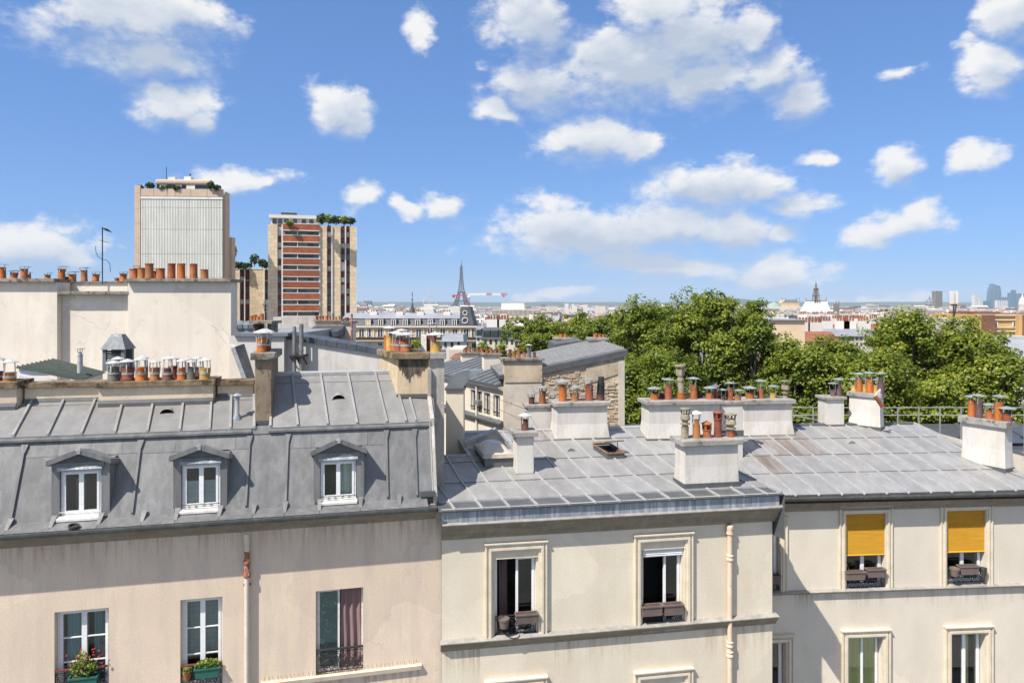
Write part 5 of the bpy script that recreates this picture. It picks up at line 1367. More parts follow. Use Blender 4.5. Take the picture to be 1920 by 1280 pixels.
chimney('long white ridge chimney with a tall stone flue among its pots', 1216, 1350, 751, 758, 822, YOF(FM, 1283, 824, surfM), .75, 6, over=.1, flare=.06, sink=.6, pots=[
    (1227, 737, 15, 'terracotta_bright', 'hat', 724), (1253, 722, 14, 'terracotta_brick', 'hat', 708), (1277, 736, 15, 'terracotta_bright', 'stonepipe', 684), (1301, 721, 13, 'terracotta', 'hat', 706),
    (1291, 738, 9, 'pot_yellow', 'hat', 729, .6), (1331, 736, 15, 'terracotta', 'hat', 723), (1342, 727, 8, 'terracotta', 'hat', 721, .55), (1241, 736, 12, 'terracotta_dark', 'none', None, .65), (1312, 736, 11, 'terracotta_dark', 'none', None, .65)])
chimney('recessed white chimney between two wider ridge stacks', 1351, 1393, 752, 758, 808, YOF(FM, 1283, 824, surfM) + .6, .5, 6, over=.04, sink=1.5, pots=[
    (1354, 741, 10, 'terracotta_dark', 'hat', 728), (1369, 726, 11, 'terracotta', 'hat', 715), (1383, 739, 12, 'terracotta_tan', 'hat', 728)])


# ================================================================== the ivory house on the right, set back
FR = Frame(1457, 19.4, 4.5)
RB = FR.root('ivory_house', 'ivory rendered house with yellow blinds, set back from its neighbour', 'house')
RL = FR.uz(1390, 1100)[0]; RR = FR.uz(2060, 1100)[0]
RWIN = [(1400, 1463, 985, 1112), (1585, 1660, 963, 1106), (1774, 1848, 957, 1096), (1404, 1473, 1204, 1400), (1590, 1654, 1194, 1400), (1783, 1846, 1187, 1400), (1958, 2030, 952, 1090)]
rh = []
for (xa, xb, yt, yb) in RWIN:
    xm, ym = (xa + xb) / 2, min((yt + yb) / 2, 1220)
    rh.append((FR.uz(xa, ym)[0], FR.uz(xb, ym)[0], FR.uz(xm, yb)[1], FR.uz(xm, yt)[1]))
m = MB(); wall_holes(m, RL, RR, 0, 12.7, rh, 0, .24)
m.quad((RR, 0, 0), (RR, 8, 0), (RR, 8, 13), (RR, 0, 13))
m.build('wall', 'stucco_ivory', RB)
rwin = []
for i, (a, b, c, d) in enumerate(rh):
    wdw = casement(RB, a + .03, b - .03, c + .02, d - .003, .17, fw=.045, sash=.05 if i != 4 else .03, mull=None)
    rwin.append(wdw)
    if i in (0, 1, 2, 6): architrave(wdw, a, b, c, d + .03, ((.19, .055), (.155, .03), (.09, .07), (.045, .04)))
    else: architrave(wdw, a, b, c, d + .0, ((.21, .09), (.17, .055), (.115, .10), (.055, .045)))
    if i in (0, 1, 2, 6):
        part('sill', 'lead_ledge', wdw, lambda q: q.prism_x([(-.1, c - .03), (-.1, c + .0), (.15, c + .04), (.15, c - .03)], a + .002, b - .002))
        railing(wdw, a + .02, b - .02, c + .08, c + .48, .03)
    if i in (1, 2, 6):       # roll-down blind of yellow reeds
        zb_ = FR.uz((RWIN[i][0] + RWIN[i][1]) / 2, 1040 if i == 1 else 1034)[1]
        part('blind', 'blind_yellow', wdw, lambda q: [q.prism_x([(.05, z_), (.035, z_ + .011), (.05, z_ + .022)], a + .012, b - .012) for z_ in np.arange(zb_, d - .01, .0225)])
        part('blind_rail', 'blind_yellow', wdw, lambda q: q.tube([(a + .005, .05, zb_ - .012), (b - .005, .05, zb_ - .012)], .026, 8), smooth=True)
    if i == 4:
        drape(wdw, a + .06, (a + b) / 2 + .05, c, d - .05, .205, 'curtain_olive', 3, .012); drape(wdw, (a + b) / 2 + .06, b - .06, c, d - .05, .21, 'curtain_olive', 4, .014)
    if i == 5: drape(wdw, (a + b) / 2 + .1, (a + b) / 2 + .28, c, d - .05, .34, 'curtain_olive', 2, .02)
zc1 = FR.uz(1470, 958)[1]
part('cornice', 'cornice_stone', RB, lambda q: q.prism_x([(0, zc1), (-.05, zc1), (-.07, zc1 + .09), (-.13, zc1 + .13), (-.16, zc1 + .24), (-.22, zc1 + .27), (.05, zc1 + .27), (.05, zc1)], RL, RR))
course(FR, RB, 1470, 1112, RL, RR, .12, .09, 'cornice_stone')
zc_ = FR.uz(1470, 1112, -.12)[1] - .09
for (xa, xb) in ((1490, 1575), (1590, 1672), (1690, 1765), (1780, 1865), (1880, 1960)): runs(RB, 'rain_run', FR.uz(xa, 1120)[0], FR.uz(xb, 1120)[0], zc_ - .62, zc_ + .004)
# roof
zE, zRg, wE, wRg = 12.73, 13.78, -.34, 4.45
RSK = -.073
def surfR(u, w): return zE + (zRg - zE) * (w - wE) / (wRg - wE)
part('gutter', 'gutter', RB, lambda q: q.prism_x([(-.30, zE - .03), (-.31, zE - .10), (-.34, zE - .135), (-.39, zE - .145), (-.43, zE - .12), (-.455, zE - .06), (-.455, zE - .02), (-.44, zE - .02), (-.438, zE - .06), (-.42, zE - .10), (-.39, zE - .125), (-.345, zE - .11), (-.325, zE - .06), (-.315, zE - .03)], RL + .5, RR), smooth=True)
sx = [1433, 1476, 1520.5, 1565, 1608, 1651.5, 1694, 1737.5, 1779, 1822, 1864, 1906, 1948, 1990]
rs = [FR.uw(x, 917, zE + .05)[0] for x in sx]
rs = [rs[0] - .65 * 2, rs[0] - .65] + rs
# verge from the ridge end down to the eaves at the far right
vA = FR.pt(1713, 790, wRg); vA = (FR.uz(1713, 790, wRg)[0], wRg)
vB = (FR.uz(1975, 925, wE)[0], wE)
def verge_w(u):            # where the roll that leaves the eaves at u meets the verge
    lo, hi = wE, wRg
    f_ = lambda w: (u + RSK * (w - wE)) - (vB[0] + (vA[0] - vB[0]) * (w - wE) / (wRg - wE))
    if f_(wRg) <= 0: return wRg
    for _ in range(40):
        md = (lo + hi) / 2
        if f_(md) > 0: hi = md
        else: lo = md
    return lo
def rp(u, w): return (u + RSK * (w - wE), w, surfR(u, w))
m = MB()
base = [(rs[0], wE), (vB[0], vB[1]), (vA[0], vA[1]), (rs[0] + RSK * (wRg - wE), wRg)]
m.hull([(x, y, surfR(x, y) - .10) for x, y in base], [(x, y, surfR(x, y) - .015) for x, y in base])
m.quad((rs[0], wRg, zRg - .03), (vA[0], wRg, zRg - .03), (vA[0], 8.6, 12.4), (rs[0], 8.6, 12.4))
m.quad((vA[0], wRg, zRg - .03), (vB[0], wE, zE - .03), (vB[0], wE, 11), (vA[0], wRg, 11))
RO = m.build('roof', 'zinc_slate', RB)
rusty = {(3, 1), (4, 2), (5, 3), (5, 2), (6, 3), (6, 2)}
for i in range(len(rs) - 1):
    a, b = rs[i], rs[i + 1]
    wa, wb = verge_w(a), verge_w(b)
    if wa < wE + .2: continue
    js = [wE, .95, 2.15, 3.35, wRg]
    for k in range(4):
        w0, w1 = js[k], js[k + 1]
        a0, a1, b0, b1 = min(w0, wa), min(w1, wa), min(w0, wb), min(w1, wb)
        if a1 - a0 < .05: continue
        if b1 - b0 < .02: b0, b1 = min(b0, wb) - .02, wb
        mat = 'zinc_rusty' if (i, k) in rusty else 'zinc_pale'
        strip_panel(RO, [(rp(a, a0), rp(b, b0)), (rp(a, a1), rp(b, b1))], mat, .026, .004, .004)
    roll(RO, [rp(a, wE - .02), rp(a, wa - .02)], 'zinc_roll', .055, .045, side=(1, 0, 0))
roll(RO, [(vB[0], vB[1], zE), (vA[0], vA[1], zRg)], 'zinc_roll', .09, .08, name='verge_roll', side=(1, .3, 0), nose=False)
part('ridge_cap', 'zinc_slate', RO, lambda q: q.prism_x([(wRg - .05, zRg - .03), (wRg - .05, zRg + .05), (wRg + .12, zRg + .07), (wRg + .12, zRg - .05)], rs[2] + RSK * 4.8, vA[0]))
moon_vent(RB, FR, FR.hit(1598, 833, surfR, 12, 30), .13, .25, 'zinc_roll', slope=.3, grill=True)
# chimneys of the ivory house
chimney('white ridge chimney with yellow pot and small stone cowl', 1394, 1485, 749, 757, 816, YOF(FR, 1440, 816, surfR), .75, 6, over=.1, flare=.07, sink=1.6, pots=[
    (1406, 736, 15, 'terracotta_bright', 'hat', 723), (1426, 727, 11, 'terracotta', 'hat', 711), (1450, 736, 12, 'pot_yellow', 'hat', 721), (1472, 741, 11, 'pot_stone', 'stone', 713)])
chimney('narrow white chimney with two plum pots by the railing', 1550, 1583, 744, 749, 797, YOF(FR, 1566, 799, surfR), .6, 4.5, over=.07, flare=.0, sink=.6, pots=[
    (1562, 730, 10, 'pot_plum', 'hat', 716, .3), (1573, 719, 11, 'pot_plum', 'hat', 708, .25)])
chimney('white chimney with a row of six pots and a hanging broken pipe', 1592, 1650, 736, 744, 799, YOF(FR, 1625, 801, surfR), .36, -45, over=.07, flare=.02, sink=.6, pots=[
    (1601, 721, 10, 'pot_yellow', 'hat', 708, .25), (1611, 711, 11, 'terracotta_bright', 'hat', 698, .12), (1621, 719, 10, 'pot_yellow', 'hat', 706, .25), (1631, 711, 12, 'terracotta_bright', 'hat', 696, .12), (1642, 721, 10, 'pot_yellow', 'hat', 709, .25), (1652, 711, 11, 'pot_plum', 'hat', 697, .12)])
A0 = at(1648, 729, 23.0); A1 = at(1641, 742, 23.05); A2 = at(1654, 762, 23.1)
rt = empty('broken_flue_pipe', A2, 0, 'broken orange and white pipe hanging over the chimney coping', 'pipe')
lo = lambda p: p - A2
part('flap', 'old_white_paint', rt, lambda q: q.hull([lo(A1) + Vector((-.04, -.02, 0)), lo(A1) + Vector((.14, -.02, 0)), lo(A0) + Vector((.06, -.02, 0)), lo(A0) + Vector((.03, -.02, 0))], [lo(A1) + Vector((-.04, .02, 0)), lo(A1) + Vector((.14, .02, 0)), lo(A0) + Vector((.06, .02, 0)), lo(A0) + Vector((.03, .02, 0))]))
part('pipe', 'terracotta', rt, lambda q: q.tube([lo(A1), lo(A2)], .065, 10), smooth=True)
pb = FR.hit(1850, 872, surfR, 12, 30)
chimney('white chimney stack at the roof verge with an orange and a plum pot', 1804, 1884, 785, 797, 872, YOF(FR, 1845, 872, surfR), .42, -62, over=.09, flare=.03, sink=.8, coping='coping_grey', pots=[
    (1822, 750, 13, 'terracotta_bright', 'hat', 740, .2), (1835, 752, 13, 'pot_plum', 'hat', 738, .12), (1855, 768, 13, 'terracotta', 'hat', 755, .2), (1871, 753, 13, 'terracotta_bright', 'hat', 739, .12), (1888, 775, 16, 'terracotta_brick', 'hat', 761, .2)])
# roof terrace with a steel railing behind the ridge
TZ = 12.1
TR = empty('roof_terrace', (12, 30, TZ), 0, 'dark felt roof terrace behind the zinc ridge', 'terrace')
part('deck', 'terrace', TR, lambda q: q.box(-10, 22, -4.5, 4.2, -.3, 0))
part('wall', 'party_grey', TR, lambda q: q.box(-9.9, 21.9, -4.4, 4.1, -12.5, -.31))
for k in range(3): part('roof_panel', 'zinc_dark', TR, lambda q: q.hull([(7.5 + k * 2.2, -1.2, .1), (9.5 + k * 2.2, -1.2, .1), (9.5 + k * 2.2, .6, .5), (7.5 + k * 2.2, .6, .5)], [(7.5 + k * 2.2, -1.22, .14), (9.5 + k * 2.2, -1.22, .14), (9.5 + k * 2.2, .58, .54), (7.5 + k * 2.2, .58, .54)]))
yr = 27.5
zr0 = at(1700, 795, yr).z; zr1 = at(1700, 764, yr).z; zr2 = at(1700, 778, yr).z
rt = empty('guard_railing', (at(1485, 0, yr).x, yr, zr0), 0, 'grey steel guard railing along the roof terrace', 'railing')
wid = at(2000, 0, yr).x - at(1485, 0, yr).x
for k in range(14):
    x = wid * k / 13
    part('post', 'steel_rail', rt, lambda q: (q.box(x - .02, x + .02, -.02, .02, TZ - zr0, zr1 - zr0 + .02), q.box(x - .07, x + .07, -.07, .07, TZ - zr0, TZ - zr0 + .02)))
for z_ in (zr1, zr2):
    part('rail', 'steel_rail', rt, lambda q: q.tube([(0, 0, z_ - zr0), (wid, 0, z_ - zr0)], .02, 8), smooth=True)
part('brace', 'steel_rail', rt, lambda q: q.tube([(0, -.02, .35), (1.6, -.02, .05)], .022, 6), smooth=True)

# planters on the window railings
window_box(FM, 'taupe trough hooked beside the round pot', 968, 1009, 1153, 1168, -.17, 'planter_taupe', depth=.17, soil=True)
round_pot(FM, 'round taupe pot hooked on the railing', 945, 1158, 1176, 21, -.09, 'planter_taupe', name='flower_pot')
round_pot(FM, 'dark saucer left on the window ledge', 963, 1190, 1194, 24, -.05, 'planter_dark', name='saucer', cat='saucer')
window_box(FM, 'left-hand taupe trough under the metal roller shutter', 1204, 1243, 1138, 1154, -.17, 'planter_taupe', depth=.18)
window_box(FM, 'right-hand taupe trough under the metal roller shutter', 1246, 1282, 1135, 1152, -.17, 'planter_taupe', depth=.18)
window_box(FR, 'taupe trough with a bare twig below the first yellow blind', 1588, 1624, 1073, 1087, -.17, 'planter_taupe', depth=.18,
           plant=lambda rt, a, h, d: part('twig', 'bark', rt, lambda q: q.tube([(-a * .5, d / 2, h - .03), (-a * .8, d / 2, h + .18), (-a * .95, d / 2, h + .3)], [.006, .004, .002], 5)))
window_box(FR, 'taupe trough nearer the downhill jamb below the first yellow blind', 1628, 1662, 1068, 1082, -.17, 'planter_taupe', depth=.18)
round_pot(FR, 'taupe pot at the second yellow blind', 1790, 1064, 1079, 18, -.10, 'planter_taupe')
window_box(FR, 'taupe trough with soil below the second yellow blind', 1802, 1837, 1062, 1077, -.18, 'planter_taupe', depth=.18)
round_pot(FR, 'small dark pot at the end of the second blind railing', 1843, 1064, 1077, 14, -.10, 'planter_dark')
window_box(FR, 'taupe trough at the half hidden window in the corner', 1425, 1464, 1080, 1095, -.17, 'planter_taupe', depth=.18)
# ================================================================== behind the pink house
FW = Frame(433, 24.0, 2)
WH = FW.root('party_wall_house', 'tall windowless house end in off-white render behind the mansard', 'house')
wu = lambda x, w=0.0: FW.uz(x, 600, w)[0]
wz = lambda y, w=0.0: FW.uz(260, y, w)[1]
m = MB()
m.box(wu(-260), wu(107), 0, .75, 0, wz(529)); m.box(wu(107) + .002, wu(240) - .002, .26, .75, 0, wz(550, .26)); m.box(wu(240), 0, 0, .6, 0, wz(528))
m.build('wall', 'party_white', WH)
part('body', 'party_white', WH, lambda q: q.box(wu(-260), -2.2, .76, 8, 0, 13.5))
part('upper_wall', 'party_white', WH, lambda q: q.box(wu(107, .9) + .01, wu(240, .9) - .01, .9, 1.2, 12, wz(530, .9)))
part('upper_coping', 'coping', WH, lambda q: q.box(wu(107, .9) + .01, wu(240, .9) - .01, .84, 1.36, wz(530, .9) + .001, wz(527.5, .9)))
for (a, b, y0, y1, w0) in ((-260, 108, 529, 522, -.17), (107, 241, 552, 546, -.02), (239, 438, 528, 522, -.19)):
    part('coping', 'coping', WH, lambda q: q.box(wu(a) + .003, wu(b) - .003, w0, .82 if w0 > -.1 else .8, wz(y0, w0), wz(y1, w0)), bevel=.012)
row_pots(WH, FW, [(5, 501, 522, 11, 'terracotta_bright', 'flat', 495, 0, False), (26, 511, 522, 12, 'terracotta_bright', 'flat', 507, 0, False), (45, 504, 522, 12, 'terracotta', 'flat', 499, 0, False), (53, 514, 522, 9, 'terracotta', 'flat', 510, .4, False),
                  (89, 515, 522, 10, 'terracotta_tan', 'flat', 511, .2, False), (115, 504, 527, 12, 'terracotta_bright', 'flat', 499, .6, False), (127, 519, 527, 7, 'terracotta_dark', 'flat', 515, .8, False), (136, 514, 527, 12, 'terracotta_bright', 'flat', 509, .6, False),
                  (158, 507, 527, 11, 'terracotta_tan', 'flat', 501, .6, False), (179, 514, 527, 12, 'terracotta_bright', 'flat', 509, .6, False), (219, 521, 528, 8, 'terracotta', 'none', None, .6, False), (231, 513, 528, 12, 'terracotta_bright', 'flat', 509, .6, False),
                  (251, 504, 522, 15, 'terracotta', 'none', None, 0, False), (265, 502, 522, 13, 'terracotta_tan', 'none', None, 0, False), (280, 494, 522, 15, 'terracotta_tan', 'none', None, 0, False), (301, 503, 522, 15, 'terracotta', 'none', None, 0, False),
                  (321, 494, 522, 14, 'terracotta', 'none', None, 0, False), (340, 494, 522, 14, 'terracotta_bright', 'none', None, 0, False), (363, 494.5, 522, 14, 'terracotta', 'none', None, 0, False), (383, 505, 522, 14, 'terracotta_tan', 'none', None, 0, False),
                  (254, 503, 522, 9, 'terracotta_dark', 'flat', 498, .55, False), (290, 508, 522, 9, 'terracotta', 'flat', 503, .6, False)], 0, .45)
pa = at(192, 527, 24.6)
rt = empty('television_antenna', pa, 0, 'thin television antenna with bent elements above the party wall', 'antenna')
zA = lambda y: at(192, y, 24.6).z - pa.z
part('mast', 'mast_dark', rt, lambda q: q.tube([(0, 0, -.1), (0, 0, zA(426))], .022, 6))
part('element', 'mast_dark', rt, lambda q: [q.bar((-.12, 0, zA(450)), (.24, .0, zA(455)), .018), q.bar((0, 0, zA(427)), (.26, .05, zA(433)), .02)])
for k in range(6): part('element', 'mast_dark', rt, lambda q: q.bar((.04 + k * .04, -.12, zA(427) - .01 * k), (.06 + k * .04, .14, zA(432) - .012 * k), .012))
part('cable', 'iron', rt, lambda q: q.tube([(-.24, 0, zA(461)), (-.23, 0, zA(472)), (-.16, 0, zA(481)), (-.02, 0, zA(486)), (.14, 0, zA(487)), (.26, 0, zA(494)), (.29, 0, zA(510))], .01, 5))
# ventilation lantern
FV = Frame(212, 21.8, 4)
zb = FV.uz(212, 684)[1]
rt = empty('vent_lantern', FV.world((0, 0, zb)), FV.yaw, 'zinc ventilation lantern with hooded top and louvred sides', 'roof vent')
vz = lambda y: FV.uz(212, y)[1] - zb
vu = lambda x: FV.uz(x, 660)[0]
a, b = vu(192), vu(233)
part('frame', 'duct_metal', rt, lambda q: [q.box(a, a + .1, 0, .1, -.2, vz(655)), q.box(b - .1, b, 0, .1, -.2, vz(655)), q.box(a, a + .1, .55, .65, -.2, vz(655)), q.box(b - .1, b, .55, .65, -.2, vz(655)), q.box(a + .1, b - .1, 0, .65, -.2, vz(676)), q.box(a + .1, b - .1, .62, .65, vz(676), vz(655))])
for k in range(4): part('louvre', 'zinc_dark', rt, lambda q: q.hull([(a + .1, .02, vz(674) + k * .075), (b - .1, .02, vz(674) + k * .075), (b - .1, .08, vz(674) + k * .075 + .05), (a + .1, .08, vz(674) + k * .075 + .05)], [(a + .1, .02, vz(674) + k * .075 + .012), (b - .1, .02, vz(674) + k * .075 + .012), (b - .1, .08, vz(674) + k * .075 + .062), (a + .1, .08, vz(674) + k * .075 + .062)]))
part('hood', 'duct_metal', rt, lambda q: q.hull([(a - .05, -.05, vz(655)), (b + .05, -.05, vz(655)), (b + .05, .7, vz(655)), (a - .05, .7, vz(655))], [(vu(203), .2, vz(627)), (vu(222), .2, vz(627)), (vu(222), .45, vz(627)), (vu(203), .45, vz(627))]))
part('hood_opening', 'old_white_paint', rt, lambda q: q.box(vu(208), vu(217), .17, .2, vz(631), vz(628)))
# shed with a green ribbed roof
A, B, C, D = at(29.7, 688, 19.6), at(102.6, 672.3, 22.6), at(198, 697, 22.2), at(149, 712, 19.9)
rt = empty('roof_shed', Vector((A.x, A.y, 15.0)), 0, 'low rooftop shed with green ribbed metal roof and white boarded side', 'shed')
o_ = Vector((A.x, A.y, 15.0))
A, B, C, D = A - o_, B - o_, C - o_, D - o_
nr = 9
for k in range(nr):
    t0, t1 = k / nr, (k + 1) / nr
    p0, p1, p2, p3 = A.lerp(B, t0), A.lerp(B, t1), D.lerp(C, t1), D.lerp(C, t0)
    def rib(q):
        up = Vector((0, 0, .03))
        q.hull([p0 - up, p3 - up, p2 - up, p1 - up], [p0, p3, p2, p1])
        r0, r1 = A.lerp(B, t0 + .02), D.lerp(C, t0 + .02); r2, r3 = A.lerp(B, t0 + .035), D.lerp(C, t0 + .035)
        q.hull([r0, r1, r3, r2], [r0 + up * 1.3, r1 + up * 1.3, r3 + up * 1.3, r2 + up * 1.3])
    part('roof_sheet', 'green_sheet', rt, rib)
for k in range(7):
    z0 = -.3 + k * .21
    x0, x1 = .03, (D - A).x - .05
    za = A.z - .06; zb_ = D.z - .06
    def board(q):
        xa, xb = x0, x1
        zt_a, zt_b = min(z0 + .2, za), min(z0 + .2, zb_)
        if z0 + .2 > zb_:
            f_ = max(0.02, min(1, (za - z0) / max(za - zb_, 1e-3)))
            xb = x0 + (x1 - x0) * f_ * .98
            zt_b = z0 + .005
            zt_a = min(z0 + .2, za)
        y = lambda x: (D - A).y * x / (D - A).x + .06
        q.hull([(xa, y(xa), z0), (xb, y(xb), z0), (xb, y(xb) + .03, z0), (xa, y(xa) + .03, z0)], [(xa, y(xa) + .012, zt_a), (xb, y(xb) + .012, zt_b), (xb, y(xb) + .04, zt_b), (xa, y(xa) + .04, zt_a)])
    if z0 < za - .03: part('side_board', 'white_board', rt, board)
part('end_wall', 'white_board', rt, lambda q: q.hull([D + Vector((-.06, .05, -1.2)), C + Vector((-.06, -.05, -1.2)), C + Vector((-.12, -.05, -1.2)), D + Vector((-.12, .05, -1.2))], [D + Vector((-.06, .05, -.05)), C + Vector((-.06, -.05, -.05)), C + Vector((-.12, -.05, -.05)), D + Vector((-.12, .05, -.05))]))
p0 = at(150, 694, 20.8)
rt = empty('flue_pipe', p0, 0, 'short galvanised flue with flat cap through the green roof', 'flue')
h = at(150, 660, 20.8).z - p0.z
part('pipe', 'galvanised', rt, lambda q: q.lathe(0, 0, [(.075, -.3), (.075, h * .82), (.085, h * .82), (.085, h * .86), (.06, h * .86), (.06, h), (.002, h)], 12), smooth=True)
part('cap', 'galvanised', rt, lambda q: (q.lathe(0, 0, [(.002, h + .1), (.14, h + .1), (.14, h + .12), (.002, h + .14)], 12), [q.bar((.055 * math.cos(k * 2.1), .055 * math.sin(k * 2.1), h - .02), (.07 * math.cos(k * 2.1), .07 * math.sin(k * 2.1), h + .1), .015) for k in range(3)]), smooth=True)

# ---- white walls and zinc copings behind the middle of the pink house
FB = Frame(540, 23.5, 0)
bu = lambda x, y=650, w=0.0: FB.uz(x, y, w)[0]
bz = lambda x, y, w=0.0: FB.uz(x, y, w)[1]
WW = FB.root('white_gable_wall', 'white rendered gable walls with a sloping zinc coping and metal flues', 'wall')
part('wall', 'stucco_white', WW, lambda q: q.box(bu(437), bu(538), -.3, .3, 0, bz(480, 630, -.3)))
part('coping', 'duct_metal', WW, lambda q: q.box(bu(440, 650, -.3), bu(541, 650, -.3), -.40, .4, bz(480, 630, -.3), bz(480, 624, -.3)))
part('gable', 'stucco_white', WW, lambda q: q.prism_y([(bu(538) + .002, 0), (bu(745), 0), (bu(745), bz(745, 668)), (bu(538) + .002, bz(538, 634))], 0, .4))
nn_ = 11
for k in range(nn_):
    x0, x1 = 538 + (745 - 538) * k / nn_, 538 + (745 - 538) * (k + 1) / nn_
    f_ = lambda x: 634 + (668 - 634) * (x - 538) / (745 - 538)
    z0, z1 = bz(x0, f_(x0)), bz(x1, f_(x1))
    part('coping_panel', 'zinc_dark', WW, lambda q: q.hull([(bu(x0) + .006, -.09, z0 - .02), (bu(x1) - .006, -.09, z1 - .02), (bu(x1) - .006, .6, z1 - .02), (bu(x0) + .006, .6, z0 - .02)], [(bu(x0) + .006, -.09, z0 + .16), (bu(x1) - .006, -.09, z1 + .16), (bu(x1) - .006, .6, z1 + .22), (bu(x0) + .006, .6, z0 + .22)]))
for (x, yt, yb, w_) in ((552, 612, 700, 7), (565, 607, 700, 8)):
    u, z1 = FB.uz(x, yt, -.35); r_ = w_ / 2 * 23.2 / F
    part('metal_flue', 'pipe_grey', WW, lambda q: q.lathe(u, -.35, [(r_, 13.5), (r_, z1 - .9), (r_ * 1.12, z1 - .9), (r_ * 1.12, z1 - .86), (r_, z1 - .86), (r_, z1), (r_ * .6, z1), (.002, z1 - .02)], 12), smooth=True)
    zc = bz(x, 668, -.4)
    part('flue_bracket', 'iron', WW, lambda q: (q.box(u - r_ * 1.7, u + r_ * 1.7, -.55, 0, zc, zc + .05), q.bar((u - r_ * 1.5, -.5, zc), (u - r_ * 1.3, -.02, zc - .3), .03), q.bar((u + r_ * 1.5, -.5, zc), (u + r_ * 1.3, -.02, zc - .3), .03)))
# zinc slope that runs down beside the party wall
P = [at(440, 650, 21.2), at(458, 644, 22.6), at(480, 714, 21.9), at(464, 714, 20.5)]
rt = empty('zinc_roof_edge', P[3], 0, 'steep strip of dark zinc roof sliding down beside the party wall', 'roof')
Q = [p - P[3] for p in P]
part('slope', 'zinc_dark', rt, lambda q: q.hull([p - Vector((.12, 0, .05)) for p in Q], Q))
FE = Frame(450, 21.9, 0)
part('gable', 'party_white', rt, lambda q: q.hull(*[[FE.world((FE.uz(x, y)[0], w_, FE.uz(x, y)[1])) - P[3] for x, y in ((430, 646), (430, 740), (474, 740), (466, 714), (442, 650))] for w_ in (0, .2)]))
# old roofs in the court: rough wall with pots, low walls, turbine vents
FC = Frame(590, 36, 0)
cu = lambda x, w=0.0: FC.uz(x, 610, w)[0]
cz = lambda y, w=0.0: FC.uz(590, y, w)[1]
rt = FC.root('courtyard_wall', 'flaking white courtyard wall with a coped stack of small red pots', 'wall')
part('wall', 'party_grey', rt, lambda q: q.box(cu(512), cu(592), 0, .5, 0, cz(594)))
part('stack', 'shaft_ochre', rt, lambda q: q.box(cu(592) + .002, cu(640), -.1, .7, 0, cz(602)))
part('low_wall', 'stucco_white', rt, lambda q: q.box(cu(640) + .002, cu(662), -.1, .7, 0, cz(605)))
part('coping', 'coping', rt, lambda q: (q.box(cu(590), cu(641), -.2, .8, cz(602), cz(599.5)), q.box(cu(641) + .002, cu(664), -.2, .8, cz(605), cz(602))))
part('low_roof', 'zinc_dark', rt, lambda q: q.hull([(cu(592), -1.6, cz(628)), (cu(648), -1.6, cz(628)), (cu(648), -.11, cz(628)), (cu(592), -.11, cz(628))], [(cu(592), -1.6, cz(619)), (cu(648), -1.6, cz(619)), (cu(648), -.11, cz(610)), (cu(592), -.11, cz(610))]))
row_pots(rt, FC, [(593, 592, 600, 5, 'terracotta_brick', 'none', None, 0, False), (599, 592, 600, 5, 'terracotta', 'none', None, 0, False), (605, 592, 600, 5, 'terracotta_brick', 'none', None, 0, False), (612, 592, 600, 5, 'terracotta', 'none', None, 0, False),
                  (618, 592, 600, 5, 'terracotta', 'none', None, 0, False), (624, 588, 600, 3, 'pot_grey', 'none', None, 0, False), (630, 594, 600, 4, 'terracotta_tan', 'none', None, 0, False), (636, 592, 600, 4, 'terracotta_tan', 'none', None, 0, False), (650, 595, 603, 8, 'terracotta_brick', 'none', None, 0, False)], 0, .3)
part('drain_pipe', 'pipe_rust', rt, lambda q: q.tube([(cu(662), -.3, cz(650)), (cu(662), -.3, cz(588))], .055, 8), smooth=True)
rt = empty('courtyard_roof', (at(470, 0, 31).x, 31, 0), 0, 'flat grey courtyard roof carrying turbine vents and a concrete slab vent', 'roof')
zt_ = at(470, 622, 31).z
X0 = at(470, 0, 31).x
part('deck', 'far_zinc', rt, lambda q: q.box(at(434, 0, 31).x - X0, at(580, 0, 31).x - X0, -3, 6, 0, zt_))
for (x, y) in ((450, 620), (470, 612)):
    p = at(x, y, 30); ux = p.x - X0
    part('turbine_vent', 'duct_metal', rt, lambda q: (q.lathe(ux, -1, [(.3, zt_ - .1), (.3, zt_ + .18), (.36, zt_ + .2), (.36, zt_ + .36), (.2, zt_ + .5), (.002, zt_ + .54)], 14), [q.box(ux + .36 * math.cos(k * .524) - .02, ux + .36 * math.cos(k * .524) + .02, -1 + .36 * math.sin(k * .524) - .02, -1 + .36 * math.sin(k * .524) + .02, zt_ + .2, zt_ + .36) for k in range(12)]), smooth=True)
px_ = lambda x: at(x, 0, 28).x - X0
zs = lambda y: at(500, y, 28).z
part('slab_vent', 'coping', rt, lambda q: (q.box(px_(478), px_(519), -3.6, -2.4, zs(606), zs(601)), q.box(px_(482), px_(489), -3.4, -2.6, zs(640), zs(606)), q.box(px_(508), px_(515), -3.4, -2.6, zs(640), zs(606)), q.box(px_(482), px_(515), -3.4, -2.6, zs(650), zs(622))))
for k, (x, yt) in enumerate(((472, 592), (478, 590), (484, 593), (491, 588))):
    p = at(x, 601, 33); z1 = at(x, yt, 33).z
    pot(rt, p.x - X0, 2, p.z - .15, z1, .10, 'terracotta' if k % 2 else 'terracotta_tan', 'none')
part('pot_wall', 'coping_grey', rt, lambda q: q.box(at(466, 0, 33).x - X0, at(512, 0, 33).x - X0, 1.7, 2.3, 0, at(480, 602, 33).z))
p = at(501, 600, 34)
rt = empty('television_antenna', p, 0, 'small roof antenna in front of the low beige wing', 'antenna')
part('mast', 'steel_rail', rt, lambda q: q.tube([(0, 0, -.5), (0, 0, 1.0)], .02, 6))
for k in range(4): part('element', 'steel_rail', rt, lambda q: q.bar((-.22 + k * .03, 0, .95 - k * .18), (.22 - k * .03, 0, .95 - k * .18), .015))
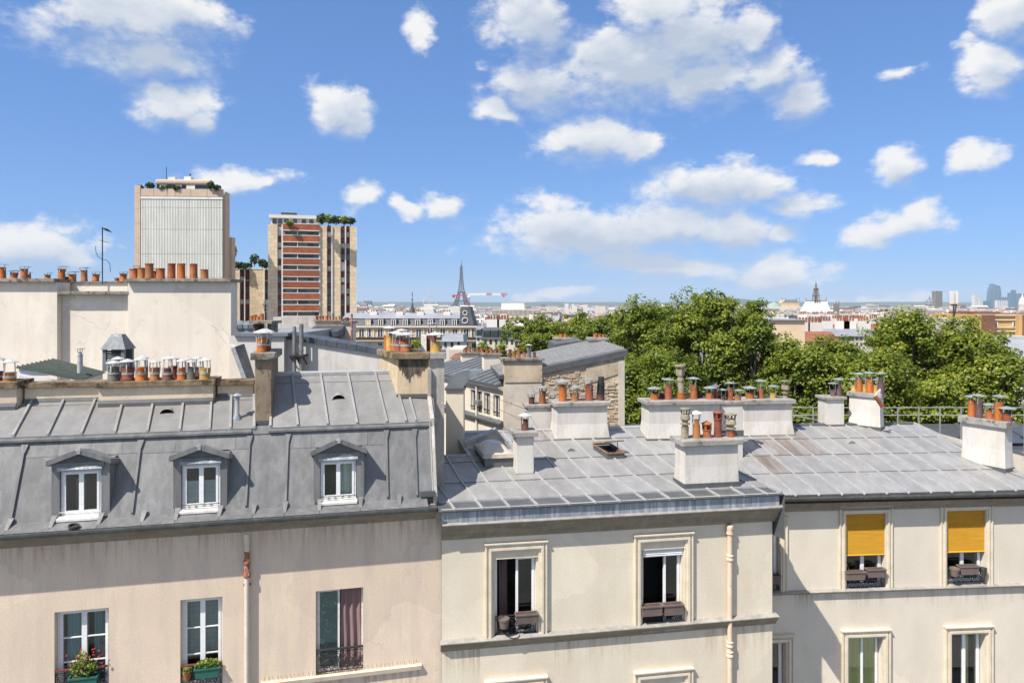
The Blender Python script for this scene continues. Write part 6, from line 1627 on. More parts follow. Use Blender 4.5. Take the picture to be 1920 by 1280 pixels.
# ---- pillar with a bent duct on top, between the pink and the cream house
FD = Frame(853, 20.0, 0)
du = lambda x, w=0.: FD.uz(x, 760, w)[0]; dz = lambda y, w=0.: FD.uz(853, y, w)[1]
rt = empty('duct_pillar', FD.world((0, 0, 11)), 0, 'cream pillar topped by a bent grey ventilation duct', 'duct')
part('pillar', 'stucco_cream', rt, lambda q: q.box(du(836), du(869), 0, .6, 0, dz(731) - 11))
part('capping', 'zinc_slate', rt, lambda q: q.box(du(834), du(872), -.06, .66, dz(731) - 11, dz(727) - 11))
def bend(q):
    pts = [(du(838), dz(727) - 11)]
    cx, cz_ = du(872), dz(727) - 11
    for k in range(9):
        a_ = math.pi - k * math.pi / 16
        pts.append((cx + (du(838) - cx) * -math.cos(a_), cz_ + (dz(695) - dz(727)) * math.sin(a_)))
    pts += [(du(878), dz(694) - 11), (du(878), dz(712) - 11), (du(868), dz(727) - 11)]
    q.prism_y(pts, .06, .54)
part('bend', 'duct_metal', rt, bend)
part('mouth', 'duct_metal', rt, lambda q: q.hull([(du(878) + .003, .06, dz(712) - 11), (du(878) + .003, .54, dz(712) - 11), (du(878) + .003, .54, dz(695) - 11), (du(878) + .003, .06, dz(695) - 11)], [(du(892), .0, dz(706) - 11), (du(892), .6, dz(706) - 11), (du(903), .6, dz(694) - 11), (du(903), .0, dz(694) - 11)]))
# small gable in front of it
FG = Frame(900, 19.6, 6)
gu = lambda x: FG.uz(x, 830)[0]; gz = lambda x, y: FG.uz(x, y)[1]
rt = FG.root('gable_parapet', 'small cream gable with pale zinc capping at the roof corner', 'wall')
part('wall', 'stucco_cream', rt, lambda q: q.prism_y([(gu(872), 12), (gu(958), 12), (gu(958), gz(958, 842)), (gu(930), gz(930, 808)), (gu(872), gz(872, 832))], 0, .25))
part('capping', 'zinc_roll', rt, lambda q: q.hull([(gu(871), -.06, gz(871, 835)), (gu(930), -.06, gz(930, 810)), (gu(930), .3, gz(930, 810)), (gu(871), .3, gz(871, 835))], [(gu(871), -.06, gz(871, 829)), (gu(930), -.06, gz(930, 804)), (gu(930), .3, gz(930, 804)), (gu(871), .3, gz(871, 829))]))
part('capping', 'zinc_roll', rt, lambda q: q.hull([(gu(930) + .002, -.06, gz(930, 810)), (gu(960), -.06, gz(960, 847)), (gu(960), .3, gz(960, 847)), (gu(930) + .002, .3, gz(930, 810))], [(gu(930) + .002, -.06, gz(930, 804)), (gu(960), -.06, gz(960, 841)), (gu(960), .3, gz(960, 841)), (gu(930) + .002, .3, gz(930, 804))]))

# ================================================================== old house with the bare rubble gable
FH = Frame(945, 33.0, 8)
OH = FH.root('rubble_gable_house', 'old house with bare rubble gable and dark zinc roof before the trees', 'house')
def fu_(x, y=720, w=0.): return FH.uz(x, y, w)[0]
GW = fu_(1170)
uS = fu_(1016)
def vz_(u): return FH.uz(1017, 699)[1] + (FH.uz(1170, 666)[1] - FH.uz(1017, 699)[1]) * (u - uS) / (GW - uS)
m = MB()
m.prism_y([(0, 0), (GW, 0), (GW, vz_(GW)), (uS, vz_(uS)), (0, vz_(uS) - .4)], 0, .4)
GA = m.build('gable_wall', 'rubble', OH)
part('stack_plaster', 'old_plaster', OH, lambda q: q.box(.02, uS, -.10, .6, FH.uz(980, 716)[1], FH.uz(980, 676)[1]))
part('lower_plaster', 'pale_plaster', OH, lambda q: q.box(.02, uS - .02, -.06, .3, 6, FH.uz(980, 716)[1] - .003))
part('stack_coping', 'coping', OH, lambda q: q.box(-.12, uS + .1, -.2, .8, FH.uz(980, 676)[1], FH.uz(980, 671)[1]), bevel=.015)
part('corner_quoin', 'pale_plaster', OH, lambda q: q.box(GW - .3, GW + .02, -.05, .3, 4, vz_(GW) - .25))
part('top_plaster', 'old_plaster', OH, lambda q: q.hull([(GW - 1.9, -.04, vz_(GW - 1.9) - 1.0), (GW - .302, -.04, vz_(GW) - .9), (GW - .302, .02, vz_(GW) - .9), (GW - 1.9, .02, vz_(GW - 1.9) - 1.0)], [(GW - 1.9, -.04, vz_(GW - 1.9) - .2), (GW - .302, -.04, vz_(GW - .302) - .2), (GW - .302, .02, vz_(GW - .302) - .2), (GW - 1.9, .02, vz_(GW - 1.9) - .2)]))
# rubble stones, proud and uneven
rg = random.Random(8); m = MB(); z = 9.2; shown = []
while z < 15.3:
    u = uS + rg.uniform(-.1, .1); hz = rg.uniform(.09, .17)
    while u < GW - .35:
        w_ = rg.uniform(.14, .42)
        zz_ = z + rg.uniform(-.03, .03)
        if zz_ + hz < vz_(u + w_ / 2) - .22 and rg.random() < .84 and not (u + w_ > GW - 1.9 and zz_ + hz > vz_(u) - 1.05):
            pr = rg.uniform(.01, .05)
            j = lambda s_=.03: rg.uniform(-s_, s_)
            a0, a1, b0, b1 = u + .012, u + w_ - .012, zz_ + .008, zz_ + hz - .008
            shown.append(([(a0, .03, b0), (a1, .03, b0), (a1, .03, b1), (a0, .03, b1)], [(a0 + abs(j()), -pr + j(.02), b0 + abs(j(.02))), (a1 - abs(j()), -pr + j(.02), b0 + abs(j(.03))), (a1 - abs(j()), -pr + j(.02), b1 - abs(j(.03))), (a0 + abs(j()), -pr + j(.02), b1 - abs(j(.02)))]))
        u += w_
    z += hz
shown.sort(key=lambda s_: -(s_[0][1][0] - s_[0][0][0]) * (s_[0][2][2] - s_[0][0][2]))
for a_, b_ in shown[:230]: part('stone', 'rubble_stone', GA, lambda q: q.hull(a_[::-1], b_[::-1]))
for a_, b_ in shown[230:]: m.hull(a_[::-1], b_[::-1])
m.build('small_stones', 'rubble', GA, kind='stuff')
# its roof: verge band, sheets and rolls that run parallel to the gable
BK = 5.4; RISE = .30
part('verge', 'zinc_slate', OH, lambda q: q.hull([(uS + .02, -.12, vz_(uS) - .02), (GW + .15, -.12, vz_(GW) - .02), (GW + .15, .05, vz_(GW) - .02), (uS + .02, .05, vz_(uS) - .02)], [(uS + .02, -.12, vz_(uS) + .28), (GW + .15, -.12, vz_(GW) + .28), (GW + .15, .05, vz_(GW) + .30), (uS + .02, .05, vz_(uS) + .30)]))
RH = part('roof', 'zinc_dark', OH, lambda q: q.hull([(-.2, .06, vz_(-.2) + .1), (GW + .15, .06, vz_(GW) + .1), (GW + .15, BK, vz_(GW) + RISE), (-.2, BK, vz_(-.2) + RISE)], [(-.2, .06, vz_(-.2) + .25), (GW + .15, .06, vz_(GW) + .25), (GW + .15, BK, vz_(GW) + .15 + RISE), (-.2, BK, vz_(-.2) + .15 + RISE)]))
for k in range(13):
    w0, w1 = .08 + (BK - .1) * k / 13, .08 + (BK - .1) * (k + 1) / 13
    zz_ = lambda u, w: vz_(u) + .26 + (RISE - .10) * w / BK
    part('zinc_panel', 'zinc_slate', RH, lambda q: q.hull([(-.2, w0 + .04, zz_(-.2, w0)), (GW + .14, w0 + .04, zz_(GW, w0)), (GW + .14, w1 - .04, zz_(GW, w1)), (-.2, w1 - .04, zz_(-.2, w1))], [(-.2, w0 + .04, zz_(-.2, w0) + .02), (GW + .14, w0 + .04, zz_(GW, w0) + .02), (GW + .14, w1 - .04, zz_(GW, w1) + .02), (-.2, w1 - .04, zz_(-.2, w1) + .02)]))
    part('zinc_roll', 'zinc_roll', RH, lambda q: q.bar((-.2, w1, zz_(-.2, w1) + .03), (GW + .14, w1, zz_(GW, w1) + .05), .09, .10))
part('rear_roof', 'zinc_slate', OH, lambda q: q.hull([(3.6, BK + .1, 14.0), (5.2, BK + .1, 14.2), (5.2, BK + 2.2, 14.2), (3.6, BK + 2.2, 14.0)], [(3.6, BK + .1, 15.75), (5.2, BK + .1, 15.95), (5.2, BK + 2.2, 16.05), (3.6, BK + 2.2, 15.85)]))
row_pots(OH, FH, [(956, 655, 672, 6, 'terracotta_dark', 'none', None, 0, False), (964, 659, 672, 6, 'terracotta_tan', 'none', None, 0, False), (973, 652, 672, 6, 'terracotta', 'none', None, 0, False), (983, 660, 672, 6, 'terracotta_tan', 'none', None, 0, False), (992, 652, 672, 7, 'pot_grey', 'hat', 645, 0, False), (1002, 660, 672, 6, 'terracotta_dark', 'none', None, 0, False)], 0, .25)
chimney('low white chimney with squat orange pots at the end of the dark roof', 1110, 1137, 633, 638, 650, 38.0, .8, 8, over=.12, shaft='stucco_white', pots=[(1116, 626, 8, 'terracotta_tan', 'none', None), (1124, 626, 8, 'terracotta', 'none', None), (1131, 626, 7, 'terracotta_tan', 'none', None)], sink=.8)
chimney('low white chimney on the rear dark roof by the foliage', 1046, 1068, 633, 637, 645, 40.5, .8, 8, over=.1, shaft='stucco_white', pots=[(1052, 626, 7, 'terracotta_bright', 'none', None), (1060, 626, 7, 'terracotta_tan', 'none', None)], sink=.8)
# the long side that looks into the court: windows, ledge, drainpipe
FS = Frame(944, 33.2, 31 - 90)          # u is negative along the side wall, w into the house
SW = FS.root('courtyard_house', 'cream courtyard front with narrow windows and grey ledge beside the rubble gable', 'house')
LS = 9.0
su_ = lambda x, y=740: FS.uz(x, y)[0]
sz_ = lambda x, y: FS.uz(x, y)[1]
hs_ = []
zt1, zb1 = sz_(930, 740), sz_(930, 782)
for x in (931, 913, 898, 888):
    u = su_(x); hs_.append((u - .32, u + .32, zb1, zt1))
    hs_.append((u - .32, u + .32, zb1 - 3.1, zt1 - 3.1))
ez = sz_(943, 724)
m = MB(); wall_holes(m, -LS, -.01, 0, ez, hs_, 0, .2); SWW = m.build('wall', 'stucco_ivory', SW)
for (a, b, c, d) in hs_:
    o = part('window', 'old_white_paint', SW, lambda q: (q.box(a, a + .05, .12, .16, c, d), q.box(b - .05, b, .12, .16, c, d), q.box(a + .05, b - .05, .12, .16, d - .05, d), q.box((a + b) / 2 - .025, (a + b) / 2 + .025, .115, .16, c, d - .05)))
    part('pane', 'far_window', o, lambda q: q.box(a + .05, b - .05, .14, .145, c, d - .05))
    part('window_guard', 'iron', o, lambda q: q.box(a + .02, b - .02, -.03, .0, c + .22, c + .28))
part('ledge', 'zinc_slate', SW, lambda q: q.prism_x([(0, zb1 - .35), (-.2, zb1 - .3), (-.22, zb1 - .2), (0, zb1 - .08)], -LS, -.01))
part('eaves', 'far_white', SW, lambda q: q.prism_x([(0, ez - .25), (-.25, ez - .1), (-.3, ez), (.1, ez), (.1, ez - .25)], -LS, -.01))
RS_ = part('roof', 'zinc_dark', SW, lambda q: q.prism_x([(-.32, ez + .003), (-.32, ez + .06), (2.6, ez + .85), (2.6, ez + .003)], -LS, -.01))
for k in range(14): part('zinc_roll', 'zinc_roll', RS_, lambda q: q.bar((-.3 - k * .62, -.3, ez + .08), (-.3 - k * .62, 2.55, ez + .875), .06, .07))
part('drainpipe', 'far_white', SW, lambda q: q.tube([(su_(896), -.08, 2), (su_(896), -.08, ez - .1)], .06, 8), smooth=True)
part('wall_box', 'pipe_grey', SW, lambda q: q.box(su_(901) - .2, su_(901) + .2, -.25, 0, sz_(901, 758), sz_(901, 750)))
part('flank', 'stucco_ivory', SW, lambda q: q.box(-LS, -.02, .3, 2.59, 0, ez + .002))
for (lab, xa, xb, yt, yb, Y) in (('white slab chimney farthest back on the courtyard roof', 866, 906, 661, 690, 40.5), ('white slab chimney on the courtyard roof beside the gable stack', 907, 939, 663, 700, 37.0)):
    chimney(lab, xa, xb, yt, yt + 3, yb, Y, .6, 12, over=.08, shaft='stucco_ivory', coping='coping', sink=1.2, pots=[(xa + 6 + k * 8, yt - 9 - (k % 2) * 2, 6, ['terracotta_brick', 'terracotta', 'pot_grey'][k % 3], 'none', None) for k in range(int((xb - xa) / 8))])
for k, (x0, y0, x1, y1) in enumerate(((872, 715, 990, 768), (905, 742, 985, 790))):
    p, q_ = at(x0, y0, 36), at(x1, y1, 21)
    rt = empty('overhead_cable', p, 0, ('upper' if k == 0 else 'lower') + ' thin cable slung across the courtyard', 'cable')
    mid = (q_ - p) / 2 + Vector((0, 0, -.15))
    part('wire', 'iron', rt, lambda q: q.tube([(0, 0, 0), tuple(mid), tuple(q_ - p)], .008, 4))
# ================================================================== the towers
def panel_grid(parent, name, mat, cells, w0, w1):
    for (a, b, c, d) in cells: part(name, mat, parent, lambda q: q.box(a, b, w0, w1, c, d))
FT = Frame(252, 160, 3)
T1 = FT.root('ribbed_tower', 'tall tower block with white ribbed blank wall and pinkish corner strips', 'tower')
tu = lambda x, w=0.: FT.uz(x, 450, w)[0]; tz = lambda y, w=0.: FT.uz(335, y, w)[1]
DP1 = 4.0
part('core', 'tower_pink', T1, lambda q: q.box(tu(252), tu(418), .5, DP1, -12, tz(363)))
part('corner_strip', 'tower_pink', T1, lambda q: [q.box(tu(252), tu(263), 0, .5, tz(y1) + .03, tz(y0)) for y0, y1 in ((348, 363), (363, 392), (392, 420), (420, 447), (447, 474), (474, 502), (502, 530), (530, 700))])
m = MB(); nrib = 52
zj = [tz(y) for y in (372, 389, 430, 476, 520, 600)]
a0, a1 = tu(263.5), tu(417)
for k in range(nrib):
    u0 = a0 + (a1 - a0) * k / nrib; u1 = a0 + (a1 - a0) * (k + 1) / nrib
    for j in range(len(zj) - 1): m.box(u0 + .04, u1 - .09, .12, .5, zj[j + 1] + .03, zj[j] - .03)
m.build('ribs', 'tower_white', T1, kind='stuff')
part('rib_ground', 'tower_groove', T1, lambda q: q.box(a0, a1, .34, .499, -12, tz(371)))
par = [263, 288, 313, 328, 357.5, 388, 418]
for k in range(len(par) - 1): part('parapet_panel', 'tower_pink', T1, lambda q: q.box(tu(par[k]) + .04, tu(par[k + 1]) - .04, .1, .6, tz(368), tz(354)))
part('parapet_band', 'tower_white', T1, lambda q: q.box(a0, a1, .0, .35, tz(373), tz(369)))
part('right_wing', 'tower_pink', T1, lambda q: q.box(tu(418) + .02, tu(419) + .02, 1.0, DP1, -12, tz(357)))
part('rear_strip', 'tower_pink', T1, lambda q: q.box(tu(418) - 1.5, tu(419) + .6, DP1 + .01, DP1 + 2.2, -12, tz(445, 5)))
PH = part('penthouse', 'tower_pink', T1, lambda q: q.box(tu(290, 1.5), tu(395, 1.5), 1.5, 4, tz(346, 1.5), tz(336, 1.5)), bevel=.4)
part('penthouse_wall', 'far_window', T1, lambda q: q.box(tu(294, 2), tu(392, 2), 2, 3.8, tz(363), tz(346, 1.5)))
for (x0, x1) in ((300, 313), (330, 341), (350, 366)): part('penthouse_pier', 'tower_white', T1, lambda q: q.box(tu(x0, 2), tu(x1, 2), 1.8, 1.99, tz(358), tz(346, 1.5)))
for (xa_, xb_, y_) in ((315, 328, 332), (345, 358, 331)): part('lift_house', 'tower_white', T1, lambda q: q.box(tu(xa_, 2), tu(xb_, 2), 2, 3.5, tz(336, 1.5), tz(y_, 2)))
part('mast', 'mast_dark', T1, lambda q: (q.bar((tu(312, 2), 2, tz(345)), (tu(312, 2), 2, tz(313, 2)), .12), q.bar((tu(355, 2), 2.5, tz(331, 2)), (tu(355, 2), 2.5, tz(324, 2)), .15), q.bar((tu(352, 2), 2.5, tz(327, 2)), (tu(358, 2), 2.5, tz(327, 2)), .12)))
def shrub(label, px, py, Y, r, n, seed, size=.5, mat='leaf_dark', group='roof garden shrubs', name='roof_shrub', stem=.8):
    p = at(px, py, Y)
    rt = empty(name, p - Vector((0, 0, r[2])), 0, label, 'shrub', group)
    tuft('foliage', rt, (0, 0, r[2]), r, n, size, mat, seed)
    part('stem', 'bark', rt, lambda q: q.tube([(0, 0, -.4), (.05, 0, r[2])], [.1 * r[0] ** .5, .04], 6))
    return rt
for k, (x, y, rx, rz) in enumerate(((262, 351, .8, .45), (281, 348, 1.0, .7), (307, 353, 1.2, .55), (332, 353, 1.1, .6), (395, 347, .8, .8), (405, 352, 1.1, .6))):
    shrub(['tiny shrub at the left end of the ribbed tower terrace', 'rounded shrub left of the ribbed tower penthouse', 'shrub before the left window of the ribbed tower penthouse', 'shrub before the middle pier of the ribbed tower penthouse', 'taller shrub at the right end of the ribbed tower penthouse', 'outermost right shrub on the ribbed tower terrace'][k], x, y, 161, (rx, .9, rz), 160, 20 + k, .55)
shrub('bushy shrub on the right flank terrace of the ribbed tower', 435, 470, 178, (1.2, 1.2, 1.9), 260, 31, .6, 'leaf_plane')

FT2 = Frame(502, 170, 13)
T2 = FT2.root('balcony_tower', 'beige tiled tower block with rust-red balconies and maroon window strips', 'tower')
ku = lambda x, w=0.: FT2.uz(x, 500, w)[0]; kz = lambda y, w=0.: FT2.uz(585, y, w)[1]
part('core', 'loggia_wall', T2, lambda q: q.box(ku(502), ku(667), 2.2, 13, -12, kz(424)))
for (a, b) in ((502.5, 520), (600, 613), (623, 638.5), (656, 667)):
    part('pier', 'tower_beige', T2, lambda q: q.box(ku(a), ku(b), 0, 2.19, -12, kz(423)))
part('edge_strip', 'far_white', T2, lambda q: q.box(ku(667) + .01, ku(669), -.05, 2, -12, kz(423)))
floors = [421 + 21.5 * k for k in range(10)]
for (a, b) in ((520, 528), (613, 621.5), (639, 647), (648.5, 656)):       # strips of red spandrels and windows
    part('strip_back', 'far_white', T2, lambda q: q.box(ku(a) + .003, ku(b) - .003, .9, 1.4, -12, kz(423)))
    for k, y in enumerate(floors):
        rgx = random.Random(int(a * 10) + k)
        ws_ = 9 if rgx.random() < .8 else 17
        part('spandrel', 'red_panel', T2, lambda q: q.box(ku(a) + .1, ku(b) - .1, .6, .9, kz(y + 21.2 - ws_), kz(y + .6)))
        mt = 'far_window' if rgx.random() < .62 else 'blind_pale'
        part('window', mt, T2, lambda q: q.box(ku(a) + .12, ku(b) - .12, .7, .9, kz(y + 20.8), kz(y + 21.6 - ws_)))
for x in (529.3, 599.3, 622.3, 647.8): part('white_fin', 'far_white', T2, lambda q: q.box(ku(x) - .16, ku(x) + .16, -.3, 1.4, -12, kz(423)))
for k, y in enumerate(floors):
    part('balcony', 'balcony_rust', T2, lambda q: q.box(ku(531), ku(598.5), -.5, -.4, kz(y + 11), kz(y + .5)))
    part('balcony_slab', 'far_white', T2, lambda q: q.box(ku(530.5), ku(598.5), -.55, 2.2, kz(y + 12.6), kz(y + 11.2)))
    part('balcony_rail', 'far_white', T2, lambda q: q.box(ku(531), ku(598.5), -.55, -.38, kz(y + .3), kz(y - 1.2)))
    part('divider', 'far_white', T2, lambda q: q.box(ku(557.3), ku(558.7), -.35, 2.19, kz(y + 21.4), kz(y + 12.7)))
    rgx = random.Random(k)
    for (a, b) in ((532, 548), (559, 575), (577, 586), (589, 598)):
        mt = rgx.choice(['far_window', 'blind_pale', 'blind_pale', 'blind_pale', 'far_white'])
        part('loggia_window', mt, T2, lambda q: q.box(ku(a), ku(b), 2.05, 2.19, kz(y + 20.5), kz(y + 13.5)))
part('penthouse', 'far_white', T2, lambda q: (q.box(ku(504, 2), ku(601, 2), 2, 12, kz(410, 2), kz(404, 2)), q.box(ku(508, 3), ku(598, 3), 3, 11, kz(424), kz(410, 2))))
for x in (511, 521, 533, 549, 566, 580): part('penthouse_window', 'far_window', T2, lambda q: q.box(ku(x, 3), ku(x + 8, 3), 2.9, 2.99, kz(421, 3), kz(412, 3)))
part('roof_plant', 'mast_dark', T2, lambda q: q.box(ku(527, 5), ku(556, 5), 5, 7, kz(404, 2), kz(400, 5)))
for k, (x, y, rx, rz) in enumerate(((603, 410, 1.2, 1.3), (616, 411, 1.4, 1.2), (630, 412, 1.5, 1.0), (645, 413, 1.5, 1.0), (657, 414, 1.3, .9), (543, 418, .9, .5))):
    shrub(['tall shrub next to the white penthouse of the balcony tower', 'second shrub from the penthouse on the balcony tower', 'middle shrub of the balcony tower roof garden', 'shrub above the twin maroon strips of the balcony tower', 'rightmost shrub of the balcony tower roof garden', 'small shrub before the penthouse windows of the balcony tower'][k], x, y, 170, (rx, 1., rz), 200, 40 + k, .6, 'leaf_plane' if k % 2 else 'leaf_dark')
FT3 = Frame(437, 180, 14)
T3 = FT3.root('low_wing', 'lower beige wing with maroon window strips between the two towers', 'building')
qu = lambda x, w=0.: FT3.uz(x, 550, w)[0]; qz = lambda y, w=0.: FT3.uz(470, y, w)[1]
part('core', 'loggia_wall', T3, lambda q: q.box(qu(437), qu(505), 1.5, 14, -12, qz(505)))
for (a, b) in ((437, 449), (468, 495)): part('pier', 'tower_beige', T3, lambda q: q.box(qu(a), qu(b), 0, 1.49, -12, qz(503)))
for (a, b) in ((449, 458), (459, 467.5), (495.5, 502)):
    for k in range(5):
        y = 506 + 21.5 * k; ws_ = 9 if (k + int(a)) % 3 else 3
        part('spandrel', 'red_panel', T3, lambda q: q.box(qu(a) + .1, qu(b) - .1, .6, 1.49, qz(y + 20.8 - ws_), qz(y)))
        part('window', 'far_window' if k % 2 else 'blind_pale', T3, lambda q: q.box(qu(a) + .12, qu(b) - .12, .8, 1.49, qz(y + 20.6), qz(y + 21.2 - ws_)))
    part('white_fin', 'far_white', T3, lambda q: q.box(qu(a) - .15, qu(a) + .1, -.2, 1.2, -12, qz(504)))
part('roof_band', 'far_white', T3, lambda q: q.box(qu(437), qu(505), -.1, 14, qz(505), qz(503)))
for k, (x, y, rx, rz) in enumerate(((447, 497, 1.4, .9), (461, 498, 1.6, .8), (477, 486, 1.2, 1.4), (492, 493, 1.0, 1.1), (500, 497, 1., .8))):
    shrub(['leftmost shrub on the low beige wing roof', 'second shrub from the left on the low beige wing roof', 'tallest shrub on the low beige wing roof', 'shrub right of the tallest on the low beige wing', 'shrub of the low wing against the balcony tower'][k], x, y, 176, (rx, 1., rz), 180, 60 + k, .6)

# ================================================================== streets of houses towards the horizon
def block(name, label, x0, x1, yt, yb, Y, depth, wall='far_stone', roof=None, yaw=0., cols=0, rows=0, yr=None, cat='building', group=None, win=(.45, .6), chim=0, dorm_=0, floor=-12, inset=.22, wmat='far_window', potmat='far_tile'):
    """house front between columns x0..x1, eaves at row yt, ridge at row yr; windows cols x rows down to row yb"""
    fr = Frame((x0 + x1) / 2, Y, yaw)
    u0, u1 = fr.uz(x0, yt)[0], fr.uz(x1, yt)[0]
    zt = fr.uz((x0 + x1) / 2, yt)[1]; zb = fr.uz((x0 + x1) / 2, yb)[1]
    rt = empty(name, fr.world((0, 0, floor)), fr.yaw, label, cat, group)
    H = zt - floor; Bz = zb - floor
    part('wall', wall, rt, lambda q: q.box(u0, u1, 0, depth, 0, H))
    if roof:
        zr = (fr.uz((x0 + x1) / 2, yr, depth * .25)[1] - floor) if yr else H + 1.5
        ins = min(inset * depth, 2.5)
        part('roof', roof, rt, lambda q: q.hull([(u0 - .2, -.25, H), (u1 + .2, -.25, H), (u1 + .2, depth + .2, H), (u0 - .2, depth + .2, H)], [(u0, ins, zr), (u1, ins, zr), (u1, depth - ins, zr), (u0, depth - ins, zr)]))
        for k in range(chim):
            uc = u0 + (u1 - u0) * (k + .5) / chim + random.Random(k + int(x0)).uniform(-.5, .5)
            c_ = part('chimney', 'far_white', rt, lambda q: q.box(uc - .9, uc + .9, depth * .4, depth * .4 + .8, H, zr + 1.1))
            part('chimney_pots', potmat, c_, lambda q: [q.lathe(uc + dx, depth * .4 + .4, [(.16, zr + 1.1), (.14, zr + 1.75), (.002, zr + 1.75)], 6) for dx in (-.6, -.2, .2, .6)], kind='stuff')
        for k in range(dorm_):
            uc = u0 + (u1 - u0) * (k + .5) / dorm_
            d_ = part('dormer', roof, rt, lambda q: q.prism_x([(-.05, H + .15), (-.05, H + (zr - H) * .8), (ins, H + (zr - H) * .8), (ins, H + .15)], uc - .6, uc + .6))
            part('pane', wmat, d_, lambda q: q.box(uc - .42, uc + .42, -.1, -.051, H + .3, H + (zr - H) * .7))
    if cols:
        cw = (u1 - u0) / cols; ch = (H - Bz) / max(rows, 1)
        for i in range(cols):
            for j in range(rows):
                uc = u0 + (i + .5) * cw; zc = Bz + (j + .5) * ch
                part('window', wmat, rt, lambda q: q.box(uc - cw * win[0] / 2, uc + cw * win[0] / 2, -.04, .02, zc - ch * win[1] / 2, zc + ch * win[1] / 2))
    return rt
# long stone building with slate mansard and its corner tower
FZ = Frame(775, 135, 0)
HB = FZ.root('mansard_terrace', 'long stone terrace with slate mansard, dormers and corner tower', 'building')
hu = lambda x, w=0.: FZ.uz(x, 610, w)[0]; hz = lambda y, w=0.: FZ.uz(775, y, w)[1]
part('wall', 'far_ochre', HB, lambda q: q.box(hu(640), hu(893), 0, 10, -12, hz(612)))
part('eaves', 'far_stone', HB, lambda q: q.box(hu(640), hu(895), -.5, 0, hz(613.5), hz(611)))
part('mansard', 'slate', HB, lambda q: q.prism_x([(-.2, hz(611)), (.9, hz(597)), (9, hz(597)), (10, hz(611))], hu(640), hu(862)))
part('roof', 'far_zinc', HB, lambda q: q.prism_x([(.7, hz(597)), (4.5, hz(586.5, 4.5)), (9, hz(597))], hu(640), hu(862)))
part('balcony', 'iron', HB, lambda q: q.box(hu(668), hu(893), -.9, -.8, hz(637), hz(632)))
part('balcony_slab', 'far_stone', HB, lambda q: q.box(hu(668), hu(893), -.95, -.01, hz(638.5), hz(637.2)))
for x in (690.5, 714, 738, 760, 783.5, 807, 829.5, 852):
    d_ = part('dormer', 'slate', HB, lambda q: q.box(hu(x) - .62, hu(x) + .62, -.12, 1.0, hz(610), hz(597.5)))
    part('frame', 'far_white', d_, lambda q: (q.box(hu(x) - .5, hu(x) - .36, -.2, -.121, hz(609.5), hz(598.5)), q.box(hu(x) + .36, hu(x) + .5, -.2, -.121, hz(609.5), hz(598.5)), q.box(hu(x) - .07, hu(x) + .07, -.2, -.121, hz(609.5), hz(598.5)), q.box(hu(x) - .36, hu(x) + .36, -.2, -.121, hz(599.6), hz(598.5))))
    part('pane', 'far_window' if x != 690.5 else 'far_ochre', d_, lambda q: q.box(hu(x) - .36, hu(x) + .36, -.15, -.121, hz(609.5), hz(599.6)))
for x in (678, 691, 713, 738, 762, 785, 807, 830, 853, 874, 889):
    o = part('window', 'far_white', HB, lambda q: (q.box(hu(x) - .62, hu(x) - .45, -.08, -.002, hz(631), hz(617)), q.box(hu(x) + .45, hu(x) + .62, -.08, -.002, hz(631), hz(617)), q.box(hu(x) - .06, hu(x) + .06, -.08, -.002, hz(631), hz(617))))
    part('pane', 'far_window', o, lambda q: q.box(hu(x) - .45, hu(x) + .45, -.05, -.001, hz(631), hz(617)))
    part('pilaster', 'far_stone', HB, lambda q: q.box(hu(x) + .75, hu(x) + 1.15, -.15, -.002, hz(632), hz(614)))
    o = part('window', 'far_white', HB, lambda q: (q.box(hu(x) - .62, hu(x) - .45, -.08, -.002, hz(657), hz(643)), q.box(hu(x) + .45, hu(x) + .62, -.08, -.002, hz(657), hz(643))))
    part('pane', 'far_window', o, lambda q: q.box(hu(x) - .45, hu(x) + .45, -.05, -.001, hz(657), hz(643)))
TWR = part('corner_tower', 'slate', HB, lambda q: q.hull([(hu(861), -.4, hz(612)), (hu(889), -.4, hz(612)), (hu(895), 3.5, hz(612)), (hu(861), 3.5, hz(612))], [(hu(863.5), .2, hz(574.5)), (hu(880.5), .2, hz(574.5)), (hu(884), 3, hz(574.5)), (hu(863.5), 3, hz(574.5))]))
for (x, y, r_) in ((872, 586.5, .42), (872, 600.5, .55)):
    def ring(q):
        n = 14; c = (hu(x), -.35, hz(y))
        q.tube([(c[0] + r_ * math.cos(2 * math.pi * k / n), c[1] + (-.05 if y > 590 else .3), c[2] + r_ * math.sin(2 * math.pi * k / n)) for k in range(n + 1)], .075, 6)
    o = part('oculus', 'far_white', TWR, ring)
for x in (700, 749, 788, 838):
    c_ = part('chimney', 'far_white', HB, lambda q: q.box(hu(x, 3) - .7, hu(x, 3) + .7, 3, 4, hz(597), hz(584, 3)))
    part('chimney_pots', 'far_tile', c_, lambda q: [q.lathe(hu(x, 3) + dx, 3.5, [(.14, hz(584, 3)), (.12, hz(581, 3)), (.002, hz(581, 3))], 6) for dx in (-.45, 0, .45)], kind='stuff')
# church spirelet
p = at(773, 590, 230)
rt = empty('spirelet', p, 0, 'pointed slate spirelet with a cross above the terrace roofs', 'spire')
s_ = 230 / F
part('spire', 'slate', rt, lambda q: q.lathe(0, 0, [(6.4 * s_, -3), (6.2 * s_, 1 * s_), (4.0 * s_, 9 * s_), (1.2 * s_, 22 * s_), (.3 * s_, 25 * s_)], 8))
part('cross', 'tower_iron', rt, lambda q: (q.bar((0, 0, 24 * s_), (0, 0, 43 * s_), .16), q.bar((-1.6 * s_, 0, 38 * s_), (1.6 * s_, 0, 38 * s_), .16), q.blob((0, 0, 28 * s_), .3, 4)))
